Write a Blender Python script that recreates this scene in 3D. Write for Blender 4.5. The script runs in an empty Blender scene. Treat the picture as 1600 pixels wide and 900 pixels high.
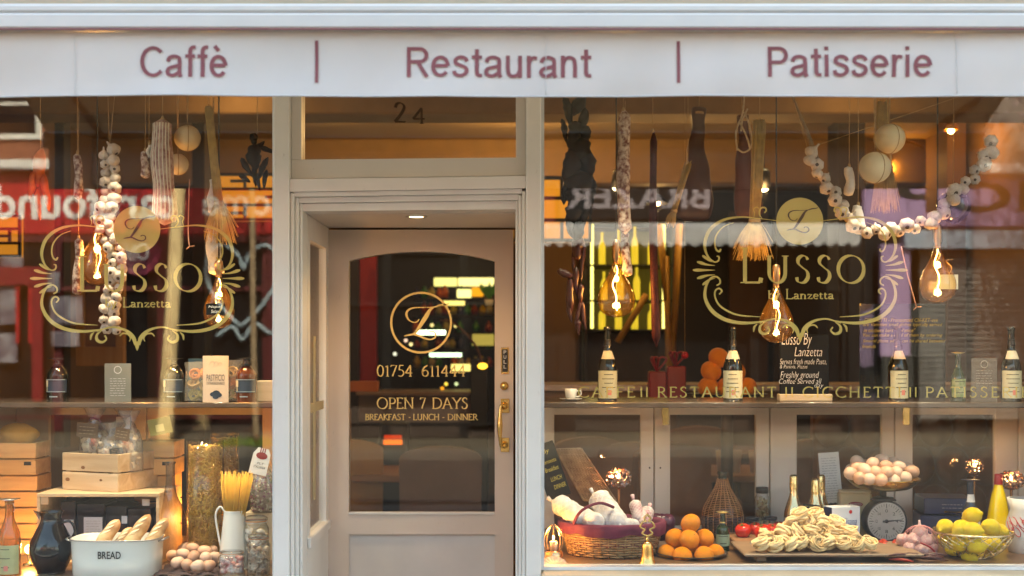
import bpy, math, random
from math import sin, cos, pi, radians, sqrt, atan2, hypot
from mathutils import Vector, Matrix
random.seed(7)
SC = bpy.context.scene
# ---------------------------------------------------------------- camera, sky, sun, exposure
CAMY, CAMZ, F = -4.5, 1.55, 1890.0
cam_d = bpy.data.cameras.new('camera'); cam = bpy.data.objects.new('camera', cam_d)
SC.collection.objects.link(cam); SC.camera = cam
cam.location = (0, CAMY, CAMZ); cam.rotation_euler = (pi/2, 0, 0)
cam_d.sensor_width = 36; cam_d.lens = F/1600*36; cam_d.shift_y = 95/1600
cam_d.clip_start = .05; cam_d.clip_end = 400
cam_d.dof.use_dof = True; cam_d.dof.focus_distance = 4.72; cam_d.dof.aperture_fstop = 1.95
W = bpy.data.worlds.new('World'); SC.world = W; W.use_nodes = True
wn = W.node_tree.nodes; wl = W.node_tree.links
sky = wn.new('ShaderNodeTexSky'); sky.sky_type = 'NISHITA'; sky.sun_disc = False
SUN_EL, SUN_AZ = 46, 12           # the sun stands behind the shop and lights the far side of the street
sky.sun_elevation = radians(SUN_EL); sky.sun_rotation = radians(SUN_AZ); sky.dust_density = 3.5; sky.air_density = 1.2
wl.new(sky.outputs[0], wn['Background'].inputs[0]); wn['Background'].inputs[1].default_value = .15
sd = bpy.data.lights.new('sun', 'SUN'); sd.energy = 4.4; sd.angle = radians(.5); sd.color = (1, .93, .82)
so = bpy.data.objects.new('sun', sd); SC.collection.objects.link(so)
dv = Vector((sin(radians(SUN_AZ))*cos(radians(SUN_EL)), cos(radians(SUN_AZ))*cos(radians(SUN_EL)), sin(radians(SUN_EL))))
so.rotation_euler = dv.to_track_quat('Z', 'Y').to_euler(); so.location = (0, 10, 20)
SC.view_settings.view_transform = 'Standard'; SC.view_settings.look = 'None'
SC.view_settings.gamma = 1; SC.view_settings.exposure = 2.85
SC.view_settings.use_white_balance = True; SC.view_settings.white_balance_temperature = 7700; SC.view_settings.white_balance_tint = 2
SC.cycles.max_bounces = 8; SC.cycles.transparent_max_bounces = 32; SC.cycles.glossy_bounces = 4
SC.cycles.sample_clamp_indirect = 6; SC.cycles.caustics_reflective = False; SC.cycles.caustics_refractive = False
# ---------------------------------------------------------------- helpers
COL = SC.collection
def s(px, Y=0): return px*(Y-CAMY)/F                       # size in metres of something px pixels wide at depth Y
def P(px, py, Y): k = (Y-CAMY)/F; return Vector(((px-800)*k, Y, CAMZ+(545-py)*k))
def nrm(c): return tuple(c)+((1,) if len(c) == 3 else ())
MATS = {}
def M(name, col, rough=.5, metal=0, var=.12, scale=9, bump=0, bscale=60, col2=None, spec=.5, rnd=.0, coat=0, sheen=0, det=4, contrast=0, sub=0, wear=0, wearc=(.30, .24, .19)):
    if name in MATS: return MATS[name]
    m = bpy.data.materials.new(name); m.use_nodes = True; MATS[name] = m
    n, l = m.node_tree.nodes, m.node_tree.links; b = n['Principled BSDF']
    b.inputs['Roughness'].default_value = rough; b.inputs['Metallic'].default_value = metal
    b.inputs['Specular IOR Level'].default_value = spec; b.inputs['Coat Weight'].default_value = coat
    if sub: b.inputs['Subsurface Weight'].default_value = sub; b.inputs['Subsurface Radius'].default_value = (.02, .01, .006); b.inputs['Subsurface Scale'].default_value = .4
    tc = n.new('ShaderNodeTexCoord'); nz = n.new('ShaderNodeTexNoise'); nz.inputs['Scale'].default_value = scale; nz.inputs['Detail'].default_value = det
    l.new(tc.outputs['Object'], nz.inputs['Vector'])
    mx = n.new('ShaderNodeMix'); mx.data_type = 'RGBA'
    a = [max(0, c*(1-var)) for c in col]; c2 = col2 if col2 else [min(1, c*(1+var)) for c in col]
    mx.inputs[6].default_value = nrm(a); mx.inputs[7].default_value = nrm(c2)
    mr = n.new('ShaderNodeMapRange'); w = .25 if not contrast else contrast
    mr.inputs[1].default_value = .5-w; mr.inputs[2].default_value = .5+w
    l.new(nz.outputs[0], mr.inputs[0]); l.new(mr.outputs[0], mx.inputs[0])
    out = mx.outputs[2]
    if rnd:
        oi = n.new('ShaderNodeObjectInfo'); hs = n.new('ShaderNodeHueSaturation'); r2 = n.new('ShaderNodeMapRange')
        r2.inputs[3].default_value = 1-rnd; r2.inputs[4].default_value = 1+rnd
        l.new(oi.outputs['Random'], r2.inputs[0]); l.new(r2.outputs[0], hs.inputs['Value']); l.new(out, hs.inputs['Color']); out = hs.outputs[0]
    if wear:                                   # sparse chips, scuffs and run marks
        mp = n.new('ShaderNodeMapping'); mp.inputs['Scale'].default_value = (1, 1, .35); n2 = n.new('ShaderNodeTexNoise'); n2.inputs['Scale'].default_value = 38; n2.inputs['Detail'].default_value = 6; n2.inputs['Roughness'].default_value = .7
        r3 = n.new('ShaderNodeMapRange'); r3.inputs[1].default_value = .66; r3.inputs[2].default_value = .72; r3.inputs[4].default_value = wear; m3 = n.new('ShaderNodeMix'); m3.data_type = 'RGBA'; m3.inputs[7].default_value = nrm(wearc)
        l.new(tc.outputs['Object'], mp.inputs[0]); l.new(mp.outputs[0], n2.inputs['Vector']); l.new(n2.outputs[0], r3.inputs[0]); l.new(r3.outputs[0], m3.inputs[0]); l.new(out, m3.inputs[6]); out = m3.outputs[2]
        n4 = n.new('ShaderNodeTexNoise'); n4.inputs['Scale'].default_value = 1.7; n4.inputs['Detail'].default_value = 5; r4 = n.new('ShaderNodeMapRange'); r4.inputs[1].default_value = .45; r4.inputs[2].default_value = .75; r4.inputs[4].default_value = .22
        m4 = n.new('ShaderNodeMix'); m4.data_type = 'RGBA'; m4.inputs[7].default_value = nrm([c*.62 for c in col]); l.new(mp.outputs[0], n4.inputs['Vector']); l.new(n4.outputs[0], r4.inputs[0]); l.new(r4.outputs[0], m4.inputs[0]); l.new(out, m4.inputs[6]); out = m4.outputs[2]
    l.new(out, b.inputs['Base Color'])
    if bump:
        nb = n.new('ShaderNodeTexNoise'); nb.inputs['Scale'].default_value = bscale; nb.inputs['Detail'].default_value = 3
        bp = n.new('ShaderNodeBump'); bp.inputs['Strength'].default_value = bump; bp.inputs['Distance'].default_value = .004
        l.new(tc.outputs['Object'], nb.inputs['Vector']); l.new(nb.outputs[0], bp.inputs['Height']); l.new(bp.outputs[0], b.inputs['Normal'])
    return m
def WOOD(name, c1, c2, axis='x', sc=6, rough=.55, rnd=.08):
    if name in MATS: return MATS[name]
    m = M(name, c1, rough, var=.0, scale=sc, col2=c2, rnd=rnd, bump=.15, bscale=40, contrast=.3)
    n, l = m.node_tree.nodes, m.node_tree.links
    for q in [q for q in n if q.type == 'TEX_NOISE']:
        mp = n.new('ShaderNodeMapping'); k = .06
        mp.inputs['Scale'].default_value = {'x': (k, 1, 1), 'y': (1, k, 1), 'z': (1, 1, k)}[axis]
        q.inputs['Scale'].default_value *= 6; q.inputs['Distortion'].default_value = .6
        l.new([t for t in n if t.type == 'TEX_COORD'][0].outputs['Object'], mp.inputs[0]); l.new(mp.outputs[0], q.inputs['Vector'])
    return m
def E(name, col, st):
    if name in MATS: return MATS[name]
    m = bpy.data.materials.new(name); m.use_nodes = True; MATS[name] = m
    b = m.node_tree.nodes['Principled BSDF']; b.inputs['Base Color'].default_value = nrm([c*.12 for c in col])
    b.inputs['Emission Color'].default_value = nrm(col); b.inputs['Emission Strength'].default_value = st*.5
    return m
def GLASS(name, tint=(.97, .98, .97), edge=None, ior=1.5, rough=0.0, gain=1.0, milk=0, milkc=(.8, .8, .8), dust=0):
    """clear sheet or vessel glass: fresnel mix of a tinted see-through and a mirror, thicker (darker) seen edge-on"""
    if name in MATS: return MATS[name]
    m = bpy.data.materials.new(name); m.use_nodes = True; MATS[name] = m
    n, l = m.node_tree.nodes, m.node_tree.links; n.remove(n['Principled BSDF'])
    tr = n.new('ShaderNodeBsdfTransparent'); gl = n.new('ShaderNodeBsdfGlossy'); gl.inputs['Roughness'].default_value = rough
    fr = n.new('ShaderNodeFresnel'); 
    ge = n.new('ShaderNodeNewGeometry'); mi = n.new('ShaderNodeMapRange'); mi.inputs[3].default_value = ior; mi.inputs[4].default_value = 1/ior   # same air-to-glass step from both sides
    l.new(ge.outputs['Backfacing'], mi.inputs[0]); l.new(mi.outputs[0], fr.inputs[0])
    mx = n.new('ShaderNodeMixShader')
    if edge:
        lw = n.new('ShaderNodeLayerWeight'); lw.inputs[0].default_value = .3; cm = n.new('ShaderNodeMix'); cm.data_type = 'RGBA'
        cm.inputs[6].default_value = nrm(tint); cm.inputs[7].default_value = nrm(edge); l.new(lw.outputs['Facing'], cm.inputs[0]); l.new(cm.outputs[2], tr.inputs[0])
    else: tr.inputs[0].default_value = nrm(tint)
    g = n.new('ShaderNodeMath'); g.operation = 'MULTIPLY'; g.use_clamp = True; g.inputs[1].default_value = gain
    l.new(fr.outputs[0], g.inputs[0]); l.new(g.outputs[0], mx.inputs[0])
    src = tr.outputs[0]
    if milk:
        df = n.new('ShaderNodeBsdfDiffuse'); df.inputs[0].default_value = nrm(milkc); m2 = n.new('ShaderNodeMixShader'); m2.inputs[0].default_value = milk
        if dust:
            tc = n.new('ShaderNodeTexCoord'); nz = n.new('ShaderNodeTexNoise'); nz.inputs['Scale'].default_value = 3.2; nz.inputs['Detail'].default_value = 7; nz.inputs['Distortion'].default_value = 1.2; mr = n.new('ShaderNodeMapRange')
            mr.inputs[1].default_value = .42; mr.inputs[2].default_value = .8; mr.inputs[3].default_value = milk; mr.inputs[4].default_value = dust; l.new(tc.outputs['Object'], nz.inputs['Vector']); l.new(nz.outputs[0], mr.inputs[0]); l.new(mr.outputs[0], m2.inputs[0])
        l.new(tr.outputs[0], m2.inputs[1]); l.new(df.outputs[0], m2.inputs[2]); src = m2.outputs[0]
    l.new(src, mx.inputs[1]); l.new(gl.outputs[0], mx.inputs[2]); l.new(mx.outputs[0], n['Material Output'].inputs[0])
    return m
def arc(cx, cy, rx, ry, a0, a1, n=12):
    return [(cx+rx*cos(radians(a0+(a1-a0)*i/n)), cy+ry*sin(radians(a0+(a1-a0)*i/n))) for i in range(n+1)]
def spline(pts, n=6):
    """Catmull-Rom through points of any dimension"""
    if len(pts) < 3: return [tuple(p) for p in pts]
    q = [pts[0]]+list(pts)+[pts[-1]]; out = []
    for i in range(1, len(q)-2):
        for k in range(n):
            t = k/n
            out.append(tuple(.5*((2*b)+(-a+c)*t+(2*a-5*b+4*c-d)*t*t+(-a+3*b-3*c+d)*t**3) for a, b, c, d in zip(q[i-1], q[i], q[i+1], q[i+2])))
    out.append(tuple(pts[-1])); return out
class MB:
    def __init__(S): S.v = []; S.f = []; S.sm = []; S.m = Matrix()
    def add(S, vs, fs, smooth=False):
        k = len(S.v); S.v += [S.m @ Vector(p) for p in vs]; S.f += [tuple(i+k for i in f) for f in fs]; S.sm += [smooth]*len(fs); return S
    def at(S, loc=(0, 0, 0), rx=0, ry=0, rz=0, sc=1):
        S.m = Matrix.Translation(loc) @ Matrix.Rotation(rz, 4, 'Z') @ Matrix.Rotation(ry, 4, 'Y') @ Matrix.Rotation(rx, 4, 'X') @ Matrix.Scale(sc, 4); return S
    def box(S, x0, x1, y0, y1, z0, z1, b=0):
        if x1 < x0: x0, x1 = x1, x0
        if y1 < y0: y0, y1 = y1, y0
        if z1 < z0: z0, z1 = z1, z0
        b = min(b, (x1-x0)*.3, (y1-y0)*.3, (z1-z0)*.3)
        if b <= 0:
            return S.add([(x, y, z) for x in (x0, x1) for y in (y0, y1) for z in (z0, z1)],
                         [(0, 1, 3, 2), (4, 6, 7, 5), (0, 4, 5, 1), (2, 3, 7, 6), (0, 2, 6, 4), (1, 5, 7, 3)])
        vs = []; X = (x0, x1); Y = (y0, y1); Z = (z0, z1)
        def sg(i): return 1 if i == 0 else -1
        for i in (0, 1):
            for j in (0, 1):
                for k in (0, 1):
                    vs += [(X[i], Y[j]+sg(j)*b, Z[k]+sg(k)*b), (X[i]+sg(i)*b, Y[j], Z[k]+sg(k)*b), (X[i]+sg(i)*b, Y[j]+sg(j)*b, Z[k])]
        def c(i, j, k, a): return (i*4+j*2+k)*3+a
        fs = []
        for i in (0, 1):
            q = [c(i, 0, 0, 0), c(i, 0, 1, 0), c(i, 1, 1, 0), c(i, 1, 0, 0)]; fs.append(q if i == 0 else q[::-1])
            q = [c(0, i, 0, 1), c(1, i, 0, 1), c(1, i, 1, 1), c(0, i, 1, 1)]; fs.append(q if i == 0 else q[::-1])
            q = [c(0, 0, i, 2), c(0, 1, i, 2), c(1, 1, i, 2), c(1, 0, i, 2)]; fs.append(q if i == 0 else q[::-1])
        for i in (0, 1):
            for j in (0, 1):
                fs.append([c(i, j, 0, 0), c(i, j, 1, 0), c(i, j, 1, 1), c(i, j, 0, 1)])
                fs.append([c(i, 0, j, 0), c(i, 1, j, 0), c(i, 1, j, 2), c(i, 0, j, 2)])
                fs.append([c(0, i, j, 1), c(1, i, j, 1), c(1, i, j, 2), c(0, i, j, 2)])
                for k in (0, 1): fs.append([c(i, j, k, 0), c(i, j, k, 1), c(i, j, k, 2)])
        return S.add(vs, fs)
    def tube(S, pts, r, n=8, closed=False, flat=1.0):
        pts = [Vector(p) for p in pts]; N = len(pts); rs = r if hasattr(r, '__len__') else [r]*N
        up = None; vs = []
        for i in range(N):
            a = pts[(i-1) % N] if (closed or i > 0) else pts[0]; b = pts[(i+1) % N] if (closed or i < N-1) else pts[-1]
            t = (b-a); t = t.normalized() if t.length > 1e-9 else Vector((0, 0, 1))
            if up is None: up = Vector((0, 1, 0)) if abs(t.y) < .9 else Vector((1, 0, 0))
            up = up - t*up.dot(t)
            up = up.normalized() if up.length > 1e-6 else t.orthogonal().normalized()
            w = t.cross(up)
            for k in range(n):
                a2 = 2*pi*k/n; vs.append(pts[i]+(w*cos(a2)*flat+up*sin(a2))*rs[i])
        fs = []
        for i in range(N if closed else N-1):
            j = (i+1) % N
            for k in range(n): fs.append((i*n+k, i*n+(k+1) % n, j*n+(k+1) % n, j*n+k))
        if not closed: fs += [tuple(range(n))[::-1], tuple((N-1)*n+k for k in range(n))]
        return S.add(vs, fs, True)
    def lathe(S, prof, n=24, lobes=0, amp=0, sx=1, sy=1):
        vs = []; fs = []; R = len(prof)
        for (r, z) in prof:
            for k in range(n):
                a = 2*pi*k/n; q = r*(1+amp*cos(lobes*a)) if lobes else r
                vs.append((q*cos(a)*sx, q*sin(a)*sy, z))
        for i in range(R-1):
            for k in range(n): fs.append((i*n+k, i*n+(k+1) % n, (i+1)*n+(k+1) % n, (i+1)*n+k))
        return S.add(vs, fs, True)
    def ell(S, c, r, n=16, m=10, wob=0):
        if not hasattr(r, '__len__'): r = (r, r, r)
        vs = [];
        for i in range(m+1):
            th = pi*i/m
            for k in range(n):
                a = 2*pi*k/n; w = 1+wob*sin(3*a+2*th*2)*sin(th)
                vs.append((c[0]+r[0]*sin(th)*cos(a)*w, c[1]+r[1]*sin(th)*sin(a)*w, c[2]-r[2]*cos(th)))
        fs = [(i*n+k, i*n+(k+1) % n, (i+1)*n+(k+1) % n, (i+1)*n+k) for i in range(m) for k in range(n)]
        return S.add(vs, fs, True)
    def prism(S, poly, y0, y1):           # polygon in XZ, pushed along Y (front face at y0)
        n = len(poly); return S.add([(x, y0, z) for x, z in poly]+[(x, y1, z) for x, z in poly],
            [tuple(range(n)), tuple(range(n, 2*n))[::-1]]+[(i, i+n, (i+1) % n+n, (i+1) % n) for i in range(n)])
    def ribbon(S, pts, ws, y=0, th=0):    # flat lettering stroke in XZ
        vs = []; N = len(pts)
        for i in range(N):
            a = pts[max(0, i-1)]; b = pts[min(N-1, i+1)]; dx, dz = b[0]-a[0], b[1]-a[1]; L = hypot(dx, dz) or 1
            w = (ws[i] if hasattr(ws, '__len__') else ws)/2; nx, nz = -dz/L*w, dx/L*w
            vs += [(pts[i][0]+nx, y, pts[i][1]+nz), (pts[i][0]-nx, y, pts[i][1]-nz)]
        return S.add(vs, [(2*i, 2*i+1, 2*i+3, 2*i+2) for i in range(N-1)])
    def patch(S, r, a0, a1, z0, z1, n=14, r2=None):   # part of a cylinder wall, angles in degrees, -90 faces the street
        r2 = r if r2 is None else r2; vs = []
        for i in range(n+1):
            a = radians(a0+(a1-a0)*i/n); vs += [(r*cos(a), r*sin(a), z0), (r2*cos(a), r2*sin(a), z1)]
        return S.add(vs, [(2*i, 2*i+2, 2*i+3, 2*i+1) for i in range(n)], True)
    def build(S, name, mat, parent=None, loc=None, kind=None, rz=0):
        me = bpy.data.meshes.new(name); me.from_pydata([tuple(p) for p in S.v], [], S.f); me.materials.append(mat)
        me.polygons.foreach_set('use_smooth', S.sm); me.update()
        o = bpy.data.objects.new(name, me); COL.objects.link(o)
        if parent: o.parent = parent
        if loc is not None: o.location = loc
        if rz: o.rotation_euler.z = rz
        if kind: o['kind'] = kind
        return o
def tag(o, label, cat, group=None, kind=None):
    o['label'] = label; o['category'] = cat
    if group: o['group'] = group
    if kind: o['kind'] = kind
    return o
def T(name, label, cat, loc=(0, 0, 0), rz=0, group=None):
    o = bpy.data.objects.new(name, None); o.empty_display_size = .05; COL.objects.link(o); o.location = loc; o.rotation_euler = (0, 0, rz)
    return tag(o, label, cat, group)
def dup(o, parent=None):
    c = o.copy(); COL.objects.link(c); c.parent = parent
    for ch in list(o.children): dup(ch, c)
    return c
def share(name, me, parent=None, loc=(0, 0, 0), rot=(0, 0, 0), sc=1):
    o = bpy.data.objects.new(name, me); COL.objects.link(o); o.parent = parent; o.location = loc; o.rotation_euler = rot
    o.scale = (sc, sc, sc) if not hasattr(sc, '__len__') else sc
    return o
def mesh_of(mb, name, mat):
    me = bpy.data.meshes.new(name); me.from_pydata([tuple(p) for p in mb.v], [], mb.f); me.materials.append(mat); me.polygons.foreach_set('use_smooth', mb.sm); return me
def lamp(name, loc, power, col, r=.03, parent=None, kind='POINT', **k):
    d = bpy.data.lights.new(name, kind); d.energy = power*.15; d.color = col
    if kind != 'AREA': d.shadow_soft_size = r
    for a, b in k.items(): setattr(d, a, b)
    o = bpy.data.objects.new(name, d); COL.objects.link(o); o.location = loc
    if parent: o.parent = parent
    return o
WARM = (1, .58, .24)
# ---------------------------------------------------------------- lettering
def gothic(name, txt, x0, x1, z0, z1, y, mat, parent=None, shear=0, bold=0, mirror=False, wave=0):
    """sans lettering from the built-in font, fitted into the box x0..x1, z0..z1 (z0 = baseline of the ink box)"""
    cu = bpy.data.curves.new('t', 'FONT'); cu.body = txt; cu.shear = shear; cu.offset = bold; cu.resolution_u = 3; cu.align_x = 'LEFT'
    t = bpy.data.objects.new('t', cu); COL.objects.link(t); bpy.context.view_layer.update()
    me = bpy.data.meshes.new_from_object(t.evaluated_get(bpy.context.evaluated_depsgraph_get())); bpy.data.objects.remove(t)
    xs = [v.co.x for v in me.vertices]; zs = [v.co.y for v in me.vertices]; a, b, c, d = min(xs), max(xs), min(zs), max(zs)
    for v in me.vertices:
        u = (v.co.x-a)/(b-a); w = (v.co.y-c)/(d-c)
        if mirror: u = 1-u
        v.co = (x0+(x1-x0)*u, y, z0+(z1-z0)*w)
    me.name = name; me.materials.clear(); me.materials.append(mat)
    o = bpy.data.objects.new(name, me); COL.objects.link(o)
    if parent: o.parent = parent
    return o
A_ = arc
GL = {  # serif capitals on a unit cap height: width, strokes (points, ends that carry a serif)
 'A': (.76, [([(.37, 1.02), (.04, 0)], 'e'), ([(.37, 1.02), (.74, 0)], 'e'), ([(.15, .36), (.6, .36)], '')]),
 'B': (.62, [([(.12, 1), (.12, 0)], 'se'), ([(.12, 1), (.28, 1)]+A_(.28, .77, .22, .23, 90, -90)+[(.12, .54)], ''), ([(.12, .54), (.3, .54)]+A_(.3, .27, .28, .27, 90, -90)+[(.12, 0)], '')]),
 'C': (.8, [(A_(.48, .5, .43, .52, 48, 312, 20), 'v')]),
 'D': (.86, [([(.12, 1), (.12, 0)], 'se'), ([(.12, 1), (.35, 1)]+A_(.35, .5, .45, .5, 90, -90, 16)+[(.12, 0)], '')]),
 'E': (.58, [([(.12, 1), (.12, 0)], 'se'), ([(.12, 1), (.52, 1), (.52, .88)], ''), ([(.12, .53), (.44, .53)], ''), ([(.12, 0), (.55, 0), (.57, .13)], '')]),
 'F': (.56, [([(.12, 1), (.12, 0)], 'se'), ([(.12, 1), (.52, 1), (.52, .88)], ''), ([(.12, .53), (.44, .53)], '')]),
 'H': (.84, [([(.12, 1), (.12, 0)], 'se'), ([(.72, 1), (.72, 0)], 'se'), ([(.12, .53), (.72, .53)], '')]),
 'I': (.26, [([(.13, 1), (.13, 0)], 'se')]),
 'K': (.72, [([(.12, 1), (.12, 0)], 'se'), ([(.62, 1), (.14, .5)], 's'), ([(.2, .56), (.7, 0)], 'e')]),
 'L': (.6, [([(.12, 1), (.12, 0)], 'se'), ([(.12, 0), (.56, 0), (.59, .14)], '')]),
 'N': (.84, [([(.12, 1), (.12, 0)], 'se'), ([(.1, 1), (.74, 0)], ''), ([(.74, 0), (.74, 1)], 'e')]),
 'O': (.96, [(A_(.48, .5, .42, .52, 0, 360, 28), '')]),
 'P': (.6, [([(.12, 1), (.12, 0)], 'se'), ([(.12, 1), (.3, 1)]+A_(.3, .73, .26, .27, 90, -90)+[(.14, .46)], '')]),
 'R': (.7, [([(.12, 1), (.12, 0)], 'se'), ([(.12, 1), (.3, 1)]+A_(.3, .75, .24, .25, 90, -90)+[(.14, .5)], ''), ([(.3, .5), (.68, 0)], 'e')]),
 'S': (.56, [(spline([(.47, .86), (.4, .98), (.26, 1.01), (.12, .9), (.12, .72), (.28, .56), (.44, .42), (.48, .22), (.38, .04), (.24, -.01), (.1, .04), (.06, .2)], 4), '')]),
 'T': (.7, [([(.35, 1), (.35, 0)], 'e'), ([(.03, .86), (.04, 1), (.66, 1), (.67, .86)], '')]),
 'U': (.82, [([(.12, 1), (.12, .38)]+A_(.4, .36, .28, .37, 180, 360, 14)+[(.68, 1)], 'se')]),
 'Y': (.72, [([(.06, 1), (.37, .5), (.37, 0)], 'se'), ([(.7, 1), (.37, .5)], 's')]),
 '0': (.56, [(A_(.28, .5, .22, .51, 0, 360, 22), '')]), '1': (.36, [([(.06, .86), (.2, 1), (.2, 0)], 'e')]),
 '2': (.5, [(spline([(.06, .76), (.12, .95), (.28, 1), (.42, .84), (.36, .56), (.05, .02)], 4), ''), ([(.05, .02), (.48, .02)], '')]),
 '4': (.56, [([(.4, 0), (.4, 1), (.03, .3), (.54, .3)], 's')]),
 '5': (.5, [([(.44, 1), (.15, 1), (.1, .56)]+A_(.2, .3, .25, .3, 95, -130, 12), '')]),
 '6': (.54, [([(.44, 1)]+spline([(.44, 1), (.2, .8), (.07, .45), (.1, .15)], 4)+A_(.28, .28, .21, .28, 200, 540, 18), '')]),
 '7': (.5, [([(.04, .86), (.05, 1), (.47, 1), (.16, 0)], '')]),
 '-': (.36, [([(.08, .42), (.28, .42)], '')]), '|': (.22, [([(.11, 1), (.11, 0)], '')]), ' ': (.42, []),
 'a': (.45, [(spline([(.06, .4), (.12, .48), (.24, .49), (.32, .4), (.32, .06), (.38, 0), (.43, .04)], 4), ''), (spline([(.32, .28), (.16, .24), (.05, .14), (.1, .0), (.22, .01), (.32, .1)], 4), '')]),
 'b': (.5, [([(.1, .78), (.1, .02)], 's'), (A_(.27, .24, .18, .25, 150, -150), '')]),
 'e': (.44, [([(.06, .27), (.38, .27)]+A_(.23, .24, .17, .25, 10, 320, 14), '')]),
 'n': (.54, [([(.1, .48), (.1, 0)], 'se'), (spline([(.1, .36), (.24, .48), (.38, .42), (.41, .3), (.41, 0)], 4), 'e')]),
 't': (.32, [(spline([(.12, .62), (.12, .1), (.18, 0), (.3, .04)], 4), ''), ([(.02, .46), (.28, .46)], '')]),
 'y': (.48, [([(.04, .48), (.24, .02)], 's'), ([(.42, .48), (.2, -.12), (.08, -.2)], 's')]),
 'z': (.42, [([(.06, .36), (.06, .46), (.36, .46), (.06, .01), (.38, .01), (.39, .12)], '')]),
}
_a = lambda *k: arc(*k)
SANS = {  # plain grotesque letters for the awning: width, strokes
 'C': (.76, [_a(.42, .5, .345, .44, 42, 318, 22)]), 'P': (.64, [[(.1, 1), (.1, 0)], [(.1, .94), (.4, .94)]+_a(.38, .71, .2, .23, 90, -90)+[(.4, .48), (.1, .48)]]),
 'R': (.68, [[(.1, 1), (.1, 0)], [(.1, .94), (.42, .94)]+_a(.42, .73, .19, .21, 90, -90)+[(.42, .52), (.1, .52)], [(.36, .5), (.63, 0)]]),
 'a': (.54, [spline([(.07, .5), (.13, .63), (.27, .67), (.41, .62), (.44, .5), (.44, .14), (.49, .0)], 5), spline([(.44, .38), (.28, .34), (.12, .29), (.06, .17), (.13, .07), (.27, .06), (.43, .16)], 5)]),
 'f': (.33, [spline([(.35, .96), (.24, .95), (.18, .84), (.18, .6), (.18, 0)], 5), [(.02, .67), (.33, .67)]]),
 'e': (.56, [[(.07, .38), (.49, .38)], _a(.285, .36, .215, .305, 2, 322, 20)]), 'è': (.56, [[(.07, .38), (.49, .38)], _a(.285, .36, .215, .305, 2, 322, 20), [(.17, 1.0), (.30, .84)]]),
 's': (.5, [spline([(.44, .52), (.38, .63), (.25, .67), (.12, .6), (.11, .47), (.25, .39), (.38, .33), (.43, .21), (.36, .09), (.22, .05), (.1, .1), (.06, .21)], 4)]),
 't': (.32, [spline([(.17, .93), (.17, .55), (.17, .17), (.21, .07), (.32, .06)], 5), [(.02, .67), (.32, .67)]]),
 'u': (.55, [spline([(.1, .73), (.1, .3), (.14, .1), (.26, .05), (.39, .11), (.45, .26)], 5), [(.45, .73), (.45, 0)]]),
 'r': (.34, [[(.1, .73), (.1, 0)], spline([(.1, .4), (.14, .58), (.23, .66), (.34, .64)], 5)]),
 'n': (.55, [[(.1, .73), (.1, 0)], spline([(.1, .42), (.16, .6), (.28, .67), (.41, .61), (.45, .42), (.45, 0)], 5)]),
 'i': (.21, [[(.1, .73), (.1, 0)], [(.1, 1), (.1, .87)]]),
}
def sans_text(mb, txt, x0, x1, z0, cap, w=.13, track=.055):
    adv = sum(SANS[c][0]+track for c in txt)-track; kx = (x1-x0)/adv; x = 0; n = 0
    for c in txt:
        for pts in SANS[c][1]:
            n += 1; q = [(x0+(x+p[0])*kx, z0+p[1]*cap) for p in pts]
            if len(q) == 2: q = [(q[0][0]+(q[1][0]-q[0][0])*i/3, q[0][1]+(q[1][1]-q[0][1])*i/3) for i in range(4)]
            mb.ribbon(q, [cap*w*(1 if abs(q[min(i+1, len(q)-1)][1]-q[max(0, i-1)][1]) > abs(q[min(i+1, len(q)-1)][0]-q[max(0, i-1)][0]) else .9) for i in range(len(q))], -.00015*(n % 6))
        x += SANS[c][0]+track
ORD = 'first second third fourth fifth sixth seventh eighth ninth tenth eleventh twelfth thirteenth fourteenth fifteenth sixteenth'.split()
def penw(dx, dz, T_, t_, pen=24):
    L = hypot(dx, dz) or 1; q = abs(dz/L*cos(radians(pen))+dx/L*sin(radians(pen))); return t_+(T_-t_)*q**1.4
def serif_text(mb, txt, x0, x1, z0, cap, T_=.13, t_=.045, y=0, track=.06):
    adv = sum(GL[c][0]+track for c in txt)-track; kx = (x1-x0)/adv; kz = cap; x = 0; lay = 0
    for c in txt:
        w, st = GL[c]
        for pts, sf in st:
            lay += 1; yy = y-.00012*(lay % 5)
            q = [(x0+(x+p[0])*kx, z0+p[1]*kz) for p in pts]
            if len(q) == 2: q = [q[0], tuple((a+b)/2 for a, b in zip(*q)), q[1]]
            dd = [(pts[min(i+1, len(pts)-1)][0]-pts[max(i-1, 0)][0], pts[min(i+1, len(pts)-1)][1]-pts[max(i-1, 0)][1]) for i in range(len(pts))]
            if len(pts) == 2: dd = [dd[0]]*3
            ws = [penw(a, b, T_, t_)*cap for a, b in dd]
            if len(pts) > 2 and hypot(dd[0][0], dd[0][1]) > .25:            # angular stroke: draw legs apart so corners stay crisp
                for i in range(len(q)-1):
                    a, b = q[i], q[i+1]; w_ = penw(pts[i+1][0]-pts[i][0], pts[i+1][1]-pts[i][1], T_, t_)*cap
                    if len(pts) > 8: break
                    mb.ribbon([a, b], w_, yy-.00003*i)
                else: q = None
            if q: mb.ribbon(q, ws, yy)
            e = [(x0+(x+p[0])*kx, z0+p[1]*kz) for p in pts]
            if 's' in sf: mb.ribbon([(e[0][0]-.13*cap, e[0][1]), (e[0][0]+.13*cap, e[0][1])], t_*cap, yy-.0001)
            if 'e' in sf: mb.ribbon([(e[-1][0]-.13*cap, e[-1][1]), (e[-1][0]+.13*cap, e[-1][1])], t_*cap, yy-.0001)
            if 'v' in sf:
                for p in (e[0], e[-1]): mb.ribbon([(p[0], p[1]-.1*cap), (p[0], p[1]+.1*cap)], t_*cap, yy-.0001)
        x += w+track
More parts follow.
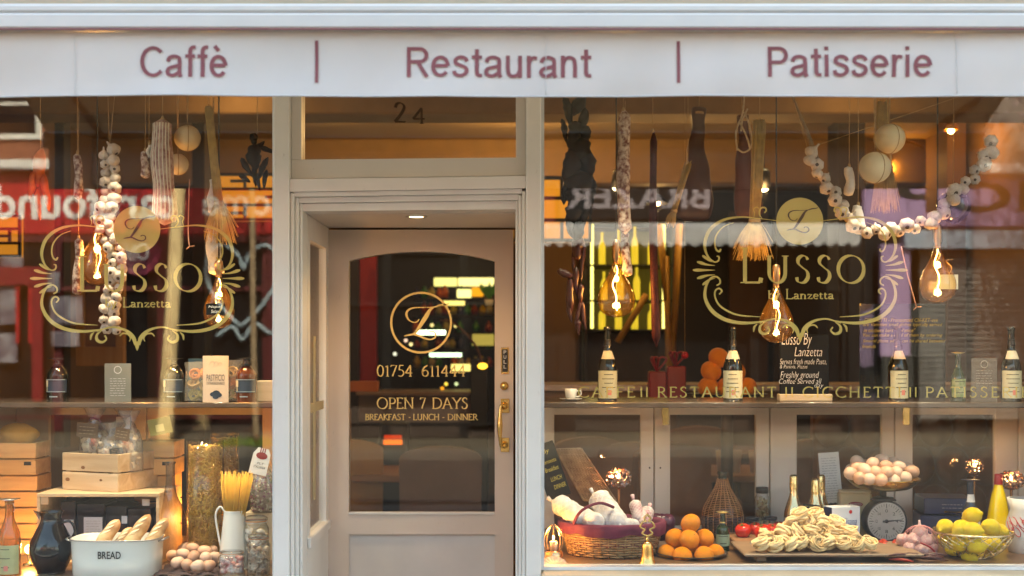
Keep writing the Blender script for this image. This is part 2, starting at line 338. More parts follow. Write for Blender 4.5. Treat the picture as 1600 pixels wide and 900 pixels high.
def swash(mb, pts, wid, y=0, n=7, f=None):
    """flourish through pts; wid = list of widths at the points"""
    q = spline([(a, b, w) for (a, b), w in zip(pts, wid)], n); mb.ribbon([(a, b) for a, b, w in q], [max(w, .0004) for a, b, w in q], y)
# ---------------------------------------------------------------- materials
paint = M('cream_gloss_paint', (.70, .665, .61), .36, var=.07, scale=5, bump=.16, bscale=30, wear=.5)
paint_g = M('panel_paint', (.62, .57, .51), .42, var=.05, scale=3, bump=.1, bscale=25, wear=.5)
paint_in = M('partition_paint', (.56, .50, .43), .5, var=.06, scale=4, bump=.05)
black = M('black_paint', (.012, .012, .013), .5)
dark = M('dark_stained_wood', (.03, .018, .011), .45, var=.3)
brass = M('polished_brass', (.75, .5, .18), .22, 1, var=.2, scale=30, bump=.1)
steel = M('steel', (.5, .5, .5), .28, 1)
goldv = M('gold_vinyl', (.68, .48, .12), .45, var=.08, scale=5)
goldd = M('gold_door_vinyl', (.7, .5, .18), .5, var=.08, scale=5)
twine = M('jute_twine', (.42, .28, .14), .9, var=.3, scale=60)
cream = M('cream_card', (.72, .66, .5), .8, var=.05)
white = M('white_paper', (.75, .75, .72), .7, var=.04)
ink = M('black_ink', (.02, .02, .02), .6)
enamel = M('white_enamel', (.74, .76, .72), .2, var=.03, coat=.3)
chalkb = M('blackboard', (.008, .009, .010), .7, var=.3, scale=4, spec=.12)
chalk = M('chalk_pen', (.8, .8, .78), .8); chalky = M('yellow_chalk_pen', (.5, .42, .08), .8)
pane_g = GLASS('window_glass', (.97, .98, .97), gain=1.0, milk=.0, dust=.012)
pane_in = GLASS('inner_glass', (.95, .94, .92), gain=.35)
clear = GLASS('clear_glass', (.96, .97, .96), edge=(.55, .57, .55), gain=1.3)
smoke = GLASS('dark_jug_glass', (.22, .21, .21), edge=(.02, .02, .025), gain=1.6)
amber = GLASS('amber_bulb_glass', (.93, .74, .42), edge=(.55, .2, .03), gain=2.2)
black_b = M('dark_bottle_glass', (.008, .010, .008), .08, var=.2, coat=.5)
green_b = M('green_bottle_glass', (.012, .03, .012), .08, var=.2, coat=.5)
amber_b = M('brown_bottle_glass', (.10, .022, .004), .1, var=.2, coat=.5)
# ---------------------------------------------------------------- street and ground
def setting(mb, name, mat): return mb.build(name, mat, kind='structure')
setting(MB().box(-60, 60, -70, 45, -.3, -.02), 'ground', M('earth', (.12, .11, .1), .9))
road = M('asphalt', (.034, .033, .032), .85, var=.25, scale=3, bump=.4, bscale=90)
setting(MB().box(-60, 60, -11.2, -5.6, -.02, 0), 'road', road)
slab = M('pavement_concrete', (.10, .094, .086), .85, var=.18, scale=2, bump=.2, rnd=.1)
setting(MB().box(-60, 60, -5.6, -.1, -.02, .085), 'pavement_bed', M('mortar', (.16, .15, .14), .9))
setting(MB().box(-60, 60, -17.6, -11.2, -.02, .085), 'far_pavement', M('far_paving', (.12, .10, .075), .85, var=.2, scale=1))
pm = mesh_of(MB().box(-.297, .297, -.297, .297, 0, .022, .004), 'paving_slab', slab)
pv = setting(MB().box(-3.02, 3.02, -5.45, -.75, .08, .1), 'pavement', M('mortar', (.16, .15, .14), .9))
for i in range(10):
    for j in range(7): share('paving_slab', pm, pv, (-2.7+.6*i, -1.05-.6*j, .1))
setting(MB().box(-60, 60, -5.75, -5.58, -.02, .12, .015), 'kerb', slab); setting(MB().box(-60, 60, -11.25, -11.1, -.02, .12, .015), 'far_kerb', slab)
# ---------------------------------------------------------------- the far side of the street, seen in the window glass
TILT = 25
def R(px, py, Y): k = (-Y-CAMY)/F; return ((px-800)*k, CAMZ+(545-py-TILT)*k)
FY = -14
def rb(mb, p0, q0, p1, q1, y0, y1, b=0):
    a = R(p0, q0, y0); c = R(p1, q1, y0); return mb.box(a[0], c[0], y0, y1, c[1], a[1], b)
redm = M('red_shop_paint', (.46, .014, .022), .45, var=.1, scale=1); redd = M('dark_red_paint', (.14, .008, .014), .5, var=.15, scale=1)
signw = M('sign_white', (.9, .9, .98), .5); lilac = M('lilac_fascia', (.36, .24, .46), .5, var=.08, scale=1)
shopglass = M('far_window_glass', (.010, .010, .012), .4, var=.4, scale=.7, spec=.12); slate = M('slate_fascia', (.014, .014, .016), .7, spec=.2)
plaster = M('pale_render', (.26, .22, .2), .8, var=.1, scale=1); brickm = M('brown_brickwork', (.032, .02, .014), .85, var=.3, scale=14)
def far_shop(label, xa, xb, wallm, fasm, framem, sign, signm, sx0, sx1, sz0, sz1, fz0, fz1, nwin=3):
    t = T('shop_building', label, 'shop', (0, FY, 0))
    o = MB().box(xa, xb, -6, -.25, fz1+.15, 6.0).box(xa, xb, -6, -3.2, -.02, fz1+.15).build('wall', wallm, t)
    MB().box(xa+.02, xb-.02, -.6, .02, fz0, fz1, .03).build('fascia', fasm, t)
    MB().box(xa+.01, xb-.01, -.6, .22, fz1, fz1+.15, .02).build('cornice', M('white_cornice', (.7, .7, .7), .6), t)
    for x in (xa, xb-.22): MB().box(x, x+.22, -.5, .06, -.02, fz0, .02).build('pilaster', framem, t)
    w = (xb-xa-.44)/nwin
    for i in range(nwin):
        x = xa+.22+i*w; fr = MB(); dr = (i == nwin-1)
        for a, b, c, d in ((x+.002, x+.07, .1, fz0-.002), (x+w-.07, x+w-.002, .1, fz0-.002), (x+.07, x+w-.07, fz0-.1, fz0-.002), (x+.07, x+w-.07, .3, .34), (x+.07, x+w-.07, 2.25, 2.32)): fr.box(a, b, -.1, 0, c, d)
        f = fr.build('shop_door' if dr else 'shop_window', framem, t)
        MB().box(x+.07, x+w-.07, -.07, -.06, .62 if not dr else .2, fz0-.1).build('pane', shopglass, f); MB().box(x+.07, x+w-.07, -.09, -.02, .1, .6 if not dr else .19).build('riser', M('far_riser', (.05, .035, .03), .6), f)
        MB().box(x+.1, x+w-.1, -1.4, -1.2, .1, 1.5+.4*(i % 2)).build('display_stock', M('stock_%d' % (i % 3), ((.12, .04, .02), (.03, .05, .10), (.12, .10, .08))[i % 3], .8, var=.5, scale=5), f)
    n = int((xb-xa)//1.6)
    for i in range(n):
        x = xa+(i+.5)*(xb-xa)/n; f = MB().box(x-.5, x+.5, -.26, -.2, 4.6, 5.7).build('upper_window', M('sash_white', (.7, .7, .68), .5), t)
        MB().box(x-.42, x+.42, -.22, -.195, 4.68, 5.12).box(x-.42, x+.42, -.22, -.195, 5.17, 5.62).build('pane', shopglass, f)
    if sign:
        for tx, a, b, z0, z1 in sign:
            L = gothic('sign_lettering', tx, a, b, z0, z1, 0, signm, t, mirror=True, bold=.02); L.location.y = .035
    return t
def RX(px): return R(px, 0, FY)[0]
def RZ(py): return R(0, py, FY)[1]
far_shop('red shop with white lettering, reflected in the left window', -12, RX(440), M('red_brickwork', (.24, .09, .055), .85, var=.3, scale=14), redm, M('maroon_frame', (.09, .008, .013), .6),
         [('carefound', RX(-5), RX(278), RZ(337), RZ(283)), ('home', RX(318), RX(452), RZ(332), RZ(286))], signw, 0, 0, 0, 0, RZ(362), RZ(262), 5)
far_shop('dark fronted shop opposite, reflected in the doorway and right window', RX(440), RX(870), brickm, redd, slate, None, signw, 0, 0, 0, 0, RZ(352), RZ(280), 3)
far_shop('slate grey shop with pale capital letters, reflected beside the dried peppers', RX(870), RX(1345), brickm, slate, slate,
         [('BRAZER', RX(885), RX(1108), RZ(320), RZ(283))], M('sign_grey', (.26, .23, .27), .5), 0, 0, 0, 0, RZ(340), RZ(268), 3)
far_shop('lilac fronted shop with black lettering, reflected at the right', RX(1345), RX(1990), plaster, lilac, slate,
         [('SHOP', RX(1400), RX(1740), RZ(326), RZ(278))], black, 0, 0, 0, 0, RZ(350), RZ(268), 3)
t = T('roller_shutter', 'closed dark roller shutter of slats at the lilac shop, reflected at the right', 'shutter', (0, FY+.1, 0)); m = MB()
for i in range(34): m.box(RX(1432), RX(1700), 0, .03, .3+i*.085, .3+i*.085+.07, .006)
m.build('slats', M('shutter_grey', (.16, .15, .15), .5), t, kind='stuff')
MB().box(RX(1366), RX(1412), .07, .2, 1.25, RZ(378), .01).build('lilac_column', lilac, t); t.name = 'shutter_bay'
MB().box(RX(1400), RX(1990), .07, .3, RZ(386), RZ(358), .02).build('blind_box', M('pale_blue_box', (.30, .38, .50), .5), t)
t = T('heart_sign', 'white hand painted heart on the dark window of the red shop, by the left logo', 'sign', (0, FY+.05, 0)); hp_ = [(378, 505), (345, 470), (325, 430), (328, 392), (352, 378), (375, 395), (382, 415), (392, 392), (415, 378), (436, 395), (434, 432), (412, 470), (378, 505)]
MB().tube([(RX(a), .02, RZ(b)) for a, b in spline(hp_, 5)], .03, 6).build('heart', M('sign_pale_blue', (.34, .44, .52), .6), t); MB().tube([(RX(a), .02, RZ(b)) for a, b in spline([(340, 520), (365, 505), (380, 525), (400, 500), (425, 515), (440, 495)], 5)], .03, 6).build('flourish', MATS['sign_pale_blue'], t)
t = T('shop_posters', 'white notices and a round maroon sign in the red shop window, reflected at the left', 'poster', (0, FY+.06, 0)); pr_ = random.Random(4)
for a, b, c, d in ((4, 30, 440, 500), (2, 30, 515, 560), (68, 96, 420, 450), (82, 132, 458, 500), (84, 126, 512, 535), (6, 40, 395, 412)):
    MB().box(RX(a), RX(b), 0, .02, RZ(d), RZ(c)).build('poster', M('poster_grey', (.30, .30, .36), .6, col2=(.12, .10, .14), scale=4, contrast=.1), t)
MB().at((RX(218), 0, RZ(388)), rx=pi/2).lathe([(0, .03), (.34, .03), (.36, 0)], 28).build('round_sign', M('maroon_disc', (.22, .02, .06), .5), t); gothic('lettering', 'Oh!', RX(200), RX(236), RZ(402), RZ(374), 0, signw, t, mirror=True).location.y = .05
for a in (33, 53): MB().box(RX(a-2.5), RX(a+2.5), .02, .08, RZ(530), RZ(440)).build('red_bar', redm, t)
MB().box(RX(-10), RX(78), .02, .10, RZ(440), RZ(412)).box(RX(56), RX(72), .02, .1, RZ(620), RZ(441)).build('red_panel', M('deep_red_panel', (.22, .010, .018), .5), t)
# scalloped blind of the grey shop
aw = T('awning', 'white scalloped blind on the grey shop across the street', 'awning', (0, FY, 0)); x0, x1 = R(846, 0, -12.73)[0], R(1344, 0, -12.73)[0]; z0, z1 = R(0, 371, -12.73)[1], R(0, 350, -12.73)[1]
sc = []; n = 26
for i in range(n):
    for k in range(6): u = (i+k/6)/n; sc.append((x0+(x1-x0)*u, z0-.07*abs(sin(pi*k/6))))
MB().prism([(x0, z1), (x0, z0)]+sc[1:]+[(x1, z0), (x1, z1)], 1.26, 1.27).build('valance', M('blind_white', (.42, .43, .46), .8, var=.35, scale=1.5), aw)
MB().add([(x0, .06, z1+.18), (x1, .06, z1+.18), (x1, 1.26, z1), (x0, 1.26, z1)], [(0, 1, 2, 3)]).build('canopy', MATS['blind_white'], aw)
# trees on the far pavement
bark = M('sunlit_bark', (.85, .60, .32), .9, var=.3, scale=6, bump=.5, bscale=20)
leafy = M('blossom', (.62, .45, .42), .8, var=.3, scale=9, rnd=0)
def tree(label, x, y, h, r, crown_z, crown_r, n, lean=0, leafm=leafy, seed=1, low=0):
    rr = random.Random(seed); t = T('street_tree', label, 'tree', (x, y, .08))
    bk_ = bark if r > .1 else M('shaded_bark', (.30, .22, .14), .9, var=.3, scale=6)  # darker copy of the bark for thin trunks, shade put into its colour
    MB().tube(spline([(0, 0, 0), (lean*.3, .03, h*.3), (lean*.6, -.05, h*.7), (lean, 0, h)], 5), [r*1.25, r*1.05]+[r*(1-.3*i/14) for i in range(14)], 12).build('trunk', bk_, t)
    br = MB(); tips = []
    for k in range(16):
        a = rr.uniform(0, 2*pi); e = rr.uniform(.2, 1.3); L = crown_r*rr.uniform(.6, 1.1)
        p = (lean, 0, h*rr.uniform(.72, .98)); q = (lean+cos(a)*cos(e)*L, sin(a)*cos(e)*L, max(p[2]+.3, crown_z+sin(e)*L*.8-.3)); m = tuple((u+v)/2+rr.uniform(-.15, .15) for u, v in zip(p, q))
        br.tube(spline([p, m, q], 4), [r*.4*(1-i/9) for i in range(9)], 6); tips += [m, q]
        for j in range(3):
            w = tuple(c+rr.uniform(-.5, .5) for c in q); br.tube([q, w], [.015, .005], 4); tips.append(w)
    br.build('branches', bark, t, kind='stuff'); lf = MB()
    for i in range(n):
        c = rr.choice(tips); c = [c[0]+rr.gauss(0, .22), c[1]+rr.gauss(0, .22), c[2]+rr.gauss(0, .2)]; q = rr.uniform(.03, .08); u = Vector((rr.gauss(0, 1), rr.gauss(0, 1), rr.gauss(0, 1))).normalized(); w = u.orthogonal().normalized(); c = Vector(c)
        lf.add([c-u*q, c-w*q*.6, c+u*q, c+w*q*.6], [(0, 1, 2, 3)])
    lf.build('crown', leafm, t, kind='stuff')
tree('slender sunlit street tree whose trunk is reflected through the left logo', R(262, 0, -12)[0]-.05, -12, 5.2, .105, 5.6, 1.5, 3500, .35, M('new_leaves', (.10, .16, .04), .7, var=.3), 3)
tree('street tree reflected by the pasta in the left window', R(400, 0, -12.3)[0], -12.3, 5.2, .045, 5.8, 1.5, 3000, -.1, MATS['new_leaves'], 5)
tree('pink blossom tree reflected in the top corner of the right window', R(1745, 0, -11.9)[0], -11.9, 3.2, .12, 5.0, 1.5, 9000, 0, leafy, 8)
gr = random.Random(3); g = MB()
for i in range(420):
    x = gr.uniform(-4.0, -3.2); y = gr.uniform(-12.7, -11.6); a = gr.uniform(0, 6.3); g.add([(x, y, .085), (x+.02*cos(a), y+.02*sin(a), .085), (x+gr.uniform(-.03, .03), y+gr.uniform(-.03, .03), .085+gr.uniform(.03, .09))], [(0, 1, 2)])
tag(g.build('grass', M('grass_green', (.12, .2, .03), .8, var=.3), kind='stuff'), 'tuft of green grass round the tree foot, reflected in the left window', 'grass')
# ---------------------------------------------------------------- shop building shell
SB = T('shop_building', 'cream painted Italian cafe shopfront with central glazed door', 'shop', (0, 0, 0))
bk = M('upper_render', (.45, .38, .3), .85, var=.1)
plasterw = M('warm_wall_plaster', (.17, .095, .045), .85, var=.12, scale=2, bump=.1)
MB().box(-5.5, 5.5, .02, .35, 2.95, 7.0).build('upper_wall', bk, SB)
for a, b in ((-5.5, -2.56), (2.56, 5.5)): MB().box(a, b, .02, .35, 0, 2.95).build('side_wall', brickm, SB)
MB().box(-5.5, -3.3, .36, 8.2, 0, 7).build('party_wall', plasterw, SB); MB().box(3.25, 5.5, .36, 8.2, 0, 7).build('party_wall', plasterw, SB)
MB().box(-3.3, 3.25, 7.6, 8.2, 0, 7).build('back_wall', plasterw, SB)
MB().box(-3.3, 3.25, .36, 7.6, 3.2, 3.4).build('ceiling', M('ceiling_plaster', (.42, .29, .16), .8, var=.06, scale=1.5), SB)
MB().box(-5.4, 5.4, .4, 8.1, 7.0, 7.2).build('roof', M('roof_felt', (.08, .08, .08), .9), SB)
setting(MB().box(-3.3, 3.25, .45, 7.6, 0, .09), 'interior_floor', WOOD('dark_floorboards', (.05, .025, .012), (.10, .05, .02), 'y', 5))
def X(px, Y=0): return (px-800)*(Y-CAMY)/F
def Z(py, Y=0): return CAMZ+(545-py)*(Y-CAMY)/F
def rail(mb, x0, x1, tl, tr, bl, br, y0, y1):
    return mb.prism([(X(x0), Z(bl)), (X(x1), Z(br)), (X(x1), Z(tr)), (X(x0), Z(tl))], y0, y1)
for nm, a, b, f in (('post', 433, 457.4, -.07), ('post', 821.4, 845, -.07)): MB().box(X(a), X(b), f, .1, .1, 2.7, .004).build(nm, paint, SB)
for pl, z1 in (((457.6, 463, -.055), 303), ((463.2, 469, -.035), 309), ((469.2, 473.6, -.018), 317), ((815.8, 821.2, -.055), 300), ((810.2, 815.6, -.035), 305), ((805.6, 810, -.018), 313)):
    MB().box(X(pl[0]), X(pl[1]), pl[2], .095, .1, Z(z1+1), .003).build('architrave', paint, SB)
rail(MB(), 457.6, 821.2, 283.5, 278.5, 303, 297.5, -.062, .09).build('lintel', paint, SB)
rail(MB(), 463.2, 815.6, 303.3, 297.8, 310, 304.8, -.050, .088).build('head_moulding', paint, SB)
rail(MB(), 469.2, 810, 310.3, 305.1, 318.5, 314, -.030, .086).build('head_moulding', paint, SB)
rail(MB(), 473.8, 805.4, 318.8, 314.3, 330.5, 327.5, -.012, .084).build('head_moulding', paint, SB)
# transom light over the door
tw = MB(); rail(tw, 457.8, 821, 251.5, 248, 281, 276, -.03, .05); tw.box(X(457.8), X(473), -.03, .05, Z(251), 2.68).box(X(806), X(821), -.03, .05, Z(248), 2.68).box(X(473), X(806), -.03, .05, 2.6, 2.68)
tw = tw.build('transom_window', paint_g, SB)
MB().box(X(473), X(806), .012, .018, Z(251.5), 2.6).build('pane', pane_g, tw)
n24 = MB(); gm = M('etched_number', (.06, .035, .02), .8, spec=.1)
serif_text(n24, '2', X(615), X(634), Z(190), Z(160)-Z(190), .16, .05, .0105); serif_text(n24, '4', X(644), X(664), Z(192), Z(168)-Z(192), .16, .05, .0105); n24.build('house_number', gm, tw)
MB().box(-2.56, 2.56, -.02, .3, 2.7, 2.95, .005).build('head_beam', paint, SB)
for a, b in ((-2.56, -2.3), (2.3, 2.56)): MB().box(a, b, -.1, .3, 0, 2.7, .006).build('pilaster', paint, SB)
# display windows
def window(xa, xb, zs, sillm):
    f = MB().box(xa, xa+.012, -.03, .04, zs, 2.7).box(xb-.012, xb, -.03, .04, zs, 2.7).box(xa+.012, xb-.012, -.03, .04, 2.64, 2.7).box(xa+.012, xb-.012, -.03, .03, zs, zs+.012)
    f = f.build('display_window', M('window_frame_paint', (.6, .62, .62), .35), SB)
    p = MB().box(xa+.012, xb-.012, -.003, .003, -.95, .95); p = p.build('pane', pane_g, f, (0, .0, zs+.012+.95)); p.rotation_euler.x = radians(.38); p.scale.z = (2.64-zs-.012)/1.9
    MB().box(xa, xb, -.13, .02, zs-.05, zs-.001, .01).build('window_sill', sillm, f)
    return f
stone = M('sandstone_sill', (.55, .47, .33), .8, var=.15, scale=6, bump=.2)
wr = window(X(845), 2.3, Z(888.5), stone); wlw = window(-2.3, X(433), Z(909), stone)
for a, b, zt in ((X(845), 2.3, Z(888.5)-.05), (-2.3, X(433), Z(909)-.05)):
    st = MB().box(a, b, -.02, .1, .1, zt).build('stall_riser', paint, SB)
    n = 4; w = (b-a)/n
    for i in range(n): MB().box(a+i*w+.06, a+(i+1)*w-.06, -.035, -.02, .2, zt-.08, .006).build('riser_panel', paint_g, st)
# porch: left return window, right return, soffit, step
DY = .62
xr = X(473.5)
rw = MB().box(xr-.03, xr, .1, .16, .62, 2.06).box(xr-.03, xr, .56, DY+.02, .62, 2.06).box(xr-.03, xr, .16, .56, 1.97, 2.06).box(xr-.035, xr+.012, .1, DY-.005, .79, .83, .004).box(xr-.03, xr, .16, .56, .62, .79)
rw = rw.build('return_window', paint, SB); MB().box(xr-.017, xr-.012, .16, .56, .83, 1.97).build('pane', pane_g, rw)
bar = M('sash_gold', (.45, .36, .2), .5)
MB().box(xr-.011, xr-.008, .3, .34, .95, 1.6).box(xr-.011, xr-.0085, .17, .55, 1.3, 1.335).build('cross_sticker', bar, rw)
MB().box(xr-.03, xr, .1, DY-.006, .1, .62).box(xr, xr+.01, .17, .54, .16, .56, .004).build('return_panel', paint, SB)
MB().box(X(805.4)+.004, X(805.4)+.035, .1, DY+.02, .1, 2.06).build('right_return', paint, SB)
MB().box(xr-.02, X(805)+.02, .085, DY+.05, 2.063, 2.11).build('soffit', paint_g, SB)
MB().box(X(457), X(822), -.12, DY+.05, .02, .11, .01).build('doorstep', M('step_stone', (.2, .19, .18), .8), SB)
MB().box(xr-.03, X(805)+.03, DY+.02, DY+.1, 2.062, 2.28).build('inner_header', plasterw, SB)
dlt = T('ceiling_spotlight', 'small recessed spotlight in the porch ceiling above the door', 'spotlight', (X(650, .15), .17, 2.0625))
MB().at((0, 0, -.004)).lathe([(.042, .004), (.042, 0), (.032, -.001), (.03, .003)], 20).build('bezel', steel, dlt); MB().lathe([(.028, -.0035), (0, -.003)], 16).build('bulb', E('spot_glow', (1, .75, .45), 3), dlt)
lamp('light', (0, 0, -.03), 11.0, WARM, .03, dlt, 'SPOT', spot_size=2.5, spot_blend=.7)
# door
S_ = (DY-CAMY)/F
def DX(px): return X(px, DY)
def DZ(py): return Z(py, DY)
def arch(px): return 393+15*((px-658.5)/114)**2
y0, y1 = DY, DY+.045; dr = MB()
dxl, dxr = DX(513), DX(802); gl_, grt, gb, gt = DX(545), DX(773), DZ(802), 0
dr.box(dxl, gl_, y0, y1, .115, DZ(359)).box(grt, dxr, y0, y1, .115, DZ(359)).box(gl_, grt, y0, y1, DZ(835), gb).box(gl_, grt, y0, y1, .115, .33)
tp = [(DX(545+228*i/20), DZ(arch(545+228*i/20))) for i in range(21)]
for i in range(20): dr.prism([tp[i], tp[i+1], (tp[i+1][0], DZ(359)), (tp[i][0], DZ(359))], y0, y1)
door = dr.build('door', M('porchlit_door_paint', (.60, .49, .40), .4, var=.05, scale=3, bump=.1, wear=.5), SB)  # door and lower panel tones carry the warm porch light in their colour
MB().box(gl_-.004, grt+.004, y0+.015, y1-.01, .32, DZ(834)).build('door_panel', M('porchlit_panel_paint', (.60, .54, .48), .4, var=.05, wear=.5), door)
pn = [(gl_, gb)]+[(grt, gb)]+tp[::-1]; MB().prism(pn, y0+.018, y0+.023).build('door_pane', pane_g, door)
bd = MB().box(gl_, grt, y0-.006, y0+.012, gb-.006, gb+.006, .002).build('glazing_bead', paint_g, door)
dl = MB(); yl = y0+.0165; dc = (DX(657.5), DZ(504))
def ring(mb, c, r0, r1, y, n=48):
    vs = []
    for i in range(n): a = 2*pi*i/n; vs += [(c[0]+r0*cos(a), y, c[1]+r0*sin(a)), (c[0]+r1*cos(a), y, c[1]+r1*sin(a))]
    return mb.add(vs, [(2*i, 2*((i+1) % n), 2*((i+1) % n)+1, 2*i+1) for i in range(n)])
LOGO = [([(655, 405), (635, 432), (600, 440), (550, 420), (518, 365), (530, 315), (590, 284), (700, 278), (775, 277), (830, 270), (890, 252), (960, 243), (985, 225)], [10, 12, 10, 14, 24, 22, 16, 9, 9, 14, 18, 12, 4]),
        ([(815, 275), (770, 310), (735, 370), (690, 440), (645, 510), (605, 560), (560, 578), (490, 590)], [14, 32, 46, 44, 36, 26, 14, 5]),
        ([(490, 588), (560, 572), (630, 577), (710, 612), (780, 626), (830, 600), (832, 560), (800, 538), (762, 545), (768, 560)], [5, 14, 22, 20, 17, 17, 17, 13, 12, 8])]
def logo(mb, cx, cz, k, y):
    for i, (pts, ws) in enumerate(LOGO): swash(mb, [(cx+(a-690)*k, cz-(b-440)*k) for a, b in pts], [w*k for w in ws], y-.0001*i)
ring(dl, dc, 45.2*S_, 48.6*S_, yl); logo(dl, DX(659.5), DZ(503.5), S_/6.925, yl)
dl.build('logo_print', goldd, door)
for tx, a, b, py, cap, T__, t__ in (('01754', 588, 644, 588, 17, .13, .06), ('611444', 658, 727, 588, 17, .13, .06), ('OPEN 7 DAYS', 588, 731, 638.5, 16.5, .13, .06), ('BREAKFAST', 570, 633, 656.5, 9, .17, .09),
                                  ('-', 637, 642, 656.5, 9, .17, .1), ('LUNCH', 645, 686, 656.5, 9, .17, .09), ('-', 690, 695, 656.5, 9, .17, .1), ('DINNER', 699, 746, 656.5, 9, .17, .09)):
    dl = MB(); serif_text(dl, tx, DX(a), DX(b), DZ(py), cap*S_, T__, t__, yl); dl.build('lettering', goldd, door)
pp = MB(); cx = DX(789); MB().box(cx-.0165, cx+.0165, y0-.004, y0, DZ(584), DZ(543), .003).build('push_plate', brass, door)
MB().box(cx-.012, cx+.012, y0-.0055, y0-.004, DZ(581), DZ(546)).build('plate_insert', black, door)
for i, c in enumerate('PULL'): gothic('plate_lettering', c, cx-.006, cx+.006, DZ(553+i*7.6), DZ(547.5+i*7.6), y0-.006, M('plate_silver', (.6, .6, .6), .4), door, bold=.02)
cx = DX(788); MB().at((cx, y0, DZ(603)), rx=pi/2).lathe([(.018, 0), (.018, .006), (.012, .01), (.012, .012), (.004, .014), (0, .014)], 20).build('lock', brass, door)
h = MB(); cx = DX(789)
for py in (634, 695): h.box(cx-.018, cx+.018, y0-.006, y0, DZ(py+11), DZ(py-11), .002).at((cx-.002, y0-.006, DZ(py)), rx=pi/2).lathe([(.016, 0), (.013, .006), (.008, .012), (.008, .04), (.011, .046), (0, .05)], 16).at()
hp = spline([(cx-.004, y0-.046, DZ(634)), (cx-.016, y0-.052, DZ(633)), (cx-.020, y0-.054, DZ(645)), (cx-.021, y0-.054, DZ(664)), (cx-.020, y0-.054, DZ(684)), (cx-.016, y0-.052, DZ(696)), (cx-.004, y0-.046, DZ(695))], 6)
h.tube(hp, [.006+.006*max(0, 1-abs(p[2]-DZ(664))/.07) for p in hp], 10)
h.build('handle', brass, door)
# ---------------------------------------------------------------- awning
AY = -1.05; AW = T('awning', 'white fabric awning with burgundy lettering over the shopfront', 'awning', (0, AY, 0))
fab = M('awning_fabric', (.64, .65, .655), .75, var=.07, scale=3.5, bump=.6, bscale=6, wear=.10, wearc=(.4, .4, .4))
n, l = fab.node_tree.nodes, fab.node_tree.links; tl = n.new('ShaderNodeBsdfTranslucent'); tl.inputs[0].default_value = (.7, .65, .6, 1); mx = n.new('ShaderNodeMixShader'); mx.inputs[0].default_value = .3
l.new(n['Principled BSDF'].outputs[0], mx.inputs[1]); l.new(tl.outputs[0], mx.inputs[2]); l.new(mx.outputs[0], n['Material Output'].inputs[0])
def AX(px): return X(px, AY)
def AZ(py): return Z(py, AY)
w0, w1 = -2.12, 2.14; vs = []; fs = []; NX, NZ = 160, 10; rr = random.Random(5)
def vy(x, u): return u*(.010*sin(x*3.1+1)+.006*sin(x*7.7)+.004*sin(x*17+u*2))+.004*sin(x*2+u*5)
for i in range(NX+1):
    for j in range(NZ+1):
        x = w0+(w1-w0)*i/NX; u = j/NZ; z = AZ(51)+(AZ(150.5)-AZ(51))*u+.0015*sin(x*4)*u; vs.append((x, vy(x, u), z))
fs = [(i*(NZ+1)+j, (i+1)*(NZ+1)+j, (i+1)*(NZ+1)+j+1, i*(NZ+1)+j+1) for i in range(NX) for j in range(NZ)]
val = MB().add(vs, fs, True).build('valance', fab, AW)
MB().tube([(w0+(w1-w0)*i/40, vy(w0+(w1-w0)*i/40, 1)-.001, AZ(150)+.0015*sin((w0+(w1-w0)*i/40)*4)) for i in range(41)], .0028, 6).build('hem', fab, val)
burg = M('burgundy_print', (.20, .058, .068), .75)
def wrap(o):
    for v in o.data.vertices:
        u = (v.co.z-AZ(51))/(AZ(150.5)-AZ(51)); v.co.y += vy(v.co.x, u)-.003
for tx, a, b, t_, bt in (('Caffè', 219.5, 356, 73, 121.5), ('Restaurant', 633.5, 924, 73.5, 121), ('Patisserie', 1197, 1455, 73, 121)):
    m = MB(); sans_text(m, tx, AX(a), AX(b), AZ(bt), AZ(t_)-AZ(bt)); wrap(m.build('lettering', burg, AW))
for px in (118, 853, 1492): o_ = MB().tube([(AX(px), -.001, AZ(z)) for z in range(52, 150, 6)], .0011, 5).build('seam', fab, AW); wrap(o_)
for px in (495, 1060): wrap(MB().add([(AX(px-2.6+dx), 0, AZ(z)) for z in (130, 112, 97, 80, 64) for dx in (0, 5.2)], [(2*i, 2*i+1, 2*i+3, 2*i+2) for i in range(4)]).build('divider_bar', burg, AW))
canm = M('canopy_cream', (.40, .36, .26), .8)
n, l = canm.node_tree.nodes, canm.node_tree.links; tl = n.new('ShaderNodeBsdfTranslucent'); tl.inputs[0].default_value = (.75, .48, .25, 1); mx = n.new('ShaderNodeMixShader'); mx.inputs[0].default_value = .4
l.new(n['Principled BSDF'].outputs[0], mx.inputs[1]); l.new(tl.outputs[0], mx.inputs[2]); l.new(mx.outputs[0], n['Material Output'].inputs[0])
alu = M('white_aluminium', (.51, .50, .485), .3, var=.03)
fb = MB(); fb.box(w0-.02, w1+.02, -.035, .035, AZ(49.5), AZ(25), .006).box(w0-.02, w1+.02, -.028, .03, AZ(24.4), AZ(9), .008); fb.build('front_rail', alu, AW)
MB().box(w0, w1, -.038, -.032, AZ(51.5), AZ(49.7)).build('rail_groove', burg, AW)
MB().add([(w0, .03, AZ(9)-.002), (w1, .03, AZ(9)-.002), (w1, 1.02, AZ(9)+.42), (w0, 1.02, AZ(9)+.42)], [(0, 1, 2, 3)]).build('canopy', canm, AW)
MB().box(w0-.03, w1+.03, .92, 1.03, AZ(9)+.41, AZ(9)+.56, .01).build('cassette', alu, AW)
for x in (w0+.25, w1-.25): MB().tube([(x, 1.0, AZ(9)+.38), (x+.05, .5, AZ(9)+.05), (x, .02, AZ(20))], .018, 8).build('folding_arm', alu, AW)
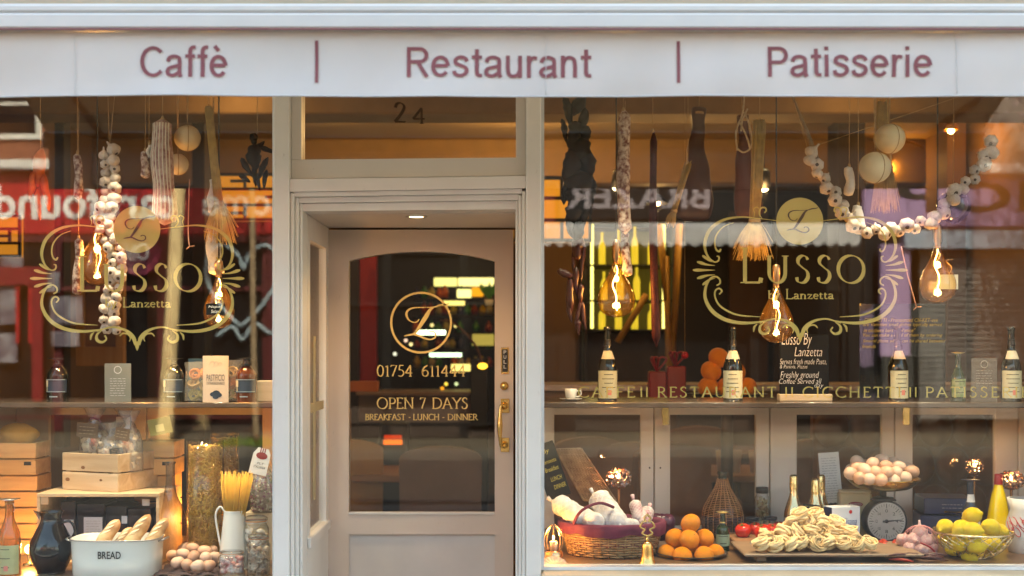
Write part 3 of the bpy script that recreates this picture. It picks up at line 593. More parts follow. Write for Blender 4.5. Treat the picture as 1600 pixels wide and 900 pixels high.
# ---------------------------------------------------------------- gold lettering on the inside of the panes
def zx(z): return (1070+z/3.461)
def lussologo(dx, dz, name_parent):
    y = .012; k = (y-CAMY)/F
    def C(p): return ((zx(p[0])+dx-800)*k, CAMZ+(545-(290+p[1]/3.461+dz))*k)
    m = k/3.461; mb = MB(); lay = [0]
    def both(pts, ws, n=6):
        for f in (0, 1):
            q = [C((1248-a if f else a, b)) for a, b in pts]; lay[0] += 1; swash(mb, q, [w*m for w in ws], y-.0001*(lay[0] % 9), n)
    both([(500, 190), (400, 178), (300, 170), (205, 188), (135, 240), (108, 315), (122, 378), (158, 412), (182, 405), (184, 385), (172, 382)], [3, 5, 9, 15, 19, 17, 11, 8, 9, 9, 5])
    both([(265, 200), (210, 222), (172, 265), (162, 310), (170, 345), (186, 356), (195, 342)], [3, 6, 8, 9, 9, 10, 9])
    for tip, th in (((95, 378), 15), ((66, 412), 17), ((44, 457), 18), ((66, 502), 17), ((95, 537), 15)):
        ax, az = 165, 457; ux, uz = tip[0]-ax, tip[1]-az
        bend = (457-tip[1])*.16
        both([(ax+ux*.02, az+uz*.55+0), (ax+ux*.45, az+uz*.70+bend*.3), (ax+ux*.8, az+uz*.88), tip], [2, th*.6, th, 7], 5)
    both([(172, 540), (190, 528), (188, 506), (165, 492), (136, 505), (112, 555), (112, 615), (150, 680), (220, 725), (310, 743), (400, 738), (470, 725)], [7, 9, 9, 9, 10, 14, 18, 21, 20, 17, 10, 4])
    both([(186, 588), (200, 570), (185, 556), (166, 568), (163, 600), (185, 645), (235, 680), (300, 702), (410, 710)], [8, 9, 9, 9, 9, 10, 10, 9, 3])
    both([(405, 745), (470, 722), (530, 726), (580, 750), (607, 785), (612, 818)], [3, 8, 12, 18, 22, 9])
    both([(530, 770), (545, 755), (572, 758), (588, 778), (582, 798)], [6, 8, 8, 8, 4])
    both([(392, 748), (376, 765), (372, 790)], [4, 12, 6]); both([(435, 738), (408, 760), (408, 790), (435, 802), (458, 785), (448, 765)], [4, 12, 17, 13, 9, 9])
    both([(372, 175), (378, 150), (372, 128), (390, 116), (400, 125)], [2, 5, 6, 6, 5]); both([(418, 178), (402, 150), (412, 122), (434, 120), (440, 135), (430, 148)], [3, 8, 9, 9, 9, 7])
    both([(624, 795), (619, 820), (624, 847)], [2, 12, 3], 4)
    dcx, dcz = C((622, 192)); n = 56; r = 127*m
    mb.add([(dcx+r*cos(2*pi*i/n), y+.001, dcz+r*sin(2*pi*i/n)) for i in range(n)], [tuple(range(n))])
    for tx, a, b, base, cap in (('L', 303, 415, 524, 186), ('U', 438, 565, 524, 143), ('S', 597, 678, 524, 143), ('S', 713, 795, 524, 143), ('O', 820, 978, 524, 143)):
        p = C((a, base)); q = C((b, base)); f = 1.0; serif_text(mb, tx, p[0], q[0], p[1], cap*m, .15 if cap < 150 else .125, .035, y)
    p = C((450, 612)); q = C((512, 612)); serif_text(mb, 'by', p[0], q[0], p[1], 56*m, .15, .06, y, .03)
    p = C((545, 612)); q = C((806, 612)); serif_text(mb, 'Lanzetta', p[0], q[0], p[1], 52*m, .15, .06, y, .04)
    mb.build('window_lettering', goldv, name_parent)
    lm = MB(); c0 = C((617, 192)); logo(lm, c0[0]+3*m, c0[1]+2*m, .345*m, y-.0012); lm.build('logo_initial', M('logo_dark', (.11, .055, .02), .6), name_parent)
lussologo(0, 0, wr); lussologo(-1036, 13, wlw)
y = .012; mb = MB(); k = y-CAMY
for tx, a, b in (('CAFFE', 903, 992), ('||', 1000, 1013), ('RESTAURANT', 1027, 1213), ('||', 1226, 1240), ('CICCHETTI', 1254, 1408), ('||', 1420, 1433), ('PATISSERIE', 1446, 1608)):
    mb = MB(); serif_text(mb, tx, X(a, y), X(b, y), Z(620.5, y), 15.5*k/F, .15, .07, y, .22); mb.build('window_lettering', goldv, wr)
# ---------------------------------------------------------------- display decks, shelves and the partition behind them
DR, DL_ = .733+.006, .68
deckm = WOOD('display_deck_wood', (.10, .055, .03), (.17, .10, .055), 'x', 5, .3)
DK = T('display_unit', 'cream display partition with hinged sashes and a bottle shelf in the right window', 'display unit', (0, 0, 0))
DK2 = T('display_unit', 'display partition and bottle shelf in the left window behind the bread bin', 'display unit', (0, 0, 0))
PY = .95
def KX(px): return X(px, PY)
def KZ(py): return Z(py, PY)
MB().box(X(846), 2.29, .04, PY-.001, DR-.03, DR, .003).build('deck', deckm, DK); MB().box(-2.29, X(432), .04, PY-.001, DL_-.03, DL_, .003).build('deck', deckm, DK2)
shz = Z(629, .45)
shm = WOOD('shelf_dark', (.06, .045, .035), (.11, .08, .06), 'x', 4, .18)
MB().box(X(846)+.0, 2.29, .45, 1.0, shz-.022, shz, .003).build('shelf', shm, DK); MB().box(-2.29, X(433), .45, 1.0, shz-.022, shz, .003).build('shelf', shm, DK2)
paint_in = M('sash_paint', (.76, .69, .60), .5, var=.06, scale=4, bump=.05)
def sash(par, a, b, ga, gb_, gt, gbt, frames=None):
    f = MB(); t_, b_ = KZ(634), DR if par is DK else DL_
    f.box(KX(a), KX(ga), PY, PY+.03, b_, t_, .002).box(KX(gb_), KX(b), PY, PY+.03, b_, t_, .002).box(KX(ga), KX(gb_), PY, PY+.03, KZ(gt), t_).box(KX(ga), KX(gb_), PY, PY+.03, b_, KZ(gbt))
    f = f.build('sash', frames or paint_in, par); MB().box(KX(ga), KX(gb_), PY+.012, PY+.016, KZ(gbt), KZ(gt)).build('pane', pane_in, f); return f
for a, b, ga, gb_ in ((846, 1021, 866, 1001), (1023, 1202, 1047, 1181), (1204, 1397, 1245, 1378), (1399, 1590, 1426, 1555), (1592, 1780, 1612, 1745)): 
    f = sash(DK, a, b, ga, gb_, 648, 822)
for px in (1040, 1416): 
    MB().box(KX(px-5), KX(px+5), PY-.004, PY, KZ(664), KZ(635), .001).box(KX(px-6), KX(px+3), PY-.008, PY-.004, KZ(652), KZ(640)).build('hinge', brass, DK)
for px, py in ((1015, 731), (1032, 731)): MB().at((KX(px), PY, KZ(py)), rx=pi/2).lathe([(.004, 0), (.003, .002), (0, .002)], 10).build('screw', black, DK)
for a, b, ga, gb_ in ((-190, 24, -150, -14), (26, 228, 76, 204), (230, 431, 262, 410)): sash(DK2, a, b, ga, gb_, 648, 838, M('lamplit_frame', (.55, .42, .28), .5))  # left frames have the warm lamplight put into their paint colour
# ---------------------------------------------------------------- inside the cafe
def emis(mb, name, col, st, par): return mb.build(name, E('glow_%s_%d' % (name, int(st*10)), col, st), par)
spots = [(485, 153, 'left end of the row above the door'), (515, 180.5, 'above the door, deeper in the room'), (1180, 162, 'above the hanging ham')]
for px, py, wh in spots:
    zc = 3.2; Yc = (zc-CAMZ)*F/(545-py)+CAMY; x = X(px, Yc)
    t = T('ceiling_spotlight', 'recessed ceiling spotlight '+wh, 'spotlight', (x, Yc, zc)); MB().lathe([(.055, -.002), (.055, -.008), (.04, -.008), (.038, -.001)], 18).build('bezel', brass, t)
    MB().lathe([(.036, -.005), (0, -.005)], 14).build('bulb', E('downlight', (1, .7, .35), 7), t); lamp('light', (0, 0, -.03), 9, WARM, .04, t)
for px, py, wh in ((965, 292, 'the long speckled salami'), (1087, 290, 'the hanging ham'), (1193, 293, 'the straw bunch')):
    t = T('track_spotlight', 'bright track spotlight shining behind '+wh, 'spotlight', P(px, py, 3.4)); 
    MB().at(rx=.4).lathe([(.02, .12), (.035, .11), (.045, .0), (.04, .0)], 14).build('housing', black, t); MB().at(rx=.4).ell((0, 0, .005), (.036, .036, .03), 12, 8).build('bulb', E('track_bulb', (1, .78, .45), 9), t)
    MB().tube([(0, 0, .1), (0, 0, 3.2-t.location.z)], .006, 6).build('stem', black, t); lamp('light', (0, -.05, -.06), 5, WARM, .04, t)
# wall lights on the right wall, upper right corner
for i, (px, py, yy, lb) in enumerate(((1425, 232, 5.0, 'brass wall lamp lighting the orange wall beside the round cheeses'), (1572, 178, 3.6, 'brass wall lamp at the top right edge of the window'))):
    t = T('wall_lamp', lb, 'lamp', (3.24 if i == 0 else 3.24, yy, Z(py, yy))); MB().tube(spline([(0, 0, 0), (-.12, 0, .05), (-.28, 0, .03), (-.30, 0, -.05)], 5), .008, 8).build('arm', brass, t)
    MB().at((-.3, 0, -.1)).lathe([(.02, .05), (.05, 0), (.045, -.01)], 14).build('shade', brass, t); MB().ell((-.3, 0, -.11), .022, 10, 8).build('bulb', E('wall_bulb', (1, .6, .2), 18), t); lamp('light', (-.27, 0, -.15), 9, (1, .45, .1), .03, t)
# lit geometric lattice screens
def lattice(label, px0, px1, py0, py1, yy, bw=.006, seed=1, st=1.1):
    rr = random.Random(seed); c = P((px0+px1)/2, (py0+py1)/2, yy); w, h = s(px1-px0, yy)/2, s(py1-py0, yy)/2
    t = T('lattice_screen', label, 'screen', c); MB().box(-w, w, .02, .04, -h, h).build('lit_panel', E('amber_panel_%d' % seed, (1, .36, .03), st), t); f = MB()
    f.box(-w, w, 0, .02, h-bw*2, h).box(-w, w, 0, .02, -h, -h+bw*2).box(-w, -w+bw*2, 0, .02, -h+bw*2, h-bw*2).box(w-bw*2, w, 0, .02, -h+bw*2, h-bw*2)
    f.build('frame', black, t); nr = max(2, int(h*2/.16)); g = MB(); zs = [-h+2*h*(i+1)/(nr+1) for i in range(nr)]
    for z in zs: g.box(-w+bw*2, w-bw*2, .002, .018, z-bw, z+bw)
    zz = [-h]+zs+[h]
    for i in range(nr+1):
        n = max(1, int(2*w/.28)); off = .5 if i % 2 else 0
        for j in range(n):
            x = -w+2*w*(j+.35+off*.8)/n
            if x > w-.03: continue
            g.box(x-bw, x+bw, .003, .017, zz[i]+bw*1.2, zz[i+1]-bw*1.2)
            if rr.random() < .6: z = (zz[i]+zz[i+1])/2; g.box(x-.09, x-bw, .004, .016, z-bw, z+bw)
    g.build('lattice', black, t); return t
lattice('orange lit lattice screen behind the dried peppers by the right doorpost', 780, 925, 275, 378, 3.0, .011, 2, .22)
lattice('orange lit lattice screen at the far left of the left window', -40, 32, 335, 402, 2.6, .008, 3, .16)
lattice('orange lit lattice screen above the straw bunch in the left window', 335, 470, 270, 345, 3.0, .009, 4, .16)
# pale counter line, room dividers, frames
setp = lambda mb, n, m, p: mb.build(n, m, p)
CT = T('wall_panelling', 'brown panelled walls and posts at the back of the cafe', 'panelling', (0, 0, 0))
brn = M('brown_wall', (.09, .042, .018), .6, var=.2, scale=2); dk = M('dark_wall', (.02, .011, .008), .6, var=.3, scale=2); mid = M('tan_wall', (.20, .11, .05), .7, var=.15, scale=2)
def slabpx(px0, px1, py0, py1, yy, th, mat, name, par, b=.003): return MB().box(X(px0, yy), X(px1, yy), yy, yy+th, Z(py1, yy), Z(py0, yy), b).build(name, mat, par)
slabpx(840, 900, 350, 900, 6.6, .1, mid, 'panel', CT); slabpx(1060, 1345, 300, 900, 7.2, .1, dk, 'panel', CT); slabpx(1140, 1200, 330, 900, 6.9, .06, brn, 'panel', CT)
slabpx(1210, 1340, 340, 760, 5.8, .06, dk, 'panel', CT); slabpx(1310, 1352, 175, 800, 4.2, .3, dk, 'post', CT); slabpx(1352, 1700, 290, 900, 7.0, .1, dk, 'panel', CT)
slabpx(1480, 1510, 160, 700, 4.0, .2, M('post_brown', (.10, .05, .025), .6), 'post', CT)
slabpx(300, 320, 165, 700, 3.8, .2, dk, 'post', CT); slabpx(85, 100, 140, 700, 3.2, .12, dk, 'post', CT); slabpx(-60, 440, 272, 900, 5.6, .1, dk, 'panel', CT); slabpx(230, 262, 300, 640, 5.2, .1, brn, 'panel', CT)  # wide left panel added to darken the room behind the glass
MB().box(-3.3, 3.25, 2.6, 2.9, 2.93, 3.2, .01).build('beam', M('beam_paint', (.24, .145, .065), .7), CT)
MB().box(-3.3, 3.25, 5.0, 5.2, 2.85, 3.2, .01).build('beam', MATS['beam_paint'], CT)
dg = M('drape_tan', (.42, .24, .07), .8)
for px, a in ((1040, 0), (1052, .0)): pass
SQ = T('slatted_frame', 'slanting gold brown timber props beside the lit bottle shelf', 'frame', (0, 0, 0))
for pts in (((1062, 350), (1050, 560)), ((1040, 400), (1048, 640)), ((1010, 460), (965, 535)), ((1030, 350), (1042, 470))):
    a, b = P(pts[0][0], pts[0][1], 3.4), P(pts[1][0], pts[1][1], 3.4); MB().tube([a, b], .022, 4).build('prop', M('prop_gold', (.40, .22, .04), .5), SQ)
# picture frame inside the left window
t = T('picture_frame', 'tall brown framed picture hanging behind the garlic string', 'picture', P(158, 478, 3.0)); w, h = s(37, 3.0), s(94, 3.0); f = MB()
for b in ((-w, w, h-.05, h), (-w, w, -h, -h+.12), (-w, -w+.05, -h+.12, h-.05), (w-.05, w, -h+.12, h-.05)): f.box(b[0], b[1], -.03, .03, b[2], b[3], .004)
f.build('frame', WOOD('frame_oak', (.32, .16, .05), (.42, .24, .09), 'z'), t); MB().box(-w+.05, w-.05, 0, .01, -h+.12, h-.05).build('picture', M('brown_picture', (.18, .09, .05), .5, var=.7, scale=3), t)
# backlit bottle shelf
BS = T('backlit_shelf', 'yellow backlit bottle shelf behind the round bulb in the right window', 'shelf', (0, 0, 0)); yy = 4.0
slabpx(905, 1062, 345, 600, yy+.34, .05, dk, 'back', BS)
emis(MB().box(X(928, yy), X(1042, yy), yy+.31, yy+.33, Z(515, yy), Z(355, yy)), 'light_panel', (.55, .42, .05), .02, BS)
for px in (925.5, 1038): emis(MB().box(X(px-2, yy), X(px+2, yy), yy+.02, yy+.05, Z(513, yy), Z(350, yy)), 'light_strip', (1, .85, .25), .9, BS)
for py in (347, 414.5, 470, 516): slabpx(910, 1058, py-1.5, py+1.5, yy, .3, black, 'shelf_board', BS)
slabpx(912, 918, 345, 600, yy, .3, black, 'side_panel', BS); slabpx(1050, 1056, 345, 600, yy, .3, black, 'side_panel', BS); slabpx(905, 1062, 598, 604, yy-.1, .4, mid, 'counter_top', BS); slabpx(915, 1055, 520, 598, yy+.1, .2, dk, 'cupboard', BS)
bp = [(.0, 0), (.036, 0), (.038, .02), (.038, .17), (.03, .2), (.014, .23), (.014, .29), (.016, .29), (.016, .305), (0, .305)]
yb = bpy.data.materials.new('lit_spirit'); yb.use_nodes = True; q = yb.node_tree.nodes['Principled BSDF']; q.inputs['Base Color'].default_value = (.30, .20, .02, 1); q.inputs['Emission Color'].default_value = (1, .72, .06, 1); q.inputs['Emission Strength'].default_value = .11; q.inputs['Roughness'].default_value = .15  # bottles emit light themselves, in place of the backlight shining through
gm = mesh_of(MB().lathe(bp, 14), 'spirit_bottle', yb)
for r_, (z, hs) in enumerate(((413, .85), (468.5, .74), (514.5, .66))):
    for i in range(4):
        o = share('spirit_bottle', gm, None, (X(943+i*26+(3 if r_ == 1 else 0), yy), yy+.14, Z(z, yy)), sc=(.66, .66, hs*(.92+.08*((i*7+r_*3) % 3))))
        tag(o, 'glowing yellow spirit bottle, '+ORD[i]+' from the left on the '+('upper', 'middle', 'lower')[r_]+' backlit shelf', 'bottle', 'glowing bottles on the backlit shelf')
# counter line just behind the shelf
BC = T('back_counter', 'pale edged serving counter behind the bottle shelf', 'counter', (0, 0, 0)); slabpx(846, 1700, 601, 611, 1.9, .5, M('counter_edge', (.45, .36, .30), .4), 'counter_top', BC); slabpx(846, 1700, 611, 640, 1.95, .4, mid, 'counter_front', BC)
# seats and tables in the dining room, seen through the sashes
leather = M('brown_leather', (.24, .115, .055), .5, var=.15, scale=6, bump=.1); tabm = WOOD('table_top', (.20, .10, .05), (.28, .15, .07), 'x')
def table(px, yy, label, rz=0):
    t = T('dining_table', label, 'table', (X(px, yy), yy, .09), rz); MB().box(-.38, .38, -.34, .34, .68, .72, .006).build('tabletop', tabm, t)
    MB().lathe([(.22, 0), (.22, .02), (.035, .05), (.03, .66), (.12, .68)], 16).build('pedestal', black, t); return t
def chair(px, yy, rz, label, mat=leather):
    t = T('dining_chair', label, 'chair', (X(px, yy), yy, .09), rz); MB().box(-.22, .22, -.22, .22, .40, .48, .03).build('seat', mat, t)
    b = MB()
    pr = [(-.22, .48), (.22, .48), (.225, .86)]+[(.225*cos(radians(a)), .86+.07*sin(radians(a))) for a in range(15, 180, 15)]+[(-.225, .86)]
    b.prism(pr, .17, .24).build('backrest', mat, t)
    for a in (-.18, .18):
        for c in (-.18, .18): MB().tube([(a, c, .40), (a*1.1, c*1.1, 0)], [.02, .014], 8).build('leg', black, t)
    return t
GRPC = 'dining chairs inside the cafe'
for a in ((935, 2.6, .2, 'brown leather chair behind the wicker lid, nearest'), (985, 2.2, -.3, 'brown leather chair behind the crystal goblet'), (1075, 2.1, .3, 'brown chair low behind the wicker demijohn'),
          (1100, 3.6, 0, 'brown leather chair below the orange pile, far row'), (1290, 2.4, .1, 'brown chair back behind the printed menu')): chair(a[0], a[1], a[2], a[3])
for a in ((1120, 2.9, 'brown dining table holding two white napkin tumblers'), (1150, 4.4, 'brown dining table in the second row behind the demijohn'), (900, 3.6, 'brown dining table in shade behind the wicker lid'), (1330, 3.4, 'brown table in shade behind the kitchen scale')): table(*a)
for px, py, lb in ((1122, 706, 'white tumbler standing left on the dining table'), (1142, 706, 'white tumbler standing right on the dining table'), (1172, 729, 'white tumbler at the right edge of the sash')):
    yy = (CAMZ-.81)*F/(py-545)+CAMY; tag(MB().lathe([(0, 0), (.028, 0), (.04, .13), (.038, .13), (.027, .005), (0, .005)], 16).build('tumbler', M('white_china', (.6, .5, .42), .3), None, (X(px, 2.9), 2.75, .81)), lb, 'cup')
bq = T('banquette', 'tufted brown leather banquette seen through the right hand sashes', 'seat', (X(1490, 2.5), 2.5, .09)); MB().box(-.8, .8, -.5, 0, 0, .42, .03).build('seat', leather, bq)
for i in range(8):
    for j in range(3): MB().ell((-.7+i*.2+(.1 if j % 2 else 0), .02, .56+j*.22), (.105, .06, .115), 10, 8).build('cushion_tuft', leather, bq)
MB().box(-.8, .8, .03, .14, .42, 1.2, .02).build('backrest', leather, bq)
# what shows through the door
dy = 4.6; CN = T('service_counter', 'service counter with brown front and lit display seen through the door', 'counter', (0, 0, 0)); ctn = M('counter_taupe', (.14, .10, .085), .5)
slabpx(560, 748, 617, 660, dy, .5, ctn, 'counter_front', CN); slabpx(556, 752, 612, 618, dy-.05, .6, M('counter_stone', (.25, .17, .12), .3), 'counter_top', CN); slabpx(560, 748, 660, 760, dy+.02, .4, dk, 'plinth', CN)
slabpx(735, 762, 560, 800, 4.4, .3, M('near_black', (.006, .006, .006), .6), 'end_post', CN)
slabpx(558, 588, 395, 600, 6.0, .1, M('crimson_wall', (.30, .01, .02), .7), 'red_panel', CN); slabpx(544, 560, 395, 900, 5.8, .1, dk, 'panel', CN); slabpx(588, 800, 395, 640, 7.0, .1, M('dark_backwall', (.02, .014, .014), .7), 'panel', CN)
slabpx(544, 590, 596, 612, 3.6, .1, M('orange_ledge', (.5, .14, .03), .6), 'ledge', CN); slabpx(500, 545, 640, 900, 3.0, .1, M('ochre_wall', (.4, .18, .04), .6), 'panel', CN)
MENU = T('lit_menu_board', 'bright yellow lit menu panels high behind the counter, seen through the door', 'menu board', P(725, 441, 6.6))
for px0, px1, py0, py1, c, st in ((678, 714, 434, 447, (.95, .85, .3), 1.0), (716, 772, 434, 447, (1, .85, .35), 1.2)):
    a = P((px0+px1)/2, (py0+py1)/2, 6.6)-MENU.location; w, h = s(px1-px0, 6.6)/2, s(py1-py0, 6.6)/2; emis(MB().box(a.x-w, a.x+w, 0, .04, a.z-h, a.z+h, .004), 'light_panel', c, st*.45, MENU)
SH = T('drinks_shelving', 'dim drinks shelves with coloured packets and lit bottles behind the counter', 'shelving', (0, 0, 0)); rr = random.Random(12)
for py in (466, 492, 520, 545, 575): slabpx(645, 775, py, py+2.5, 6.3, .3, dk, 'shelf_board', SH)
cols = [(.5, .3, .02), (.6, .12, .02), (.05, .2, .03), (.4, .33, .2), (.3, .05, .03), (.06, .05, .12), (.5, .4, .1)]
pks = [mesh_of(MB().lathe([(0, 0), (.03, 0), (.03, .12), (.012, .17), (.012, .2), (0, .2)], 10), 'shelf_bottle', M('packet_%d' % i, c, .3)) for i, c in enumerate(cols)]
for py in (466, 492, 520, 545, 575):
    for i in range(11):
        if rr.random() < .25: continue
        share('bottle', rr.choice(pks), SH, (X(650+i*11.5+rr.uniform(-2, 2), 6.3), 6.4, Z(py, 6.3)+.002), sc=(1.1, 1.1, rr.uniform(.4, .62)))
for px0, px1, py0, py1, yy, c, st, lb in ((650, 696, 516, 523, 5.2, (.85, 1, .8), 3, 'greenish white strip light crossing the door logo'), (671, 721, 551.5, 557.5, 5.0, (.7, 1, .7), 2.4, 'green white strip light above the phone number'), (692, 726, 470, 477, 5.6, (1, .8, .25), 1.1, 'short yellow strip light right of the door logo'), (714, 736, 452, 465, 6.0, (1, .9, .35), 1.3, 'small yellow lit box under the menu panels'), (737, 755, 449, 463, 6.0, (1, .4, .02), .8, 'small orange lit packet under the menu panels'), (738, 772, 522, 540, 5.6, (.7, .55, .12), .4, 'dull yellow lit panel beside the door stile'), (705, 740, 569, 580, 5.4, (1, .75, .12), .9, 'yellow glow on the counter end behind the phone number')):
    w, h = s(px1-px0, yy)/2, s(py1-py0, yy)/2; o = emis(MB().box(-w, w, 0, .04, -h, h, .004), 'strip_light', c, st*.45, None); o.location = P((px0+px1)/2, (py0+py1)/2, yy); tag(o, lb, 'strip light')  # packet, panel and counter glow are emissive boxes, light put into the material
pl = T('shelf_plant', 'small bright green plant by the menu panels', 'plant', P(764, 468, 5.9)); lf = MB()
for i in range(26):
    a = rr.uniform(0, 6.3); lf.add([(0, 0, 0), (.05*cos(a)-.02, .05*sin(a), rr.uniform(.06, .1)), (.09*cos(a), .09*sin(a), rr.uniform(.08, .16)), (.05*cos(a)+.02, .05*sin(a), .07)], [(0, 1, 2, 3)])
lf.build('leaves', M('leaf_green', (.08, .3, .03), .6), pl); MB().lathe([(0, -.05), (.03, -.05), (.04, 0), (0, 0)], 12).build('pot', white, pl)
GLB = T('gooseneck_lamp', 'glowing amber desk lamp deep behind the push plate', 'lamp', P(754, 572, 4.0)); MB().ell((0, 0, 0), (.035, .03, .022), 12, 8).build('bulb', E('desk_bulb', (1, .5, .05), 1.2), GLB); MB().tube(spline([(0, 0, .02), (-.06, 0, .16), (-.2, 0, .3), (-.3, 0, .32)], 5), .008, 6).build('arm', M('arm_brown', (.1, .04, .02), .4), GLB)
FLN = ('largest, low on the logo', 'just above the largest', 'at the lower left outside the ring', 'above the long strip', 'right of the stem', 'amber one over the number', 'greenish one over the number', 'orange one by the counter')
for i, (px, py, c) in enumerate(((642, 538, (1, .8, .4)), (634, 532, (.9, .6, .5)), (617, 553, (.8, .8, .7)), (675, 508, (.9, .7, .3)), (712, 509, (1, .8, .3)), (697, 600, (1, .7, .1)), (713, 600, (.6, .7, .4)), (691, 607, (1, .35, .02)))):
    o = MB().ell((0, 0, 0), .014, 10, 6).build('fairy_light', E('fairy_%d' % i, c, .5), None, P(px, py, 5.0)); tag(o, 'tiny round fairy light behind the door glass, '+FLN[i], 'fairy light', 'fairy lights behind the door glass')
HT = T('electric_heater', 'black upright heater with glowing orange top seen through the door', 'heater', P(614, 745, 3.2)); w = s(17, 3.2)
MB().box(-w-.02, w+.02, 0, .2, -.5, s(85, 3.2), .01).build('body', black, HT)
hz = s(64, 3.2); MB().box(-w*.86, w*.86, -.012, -.002, hz-.03-.025, hz-.03+.005, .002).build('glow_bar', E('heater_glow', (1, .16, .01), .45), HT); MB().box(-w*.8, w*.8, -.012, -.002, hz-.02, hz+.005).build('glow_top', E('heater_dim', (1, .06, .005), .18), HT)
chair(685, 1.9, 0, 'large dark brown chair standing behind the door glass', M('chair_brown', (.10, .06, .045), .7)); table(585, 2.9, 'small table beside the heater behind the door'); chair(560, 2.4, .5, 'ochre edged chair low at the left of the door glass', M('chair_ochre', (.3, .16, .04), .6))
# warm fill of the room: an uplight, then four added, unseen lamps
for i, (x, yy, z, pw) in enumerate(((.112, 3.9, 3.0, 48), (-1.6, 2.3, 3.06, 5), (2.0, 2.2, 3.06, 5), (1.2, 5.5, 2.75, 9), (-1.8, 5.6, 2.75, 7))):
    t = T('fill_lamp', ('warm pendant lamp hanging inside above the door', 'added warm fill lamp hidden high in the left of the cafe', 'added warm fill lamp hidden high in the right of the cafe', 'added warm fill lamp at the back right of the cafe', 'added warm fill lamp at the back left of the cafe')[i], 'lamp', (x, yy, z))
    MB().lathe([(.01, .08), (.03, .07), (.10, 0), (.095, 0), (.03, .06)] if i else [(0, -.03), (.06, -.02), (.09, .02), (.085, .02), (.05, -.012)], 18).build('shade', black, t); MB().tube([(0, 0, .08), (0, 0, 3.2-z)], .004, 6).build('cord', black, t); MB().ell((0, 0, .01), .025, 12, 8).build('bulb', E('pendant_bulb', (1, .6, .25), 10), t); lamp('light', (0, 0, -.04 if i else .05), pw, WARM, .04, t)
# spotlights added out of view under the window head to brighten the goods
for i, (x, lb) in enumerate(((-1.95, 'leftmost'), (-1.5, 'second'), (-1.1, 'third'), (.42, 'first beside the door'), (.95, 'second of the right window'), (1.5, 'third of the right window'), (2.05, 'last of the right window'))):
    t = T('added_spotlight', lb+' added, unseen fill spotlight under the window head, hidden by the awning', 'spotlight', (x, .12, 2.60)); MB().at(rx=-.22).lathe([(0, .06), (.025, .06), (.032, -.01), (.028, -.01), (.02, .03), (0, .03)], 16).build('housing', black, t); MB().tube([(0, 0, .05), (0, 0, .1)], .005, 6).build('stem', black, t); MB().at(rx=-.22).ell((0, 0, .002), .018, 10, 6).build('bulb', E('added_spot_bulb', (1, .85, .65), 8), t)
    o = lamp('light', (0, .0, -.03), 105, (1, .86, .68), .03, t, 'SPOT', spot_size=1.05, spot_blend=1.0); o.rotation_euler = (.05, 0, 0)
# ================================================================ goods
RR = random.Random(21)
def bz(Y, z): return 545+(CAMZ-z)*F/(Y-CAMY)
def LP(pairs, Y, z0): return [(s(w, Y), max(0, Z(py, Y)-z0)) for w, py in pairs]
def on(px, Y, z): return (X(px, Y), Y, z)
def textlines(mb, x0, x1, z0, z1, n, y, rr, th=.0022):
    for i in range(n):
        z = z1-(z1-z0)*(i+.5)/n; x = x0
        while x < x1-.004:
            w = min(rr.uniform(.006, .02), x1-x); mb.add([(x, y, z-th/2), (x+w, y, z-th/2), (x+w, y, z+th/2), (x, y, z+th/2)], [(0, 1, 2, 3)]); x += w+.004
def hang(px, py, Y, name, label, cat, mat=None, r=.0012, top=3.2, group=None):
    t = T(name, label, cat, P(px, py, Y), 0, group); c = MB(); c.tube([(0, 0, 0), (0, 0, top-t.location.z)], r, 6); c.build('string' if mat is None else 'cord', mat or twine, t); return t
# ---------------------------------------------------------------- amber filament bulbs
fil = E('filament', (1, .52, .2), 16); sock = M('socket_copper', (.55, .33, .18), .3, 1)
bulb_glow = GLASS('gold_bulb_glass', (.985, .87, .62), edge=(.93, .66, .32), gain=1.9, milk=.008, milkc=(1, .55, .16))
def bulb(px, ys, yn, yb, hw, Y, label, rz=0, pw=6):
    """ys top of the socket, yn where the glass starts, yb bottom of the glass, hw half width"""
    t = T('pendant_bulb', label, 'light bulb', P(px, yb, Y), rz, 'amber filament bulbs in the windows'); H = lambda q: s(yb-q, Y)
    MB().tube([(0, 0, H(ys)), (0, 0, 3.2-t.location.z)], .003, 8).build('cord', black, t)
    w = s(1, Y); h0, h1 = H(ys), H(yn)
    MB().lathe([(.004, h0+.006), (5.5*w, h0), (6.2*w, h0-.01), (6.2*w, h1+.012), (4.6*w, h1+.006), (4.6*w, h1-.012)], 20, 10, .04).build('socket', sock, t)
    r = s(hw, Y); h = H(yn)
    prof = [(0, 0), (.3*r, .012*h), (.62*r, .06*h), (.88*r, .15*h), (1.0*r, .29*h), (.95*r, .42*h), (.78*r, .55*h), (.55*r, .68*h), (.36*r, .80*h), (.22*r, .92*h), (4.4*w, h)]
    MB().lathe([(p[0], p[1]) for p in spline(prof, 3)], 32).build('glass', bulb_glow, t)
    fp = []; N = 46
    for i in range(N):
        u = i/(N-1); a = u*2.2*pi; q = r*.20*sin(pi*min(1, u*1.2))*(1 if u < .8 else (1-u)*5); fp.append((q*cos(a)+.06*r*sin(u*7), q*sin(a), h*(.92-.80*u)))
    MB().tube(fp, 0.0019*r/.075, 6).build('filament', fil, t); MB().tube([(0, .004, h*.95), (0, .004, h*.72)], .0025, 6).build('stem', clear, t)
    lamp('light', (0, -.0, h*.45), pw, (1, .50, .18), .02, t)
    return t
bulb(963, 376, 408, 496, 30, .40, 'large round amber bulb hanging above the leftmost wine bottle', .4)
bulb(1213, 415, 444, 536, 27, .33, 'pear shaped amber bulb hanging across the right logo', 2.0)
bulb(1465, 352, 382, 474, 28, .38, 'amber bulb beside the blank cream tag', 1.0)
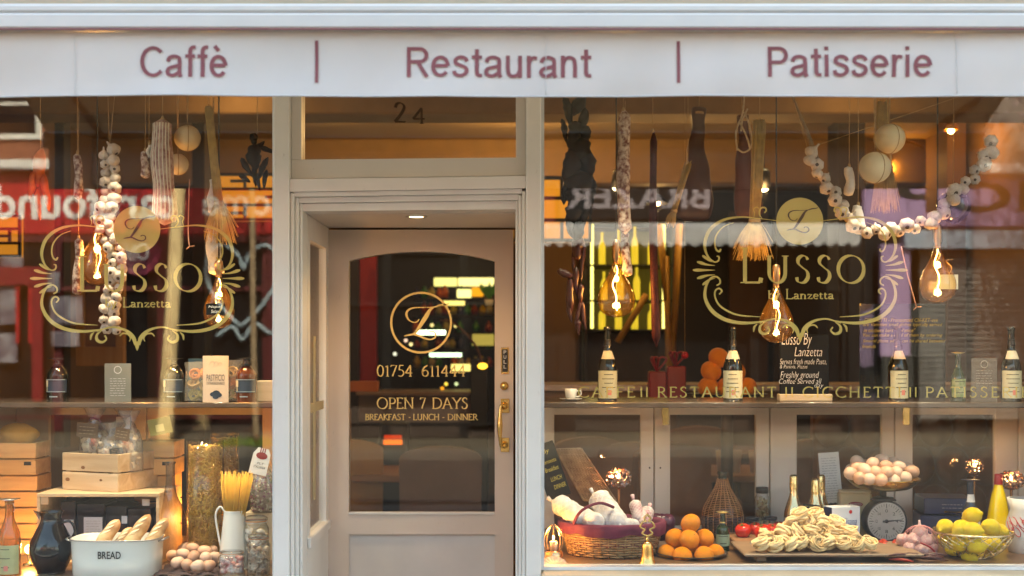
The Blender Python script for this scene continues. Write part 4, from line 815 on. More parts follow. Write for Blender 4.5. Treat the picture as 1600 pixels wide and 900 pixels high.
bulb(152, 330, 352, 446, 26, .45, 'amber bulb glowing left of the garlic string', 2.6, 6.5)
bulb(342, 408, 428, 514, 24, .40, 'amber bulb hanging over the round black tag in the left window', .2)
# ---------------------------------------------------------------- garlic
garm = M('garlic_skin', (.40, .28, .22), .6, var=.2, scale=26, bump=.35, bscale=70, col2=(.72, .64, .55), rnd=.18)
gprof = [(0, -.36), (.12, -.40), (.36, -.34), (.5, -.12), (.5, .05), (.4, .24), (.2, .40), (.10, .52), (.07, .8), (.0, .82)]
gar = mesh_of(MB().lathe(spline(gprof, 2), 28, 7, .06), 'garlic_bulb', garm)
rootm = M('garlic_root', (.07, .04, .025), .9)
gar_root = mesh_of(MB().lathe([(.0, -.41), (.13, -.415), (.15, -.38)], 10), 'root', rootm)
strawm = M('dry_straw', (.52, .36, .14), .75, var=.25, scale=30, rnd=.1)
def garlic_string(label, pts, Y, size, seed, jit, side, top):
    rr = random.Random(seed); t = T('garlic_string', label, 'garlic', P(pts[0][0], pts[0][1], Y)); o = t.location
    path = [P(a, b, Y)-o for a, b in pts]; tt = spline([tuple(q) for q in path], 6)
    for k in (-1, 1): MB().tube([(q[0]+k*.006*cos(i*1.1), q[1]+.006+.006*sin(i*1.1), q[2]) for i, q in enumerate(tt)], .005, 5).build('plaited_stem', strawm, t)
    for k in top: MB().tube([(0, 0, 0), tuple(P(k[0], k[1], Y)-o)], .0012, 5).build('string', twine, t)
    L = 0; acc = [0]
    for i in range(1, len(tt)): L += (Vector(tt[i])-Vector(tt[i-1])).length; acc.append(L)
    n = int(L/(size*side)); 
    for i in range(n):
        d = (i+.5)/n*L; k = max(j for j in range(len(acc)) if acc[j] <= d); k = min(k, len(tt)-2); u = (d-acc[k])/(acc[k+1]-acc[k]+1e-9); q = Vector(tt[k]).lerp(Vector(tt[k+1]), u)
        dr_ = (Vector(tt[k+1])-Vector(tt[k])).normalized(); sd_ = Vector((dr_.z, 0, -dr_.x)); e = (1 if i % 2 else -1)*jit*size
        sz = size*rr.uniform(.78, 1.2); rot = (rr.uniform(-1.5, -.7) if rr.random() < .6 else rr.uniform(-.5, .6), rr.uniform(-.7, .7), rr.uniform(-.7, .7))
        b = share('garlic_bulb', gar, t, q+sd_*e+Vector((0, -.012+rr.uniform(-.012, .006), rr.uniform(-.1, .1)*size)), rot, sz); share('root', gar_root, b)
    return t
garlic_string('long straight string of garlic hanging through the left logo', [(171, 232), (174, 300), (165, 350), (185, 400), (180, 450), (172, 490), (178, 522)], .33, .046, 2, .40, .40, [(168, 130), (181, 130)])
garlic_string('curved garland of garlic draped across the right window', [(1262, 232), (1276, 268), (1300, 300), (1325, 345), (1352, 362), (1392, 360), (1432, 352), (1465, 338), (1492, 300), (1512, 285), (1532, 255), (1552, 220)], .36, .051, 5, .20, .60, [(1238, 150), (1560, 130)])
MB_ = MB().tube(spline([tuple(P(a, b, .37)) for a, b in ((1238, 150), (1252, 185), (1268, 225), (1280, 262))], 5), [.004+.0006*i for i in range(16)], 6).build('dry_stalk', M('garlic_stalk', (.22, .15, .09), .9, var=.3, scale=40), None); tag(MB_, 'dry brown garlic stalk slanting down to the garland', 'stalk')
# ---------------------------------------------------------------- salamis, hams, peppers
salm = M('salami_bloom', (.16, .045, .03), .75, col2=(.62, .52, .45), scale=55, contrast=.13, bump=.4, bscale=70, rnd=.06)
salw = M('white_netted_salami', (.60, .55, .50), .7, col2=(.74, .71, .68), scale=26, contrast=.25, bump=.35, bscale=60)
sald = M('dark_salami', (.045, .008, .008), .6, var=.5, scale=50, bump=.5, bscale=60, spec=.2)
ham = M('cured_ham', (.035, .011, .007), .5, col2=(.07, .022, .012), scale=12, bump=.3)
netm = M('white_netting', (.72, .68, .6), .8)
def sausage(label, px, py0, py1, hw, Y, mat, lean=0, string_top=130, net=0, seed=0, stripes=0, prof=None, cat='salami'):
    rr = random.Random(seed); t = T('hanging_salami', label, cat, P(px, py0, Y)); h = s(py1-py0, Y); w = s(hw, Y); lx = s(lean, Y)
    N = 22; pts = []; rs = []
    for i in range(N+1):
        u = i/N; q = (sin(pi*min((u+.008)/.06, 1)/2) if u < .052 else (sin(pi*min((1-u)/.06, 1)/2) if u > .94 else 1)); pts.append((lx*u+.004*sin(u*6+seed), .003*sin(u*9), -h*u)); rs.append(max(.002, w*q*(1+.07*sin(u*13+seed)+rr.uniform(-.02, .02))*(.86+.2*u)))
    MB().tube(pts, rs, 20).build('casing', mat, t)
    for i in range(stripes):
        a = -pi/2-.95+i*1.9/(stripes-1); MB().tube([(p[0]+cos(a)*(r+.0006), p[1]+sin(a)*(r+.0006), p[2]) for p, r in zip(pts[1:-1], rs[1:-1])], .0022, 5).build('net_string', netm, t)
    if net:
        m = MB()
        for k in range(net):
            for sg in (-1, 1): m.tube([(p[0]+cos(2*pi*k/net+sg*j*.33)*(r+.0006), p[1]+sin(2*pi*k/net+sg*j*.33)*(r+.0006), p[2]) for j, (p, r) in enumerate(zip(pts[1:-1], rs[1:-1]))], .0011, 4)
        m.build('netting', netm, t, kind='stuff')
    if string_top is not None: MB().tube([(0, 0, 0), (0, 0, s(py0-string_top, Y)+.45)], .0013, 5).build('string', twine, t)
    MB().at((0, 0, 0)).lathe([(.004, .012), (.006, .004), (w*.3, -.004), (0, -.006)], 10).build('tie', twine, t)
    return t
sausage('long thin pale speckled salami hanging near the doorpost of the right window', 974, 172, 366, 10.5, .40, salm, 2, seed=1)
sausage('lower narrow end of a speckled salami just right of the round bulb', 977, 362, 432, 7.5, .43, salm, 2, 330, seed=9)
sausage('thin dark red dried sausage hanging straight down', 1020, 206, 542, 6.5, .44, sald, 4, seed=2)
sausage('fat white striped netted salami in the left window', 254, 186, 352, 17.5, .38, M('plum_netted_salami', (.30, .12, .11), .7, col2=(.58, .46, .42), scale=40, contrast=.2, bump=.3), 2, seed=3, stripes=7)
sausage('short stubby speckled sausage beside the fat striped salami', 227, 236, 278, 6.5, .36, salm, -1, seed=4)
sausage('tiny sausage end hanging right of the stubby one', 233, 226, 246, 3.2, .36, salw, 0, seed=14)
sausage('slim speckled salami hanging left of the garlic string', 121, 240, 312, 6.5, .42, salm, 2, seed=5)
sausage('slim speckled salami end hanging between the logo curves', 123, 372, 462, 7, .44, salm, -2, 330, seed=6)
sausage('narrow pale salami behind the straw bunch of the left window', 334, 278, 334, 8, .43, salw, 0, seed=7, net=6)
sausage('pale netted salami hanging down to the bulb in the left window', 333, 346, 430, 11, .46, salw, 4, 330, seed=8, net=8)
sausage('pair of pale sausages standing in the garlic garland, longer one', 1341, 320, 366, 8.5, .37, salw, 1, seed=10)
sausage('upper pale sausage hanging above the garland', 1327, 260, 306, 7.5, .40, salw, 0, seed=11)
def ham_leg(label, px, py0, py1, hw, Y, seed, mat=ham):
    t = T('hanging_ham', label, 'ham', P(px, py0, Y)); h = s(py1-py0, Y); w = s(hw, Y)
    pr = [(.0, 0), (.34, 0), (.38, -.05), (.33, -.12), (.36, -.22), (.44, -.34), (.55, -.48), (.68, -.62), (.82, -.76), (.93, -.88), (.86, -.97), (.4, -1), (0, -1)]
    MB().lathe([(a*w, b*h) for a, b in spline(pr, 3)], 24, 3, .09, 1, .55).build('meat', mat, t); mt = t.children[0].data
    for v in mt.vertices: v.co.x += .07*w*sin(v.co.z*17+seed)*min(1, -v.co.z*6)+.04*w*sin(v.co.z*41)
    t.rotation_euler.y = .05-.09*(seed == 2); MB().tube([(0, 0, 0), (0, 0, 3.2-t.location.z)], .0015, 5).build('string', twine, t)
    MB().at((0, 0, -.05*h)).lathe([(w*.27, .006), (w*.29, 0), (w*.27, -.006)], 16).build('rope_band', twine, t)
    return t
ham_leg('dark cured ham leg hanging in the right window', 1092, 168, 345, 30, 1.1, 1)
ham_leg('reddish smaller ham hanging behind the rope ties', 1160, 180, 340, 24, .75, 2, M('red_ham', (.075, .016, .009), .6, var=.3, scale=12, bump=.3))
rp = MB()
t = T('rope_tie', 'pale rope halter tied round the reddish ham', 'rope', P(1163, 172, .66))
for pts in (((1163, 150), (1160, 178), (1150, 205), (1152, 235)), ((1163, 175), (1172, 200), (1174, 228), (1162, 238), (1152, 232)), ((1155, 190), (1166, 212), (1172, 232)), ((1168, 170), (1160, 188), (1158, 205))):
    MB().tube(spline([tuple(P(a, b, .66)-t.location) for a, b in pts], 5), .004, 6).build('rope', M('pale_rope', (.5, .42, .3), .9, var=.3, scale=60), t)
pepm = M('black_dried_pepper', (.006, .004, .004), .6, var=.5, scale=20, bump=.8, bscale=40, spec=.15); pepr = M('dark_red_chilli', (.035, .006, .008), .4, var=.5, scale=20, bump=.6, bscale=40)
def pepper_bunch(label, blobs, Y, mat, seed, px, py, top=True, nm='pepper_bunch'):
    rr = random.Random(seed); t = T(nm, label, 'dried peppers', P(px, py, Y))
    if top: MB().tube([(0, 0, 0), (0, 0, 3.2-t.location.z)], .0013, 5).build('string', twine, t)
    for (x, y_, w, h, an) in blobs:
        c = P(x, y_, Y)-t.location; N = 9; hh = s(h, Y)/2; ww = s(w, Y)/2; pts = []; rs = []; a = radians(an)
        for i in range(N+1):
            u = i/N*2-1; pts.append((c.x+sin(a)*u*hh+.15*ww*sin(u*3+seed), c.y+rr.uniform(-.003, .003), c.z-cos(a)*u*hh)); rs.append(max(.0015, ww*sqrt(max(.02, 1-u*u*.97))*(1+rr.uniform(-.18, .18))*(1-.3*u)))
        MB().tube(pts, rs, 9, flat=1).build('dried_pepper', mat, t)
    return t
pepper_bunch('big cluster of black dried peppers at the doorpost side of the right window', [(888, 175, 14, 50, 15), (903, 165, 20, 34, -20), (911, 188, 14, 40, -8), (882, 205, 9, 40, 12), (897, 215, 24, 50, 0), (914, 212, 18, 34, 10), (905, 240, 34, 50, 5), (893, 262, 34, 60, -6), (916, 262, 28, 60, 8), (902, 295, 40, 60, 0), (920, 298, 22, 50, 10), (884, 300, 14, 40, -8), (897, 330, 28, 46, 5), (912, 335, 16, 50, -6), (891, 352, 14, 40, 12), (903, 360, 20, 40, 0), (919, 320, 10, 34, 20)], .42, pepm, 3, 900, 152)
pepper_bunch('thin string of dark chillies hanging below the black pepper cluster', [(903, 388, 20, 40, 0), (910, 410, 8, 60, -4), (896, 414, 6, 40, 6), (884, 428, 13, 30, 70), (900, 440, 10, 46, 2), (891, 462, 14, 60, 3), (907, 460, 10, 34, 0), (890, 488, 8, 34, 12), (903, 492, 8, 44, -10), (912, 494, 8, 46, 8), (904, 512, 8, 24, 0)], .43, pepr, 4, 902, 372)
pepper_bunch('spiky black dried pepper cluster in the left window', [(397, 218, 12, 20, 0), (403, 232, 8, 30, -40), (418, 234, 8, 34, 70), (398, 246, 22, 40, 0), (386, 262, 9, 36, 32), (410, 264, 9, 40, -24), (398, 274, 8, 36, 4), (382, 278, 8, 22, 50), (414, 280, 7, 30, -10), (404, 285, 6, 28, 8)], .42, pepm, 5, 402, 208)
pepper_bunch('faded orange dried peppers hanging at the left edge of the left window', [(62, 262, 18, 60, -8), (72, 300, 12, 60, 8), (50, 290, 12, 46, -10), (60, 320, 9, 50, 4)], .5, M('orange_dried_pepper', (.42, .10, .02), .5, var=.4, scale=20, bump=.4), 6, 63, 235)
t = hang(1490, 306, .40, 'red_onion', 'shiny dark aubergine hanging inside the garlic garland', 'aubergine', None); MB().lathe([(p[0]*s(26, .4), p[1]*s(50, .4)) for p in spline([(0, -.9), (.5, -.8), (.95, -.5), (1, -.2), (.7, .05), (.2, .12), (0, .12)], 3)], 24).build('body', M('aubergine_skin', (.02, .006, .018), .12, var=.2, coat=.6), t); t.name = 'hanging_aubergine'
# straw bunches and wheat
def straw(label, px, py0, pyw, py1, hw0, hw1, Y, seed, n=70, lean=0, bundle=7):
    rr = random.Random(seed); t = T('straw_bunch', label, 'straw bunch', P(px, py0, Y)); H = lambda q: -s(q-py0, Y); m = MB(); m2 = MB()
    for i in range(n):
        a = rr.uniform(0, 2*pi); q = sqrt(rr.random()); x0, y0_ = cos(a)*s(hw0, Y)*q, sin(a)*s(hw0, Y)*q*.7; k = s(bundle, Y)*q; x1_, y1_ = cos(a)*k+s(lean, Y), sin(a)*k*.7
        e = rr.uniform(.9, 1.05); x2, y2 = s(lean*1.3, Y)+cos(a)*s(hw1, Y)*q, sin(a)*s(hw1, Y)*q*.6; z2 = H(py0+(py1-py0)*e)
        if i < n*.45: m.tube([(x0, y0_, rr.uniform(-.01, .01)), (x1_, y1_, H(pyw))], .0017, 4)
        m2.tube([(x1_, y1_, H(pyw)), ((x1_+x2)/2*1.02, (y1_+y2)/2, (H(pyw)+z2)/2+.004), (x2, y2, z2)], [.0012, .0011, .0007], 4)
    m.build('stalks', strawm, t, kind='stuff'); m2.build('bristles', strawm, t, kind='stuff'); MB().at((s(lean, Y), 0, H(pyw))).lathe([(s(bundle+1, Y), -.006), (s(bundle+1.6, Y), 0), (s(bundle+1, Y), .006)], 14).build('binding', twine, t); MB().tube([(0, 0, 0), (0, 0, 3.2-t.location.z)], .0013, 5).build('string', twine, t); return t
straw('straw bunch with bristles fanning over the bulb in the left window', 326, 168, 318, 372, 6, 28, .40, 1, 220, 16)
straw('straw bunch with drooping bristles above the right logo letters', 1187, 190, 345, 398, 10, 32, .42, 2, 240, -8, 8)
straw('pale bristled straw hanging below the lower round cheese', 1378, 160, 262, 326, 8, 24, .46, 3, 160, 4, 12)
straw('thin slanting bundle of straw behind the hanging ham', 1075, 255, 330, 352, 6, 9, .55, 4, 60, -22, 4)
# round hanging cheeses
chm = M('provolone_wax', (.70, .60, .40), .4, var=.1, scale=8, sub=.1)
def cheese(label, px, py, r, Y):
    t = T('round_cheese', label, 'cheese', P(px, py, Y)); q = s(r, Y); MB().ell((0, 0, 0), (q, q, q*.97), 28, 18).build('rind', chm, t)
    for a in (0, 1.9): MB().tube([(cos(a)*cos(b)*q*1.01, sin(a)*cos(b)*q*1.01-.0, sin(b)*q*.98) for b in [2*pi*i/30 for i in range(30)]], .0018, 5, True).build('binding_string', twine, t)
    for dx in (-.03, 0.0, .02): MB().tube([(0, 0, q*.96), (dx*.6, 0, 3.2-t.location.z)], .0013, 5).build('string', twine, t)
cheese('upper of the two round cream cheeses in the right window', 1390, 217, 24, .42); cheese('lower of the two round cream cheeses in the right window', 1367, 262, 25, .38)
cheese('round cheese hanging beside the fat salami in the left window', 293, 216, 20.5, .46); cheese('half hidden cheese hanging behind the fat striped salami', 278, 257, 17, .55)
# tags
t = hang(1483, 425, .36, 'paper_tag', 'blank cream tag hanging beside the right hand bulb', 'tag', None, top=1.78); MB().box(s(-15, .36), s(14, .36), -.001, .001, s(-27, .36), s(-4, .36), .001).build('card', cream, t)
MB().tube(spline([(0, 0, s(-4, .36)), (.01, 0, .02), (-.012, 0, .045), (.016, 0, .052)], 5), .0012, 5).build('bow', twine, t)
t = T('paper_tag', 'small round cornered black tag lettered in white on the left bulb', 'tag', P(337, 483, .33)); k = s(1, .33); MB().box(-15*k, 15*k, -.001, .001, -9*k, 9*k, .001).build('card', chalkb, t); gothic('lettering', 'Napoli', -11*k, 11*k, 1*k, 5.5*k, -.002, chalk, t, .2); gothic('lettering', 'Salami', -7*k, 8*k, -6*k, -1*k, -.002, chalk, t, .2); MB().tube([(0, 0, 9*k), (.004, .01, .06)], .001, 5).build('string', twine, t)
for a, b, lb in ((((1408, 385), (1418, 430), (1432, 480)), .34, 'slanting pink string end hanging right of the right logo'), (((296, 280), (294, 360), (296, 385)), .34, 'thin loose string hanging in the left window')):
    t = T('loose_string', lb, 'string', P(a[0][0], a[0][1], b)); MB().tube(spline([tuple(P(x, z, b)-t.location) for x, z in a], 6), .0022, 6).build('cord', M('pink_cord', (.5, .26, .18), .9), t)
    e = P(a[-1][0], a[-1][1], b)-t.location
    for dx in (-.012, .02): MB().tube([tuple(e), (e.x+dx, e.y, e.z-.006+dx*.4)], .0018, 5).build('frayed_end', MATS['pink_cord'], t)
# ---------------------------------------------------------------- bottles on the shelf
def bottle(name, label, px, Y, z, prof, glassm, lab=None, labm=cream, foil=None, foilm=black, neck=None, neckm=cream, liquid=None, lines=4, seed=0, grp=None, rz=0, words=None, logom=None):
    t = T(name, label, 'bottle', on(px, Y, z), rz, grp); rr = random.Random(seed)
    MB().lathe(spline(LP(prof, Y, z), 3), 28).build('bottle_body', glassm, t)
    def rad(py):
        q = sorted(prof, key=lambda a: a[1])
        for (w0, p0), (w1, p1) in zip(q, q[1:]):
            if p0 <= py <= p1: return s(w0+(w1-w0)*(py-p0)/(p1-p0+1e-6), Y)
        return s(q[-1][0], Y)
    if lab:
        r = s(max(w for w, p in prof), Y)+.001; L = MB().patch(r, -90-75, -90+75, Z(lab[1], Y)-z, Z(lab[0], Y)-z).build('label', labm, t); m = MB(); z0, z1 = Z(lab[1], Y)-z, Z(lab[0], Y)-z
        for i in range(lines):
            zz = z1-(z1-z0)*(.14+.62*i/max(1, lines-1)); a = rr.uniform(22, 46); m.patch(r+.0006, -90-a, -90+a*rr.uniform(.7, 1), zz-.0012, zz+.0014, 8)
        m.build('print', ink if labm is not chalkb else chalk, t, kind='stuff')
        if logom: MB().patch(r+.0007, -90-8, -90+14, z0+(z1-z0)*.12, z0+(z1-z0)*.3, 5).build('emblem', logom, t)
        if words: 
            g = gothic('label_lettering', words, -r*.62, r*.62, z0+(z1-z0)*.42, z0+(z1-z0)*.58, 0, ink if labm is not chalkb else chalk, t)
            for v in g.data.vertices: v.co.y = -sqrt(max(0, (r+.0008)**2-v.co.x**2))
    if neck: MB().patch(rad(neck[1])+.0012, -90-65, -90+65, Z(neck[1], Y)-z, Z(neck[0], Y)-z, 14, rad(neck[0])+.0012).build('neck_label', neckm, t)
    if foil:
        MB().lathe([(0, Z(foil[0], Y)-z+.002), (rad(foil[0])+.0012, Z(foil[0], Y)-z+.001), (rad(foil[0]+3)+.0012, Z(foil[0]+3, Y)-z), (rad(foil[1])+.001, Z(foil[1], Y)-z)], 20).build('foil', foilm, t)
    return t
SZ = shz
wine = [(0, 627), (14.5, 627), (15, 624), (15, 585), (14.5, 572), (11, 560), (6.6, 548), (5.2, 535), (5, 518), (5.6, 517), (5.6, 511), (0, 511)]
wl_ = M('wine_label', (.60, .60, .42), .7, var=.08, scale=20); pinkm = M('label_pink', (.7, .25, .2), .6)
for px, lb, rz, sh in ((949, 'dark wine bottle standing nearest the coffee cup', .1, 0), (1145, 'dark wine bottle standing in front of the oranges', -.15, 0), (1403, 'dark wine bottle right of the chalked board', .2, 3), (1580, 'dark wine bottle nearest the right end of the shelf', -.1, -1)):
    bottle('wine_bottle', lb, px, .58, SZ, wine, black_b, (579, 622), wl_, (511, 540), M('black_foil', (.015, .013, .012), .35), (548, 561), M('neck_label_cream', (.62, .60, .48), .7), seed=px, lines=5, grp='matching dark wine bottles along the right shelf', rz=rz, words='PRIMITIVO' if False else None, logom=pinkm)
bottle('small_bottle', 'half size bottle with gold cap and leafy label on the right shelf', 1497, .56, SZ, [(0, 627), (10.5, 627), (11, 622), (11, 596), (9, 585), (4.5, 572), (4.2, 552), (0, 552)], green_b, (592, 620), M('leaf_label', (.42, .46, .3), .6, col2=(.1, .2, .05), scale=60), (551, 569), M('gold_cap', (.62, .45, .16), .35, .8), lines=3)
rnd = [(0, 632), (15, 632), (16, 629), (16, 592), (15, 583), (9, 574), (5, 570), (4.5, 562), (0, 562)]
navyl = M('navy_label', (.025, .045, .08), .5, var=.1)
def oilbottle(px, lb, m, Y=.5):
    t = bottle('oil_bottle', lb, px, Y, SZ, rnd, m, (592, 613), navyl, (560, 572), black, lines=1, seed=px, grp='round shouldered bottles on the left shelf'); r = s(16, Y)+.0018; z = lambda p: Z(p, Y)-SZ
    for a0, a1, p0, p1 in ((-150, -126, 594, 604), (-140, -132, 601, 611)): MB().patch(r, a0, a1, z(p1), z(p0), 4).build('label_splash', M('label_cream', (.7, .62, .42), .6), t)
    for p in (593, 611.5): MB().patch(r, -152, -28, z(p+.5), z(p-.5), 12).build('label_border', M('label_line', (.3, .4, .45), .6), t)
    MB().patch(r, -115, -70, z(620), z(618.5), 6).build('label_line', MATS['label_line'], t)
oilbottle(90, 'dark round shouldered bottle at the left end of the left shelf', black_b); oilbottle(272, 'dark round shouldered bottle left of the pasta packet', black_b); oilbottle(385, 'brown shouldered bottle right of the pasta packet', amber_b)
# cards, cup, boards on the shelf
t = T('information_card', 'grey green printed card standing on the left shelf', 'card', on(184, .52, SZ)); k = s(1, .52); MB().box(-20.5*k, 20.5*k, 0, .003, 0, 60*k).build('card', M('sage_card', (.24, .27, .23), .5, col2=(.32, .30, .25), scale=3), t); m = MB(); textlines(m, -12*k, 12*k, 8*k, 38*k, 8, -.0006, RR, .0016); m.build('print', chalk, t, kind='stuff'); ring(MB(), (0, 50*k), 5*k, 6*k, -.0006, 24).build('emblem', chalk, t); MB().at((0, 0, 0)).box(-20*k, 20*k, .003, .05, 0, .003).build('foot', clear, t)
t = T('information_card', 'clear acrylic card with white emblem on the right shelf', 'card', on(1538, .56, SZ)); k = s(1, .56); MB().box(-20*k, 20*k, 0, .003, 0, 68*k).build('card', GLASS('acrylic', (.75, .72, .66), milk=.22, milkc=(.35, .33, .3)), t); m = MB(); textlines(m, -13*k, 13*k, 22*k, 50*k, 7, -.0006, RR, .0013); m.build('print', M('grey_print', (.45, .42, .38), .6), t, kind='stuff'); ring(MB(), (0, 58*k), 5*k, 6*k, -.0006, 24).build('emblem', MATS['grey_print'], t); MB().box(-20*k, 20*k, .003, .05, 0, .003).build('foot', clear, t)
t = T('coffee_cup', 'white espresso cup on its saucer at the doorpost end of the shelf', 'cup', on(892, .6, SZ)); k = s(1, .6)
MB().lathe([(0, 0), (8*k, 0), (9*k, 1*k), (18*k, 3.5*k), (18*k, 4.3*k), (9*k, 2.4*k), (0, 2*k)], 28).build('saucer', enamel, t); MB().at((0, 0, 2*k)).lathe([(0, 0), (5*k, .3*k), (8.5*k, 5*k), (9.8*k, 17*k), (9.2*k, 17*k), (7.5*k, 5*k), (0, 2*k)], 28).build('cup', enamel, t); MB().tube(spline([(9*k, 0, 15*k), (15*k, 0, 16*k), (16*k, 0, 11*k), (12*k, 0, 7*k), (8*k, 0, 7*k)], 5), 1.1*k, 8).build('handle', enamel, t)
t = T('chalk_board', 'black board chalked in white on a wooden block, right shelf', 'sign', on(1257, .60, SZ), 0); k = s(1, .60)
MB().box(-41*k, 41*k, -.03, .03, 0, 11*k, .003).build('wood_block', WOOD('pale_block', (.55, .42, .26), (.68, .54, .36)), t); MB().box(-39*k, 38*k, -.005, .005, 11*k, 104*k, .003).build('board', chalkb, t)
def chalk_text(par, lines, Y, yy, mat, sh=.25, cx=1257):
    for tx, a, b, p0, p1 in lines: gothic('chalk_lettering', tx, (a-cx)*s(1, Y), (b-cx)*s(1, Y), s(627-p1, Y), s(627-p0, Y), yy, mat, par, sh, bold=-.016)
chalk_text(t, [('Lusso By', 1221, 1268, 521, 545), ('Lanzetta', 1241, 1284, 543, 557), ('Serves fresh made Pasta,', 1218, 1291, 561, 571), ('& Paninis, Pizzas', 1218, 1261, 570.5, 577), ('Freshly ground', 1219, 1279, 581, 594), ('Coffee Served all', 1217, 1283, 592, 600), ('day', 1272, 1286, 599, 608)], .60, -.0062, chalk)
t = T('menu_board', 'dark glass board written in yellow, behind the right hand wine bottle', 'sign', on(1411, .93, SZ)); k = s(1, .93)
MB().box(-68*k, 66*k, -.003, .003, 0, 147*k).build('board', GLASS('dark_glass_board', (.30, .32, .34), milk=.25, milkc=(.03, .04, .05)), t)
for i, (tx, a, b, p0, p1) in enumerate((('CICCHETTI - Pronounced Chi-KET-eee', 1350, 1465, 497, 503), ('are Venetian small dishes typically served', 1348, 1472, 504.5, 511), ('in cicchetti bars in "Venice"', 1349, 1430, 513, 519), ('You can make a meal of them by ordering', 1348, 1472, 521, 527.5), ('Several plates which can be shared between', 1348, 1476, 530, 536.5), ('friends', 1347, 1368, 538.5, 544))):
    gothic('chalk_lettering', tx, (a-1411)*k, (b-1411)*k, Z(p1, .93)-SZ, Z(p0, .93)-SZ, -.0042, chalky, t, .25)
# oranges and parcels further in, on the back counter
orm = M('orange_peel', (.86, .27, .004), .42, var=.1, scale=6, bump=.8, bscale=170, rnd=.10)
org = mesh_of(MB().ell((0, 0, 0), (1, 1, .96), 26, 16), 'orange', orm); nav = mesh_of(MB().lathe([(0, .985), (.05, .975), (.07, .955)], 8), 'stem_scar', M('stem_green', (.12, .14, .03), .8))
def orange(x, y, z, r, lb, g):
    o = share('orange', org, None, (x, y, z), (RR.uniform(-.9, .9), RR.uniform(-.6, .6), RR.uniform(0, 6)), (r*RR.uniform(.95, 1.04), r*RR.uniform(.95, 1.04), r*RR.uniform(.93, 1.0))); tag(o, lb, 'orange', g); share('stem_scar', nav, o)
zc = Z(611, 1.9)+0
zct = CAMZ-(601-545)*(2.4-CAMY)/F
for px, py in ((1106, 608), (1136, 608), (1166, 608), (1111, 583), (1148, 585), (1123, 562)):
    orange(X(px, 1.5), 1.5, Z(py-3, 1.5), s(16.5, 1.5), 'blurred orange behind the second wine bottle, '+{1106: 'bottom left', 1136: 'bottom middle', 1166: 'bottom right', 1111: 'middle row left', 1148: 'middle row right', 1123: 'topmost'}[px], 'oranges piled behind the shelf')
o = MB().lathe([(0, 0), (.12, 0), (.2, .03), (.195, .03), (.11, .01), (0, .01)], 24).build('plate', black, None, (X(1136, 1.5), 1.5, Z(624, 1.5))); tag(o, 'black plate under the blurred oranges behind the shelf', 'plate')
o = MB().lathe([(.14, 0), (.14, .02), (.03, .04), (.03, Z(624, 1.5)-.12)], 16).build('round_stand', dark, None, (X(1136, 1.5), 1.5, .1)); tag(o, 'dark stand that carries the blurred plate of oranges', 'stand')
rm = M('red_gift_paper', (.26, .008, .014), .35, var=.15)
for px0, px1, py0, lb in ((1013, 1040, 580, 'smaller blurred red gift box behind the shelf'), (1041, 1070, 572, 'taller blurred red gift box behind the shelf')):
    Y = 1.85; w = s(px1-px0, Y)/2; t = T('gift_box', lb, 'box', (X((px0+px1)/2, Y), Y, Z(632, Y))); MB().box(-w, w, -w, w, 0, Z(py0, Y)-Z(632, Y), .006).build('box', rm, t); m = MB(); H = Z(py0, Y)-Z(632, Y)
    for a in (0, 2.1, 4.2): m.tube(spline([(0, 0, H), (.05*cos(a), .05*sin(a), H+.06), (.02*cos(a+.6), .02*sin(a+.6), H+.07), (0, 0, H)], 5), .006, 6)
    m.build('bow', rm, t)
slabpx(1000, 1085, 632, 640, 1.55, .4, dk, 'ledge', BC)
t = T('red_bauble', 'small red bauble hanging above the gift boxes', 'bauble', P(1070, 555, 1.6)); MB().ell((0, 0, 0), s(6, 1.6), 14, 10).build('ball', M('bauble_red', (.5, .01, .02), .12, .3), t); MB().tube([(0, 0, .01), (0, 0, 3.2-t.location.z)], .0012, 5).build('string', twine, t)
# ================================================================ right window deck
ZD = DR
# chalk sign and wicker lid leaning behind the basket
t = T('chalk_sign', 'tilted blackboard lettered in yellow leaning at the doorpost', 'sign', P(880, 775, .48)); t.rotation_euler.y = radians(-19); k = s(1, .48)
MB().box(-24*k, 13*k, -.006, .006, 0, 88*k, .003).build('board', chalkb, t); MB().at((-8*k, 0, 90*k)).tube([(0, 0, -2*k), (-2*k, 0, 3*k), (2*k, 0, 6*k), (4*k, 0, 1*k)], .0015, 5).build('hook', steel, t)
for tx, z0, z1, a, b in (('By', 70, 79, -8, 2), ('Lanzetta', 56, 62, -14, 8), ('Breakfast', 43, 50, -14, 8), ('LUNCH', 27, 34, -10, 8), ('DINNER', 14, 21, -9, 10)): gothic('chalk_lettering', tx, a*k, b*k, z0*k, z1*k, -.0075, chalky, t, .15)
wick = M('wicker', (.42, .21, .09), .6, var=.35, scale=30, col2=(.62, .38, .18), bump=.3)
t = T('hamper_panel', 'reddish woven wicker lid propped up behind the basket', 'basket lid', P(868, 702, .58)); o = t.location; A, B, C_, D = [P(a, b, .58+(.04 if b < 720 else -.02))-o for a, b in ((869, 702), (908, 701), (962, 782), (912, 782))]
NR = 21; m = MB(); m.v = []
for i in range(NR):
    u = i/(NR-1); p = A.lerp(B, u); q = D.lerp(C_, u); pts = []
    for j in range(25):
        w = j/24; c = p.lerp(q, w); c.y += .008*sin(w*8*pi+(i % 2)*pi); pts.append(c)
    m.tube(pts, .0024, 5)
m.build('reeds', wick, t, kind='stuff')
for j in range(9): w = (j+.0)/8; MB().tube([A.lerp(D, w), B.lerp(C_, w)], .0045 if j in (0, 8) else .0028, 6).build('cane', wick, t)
for e in ((A, D), (B, C_)): MB().tube(list(e), .0045, 6).build('rim', wick, t)
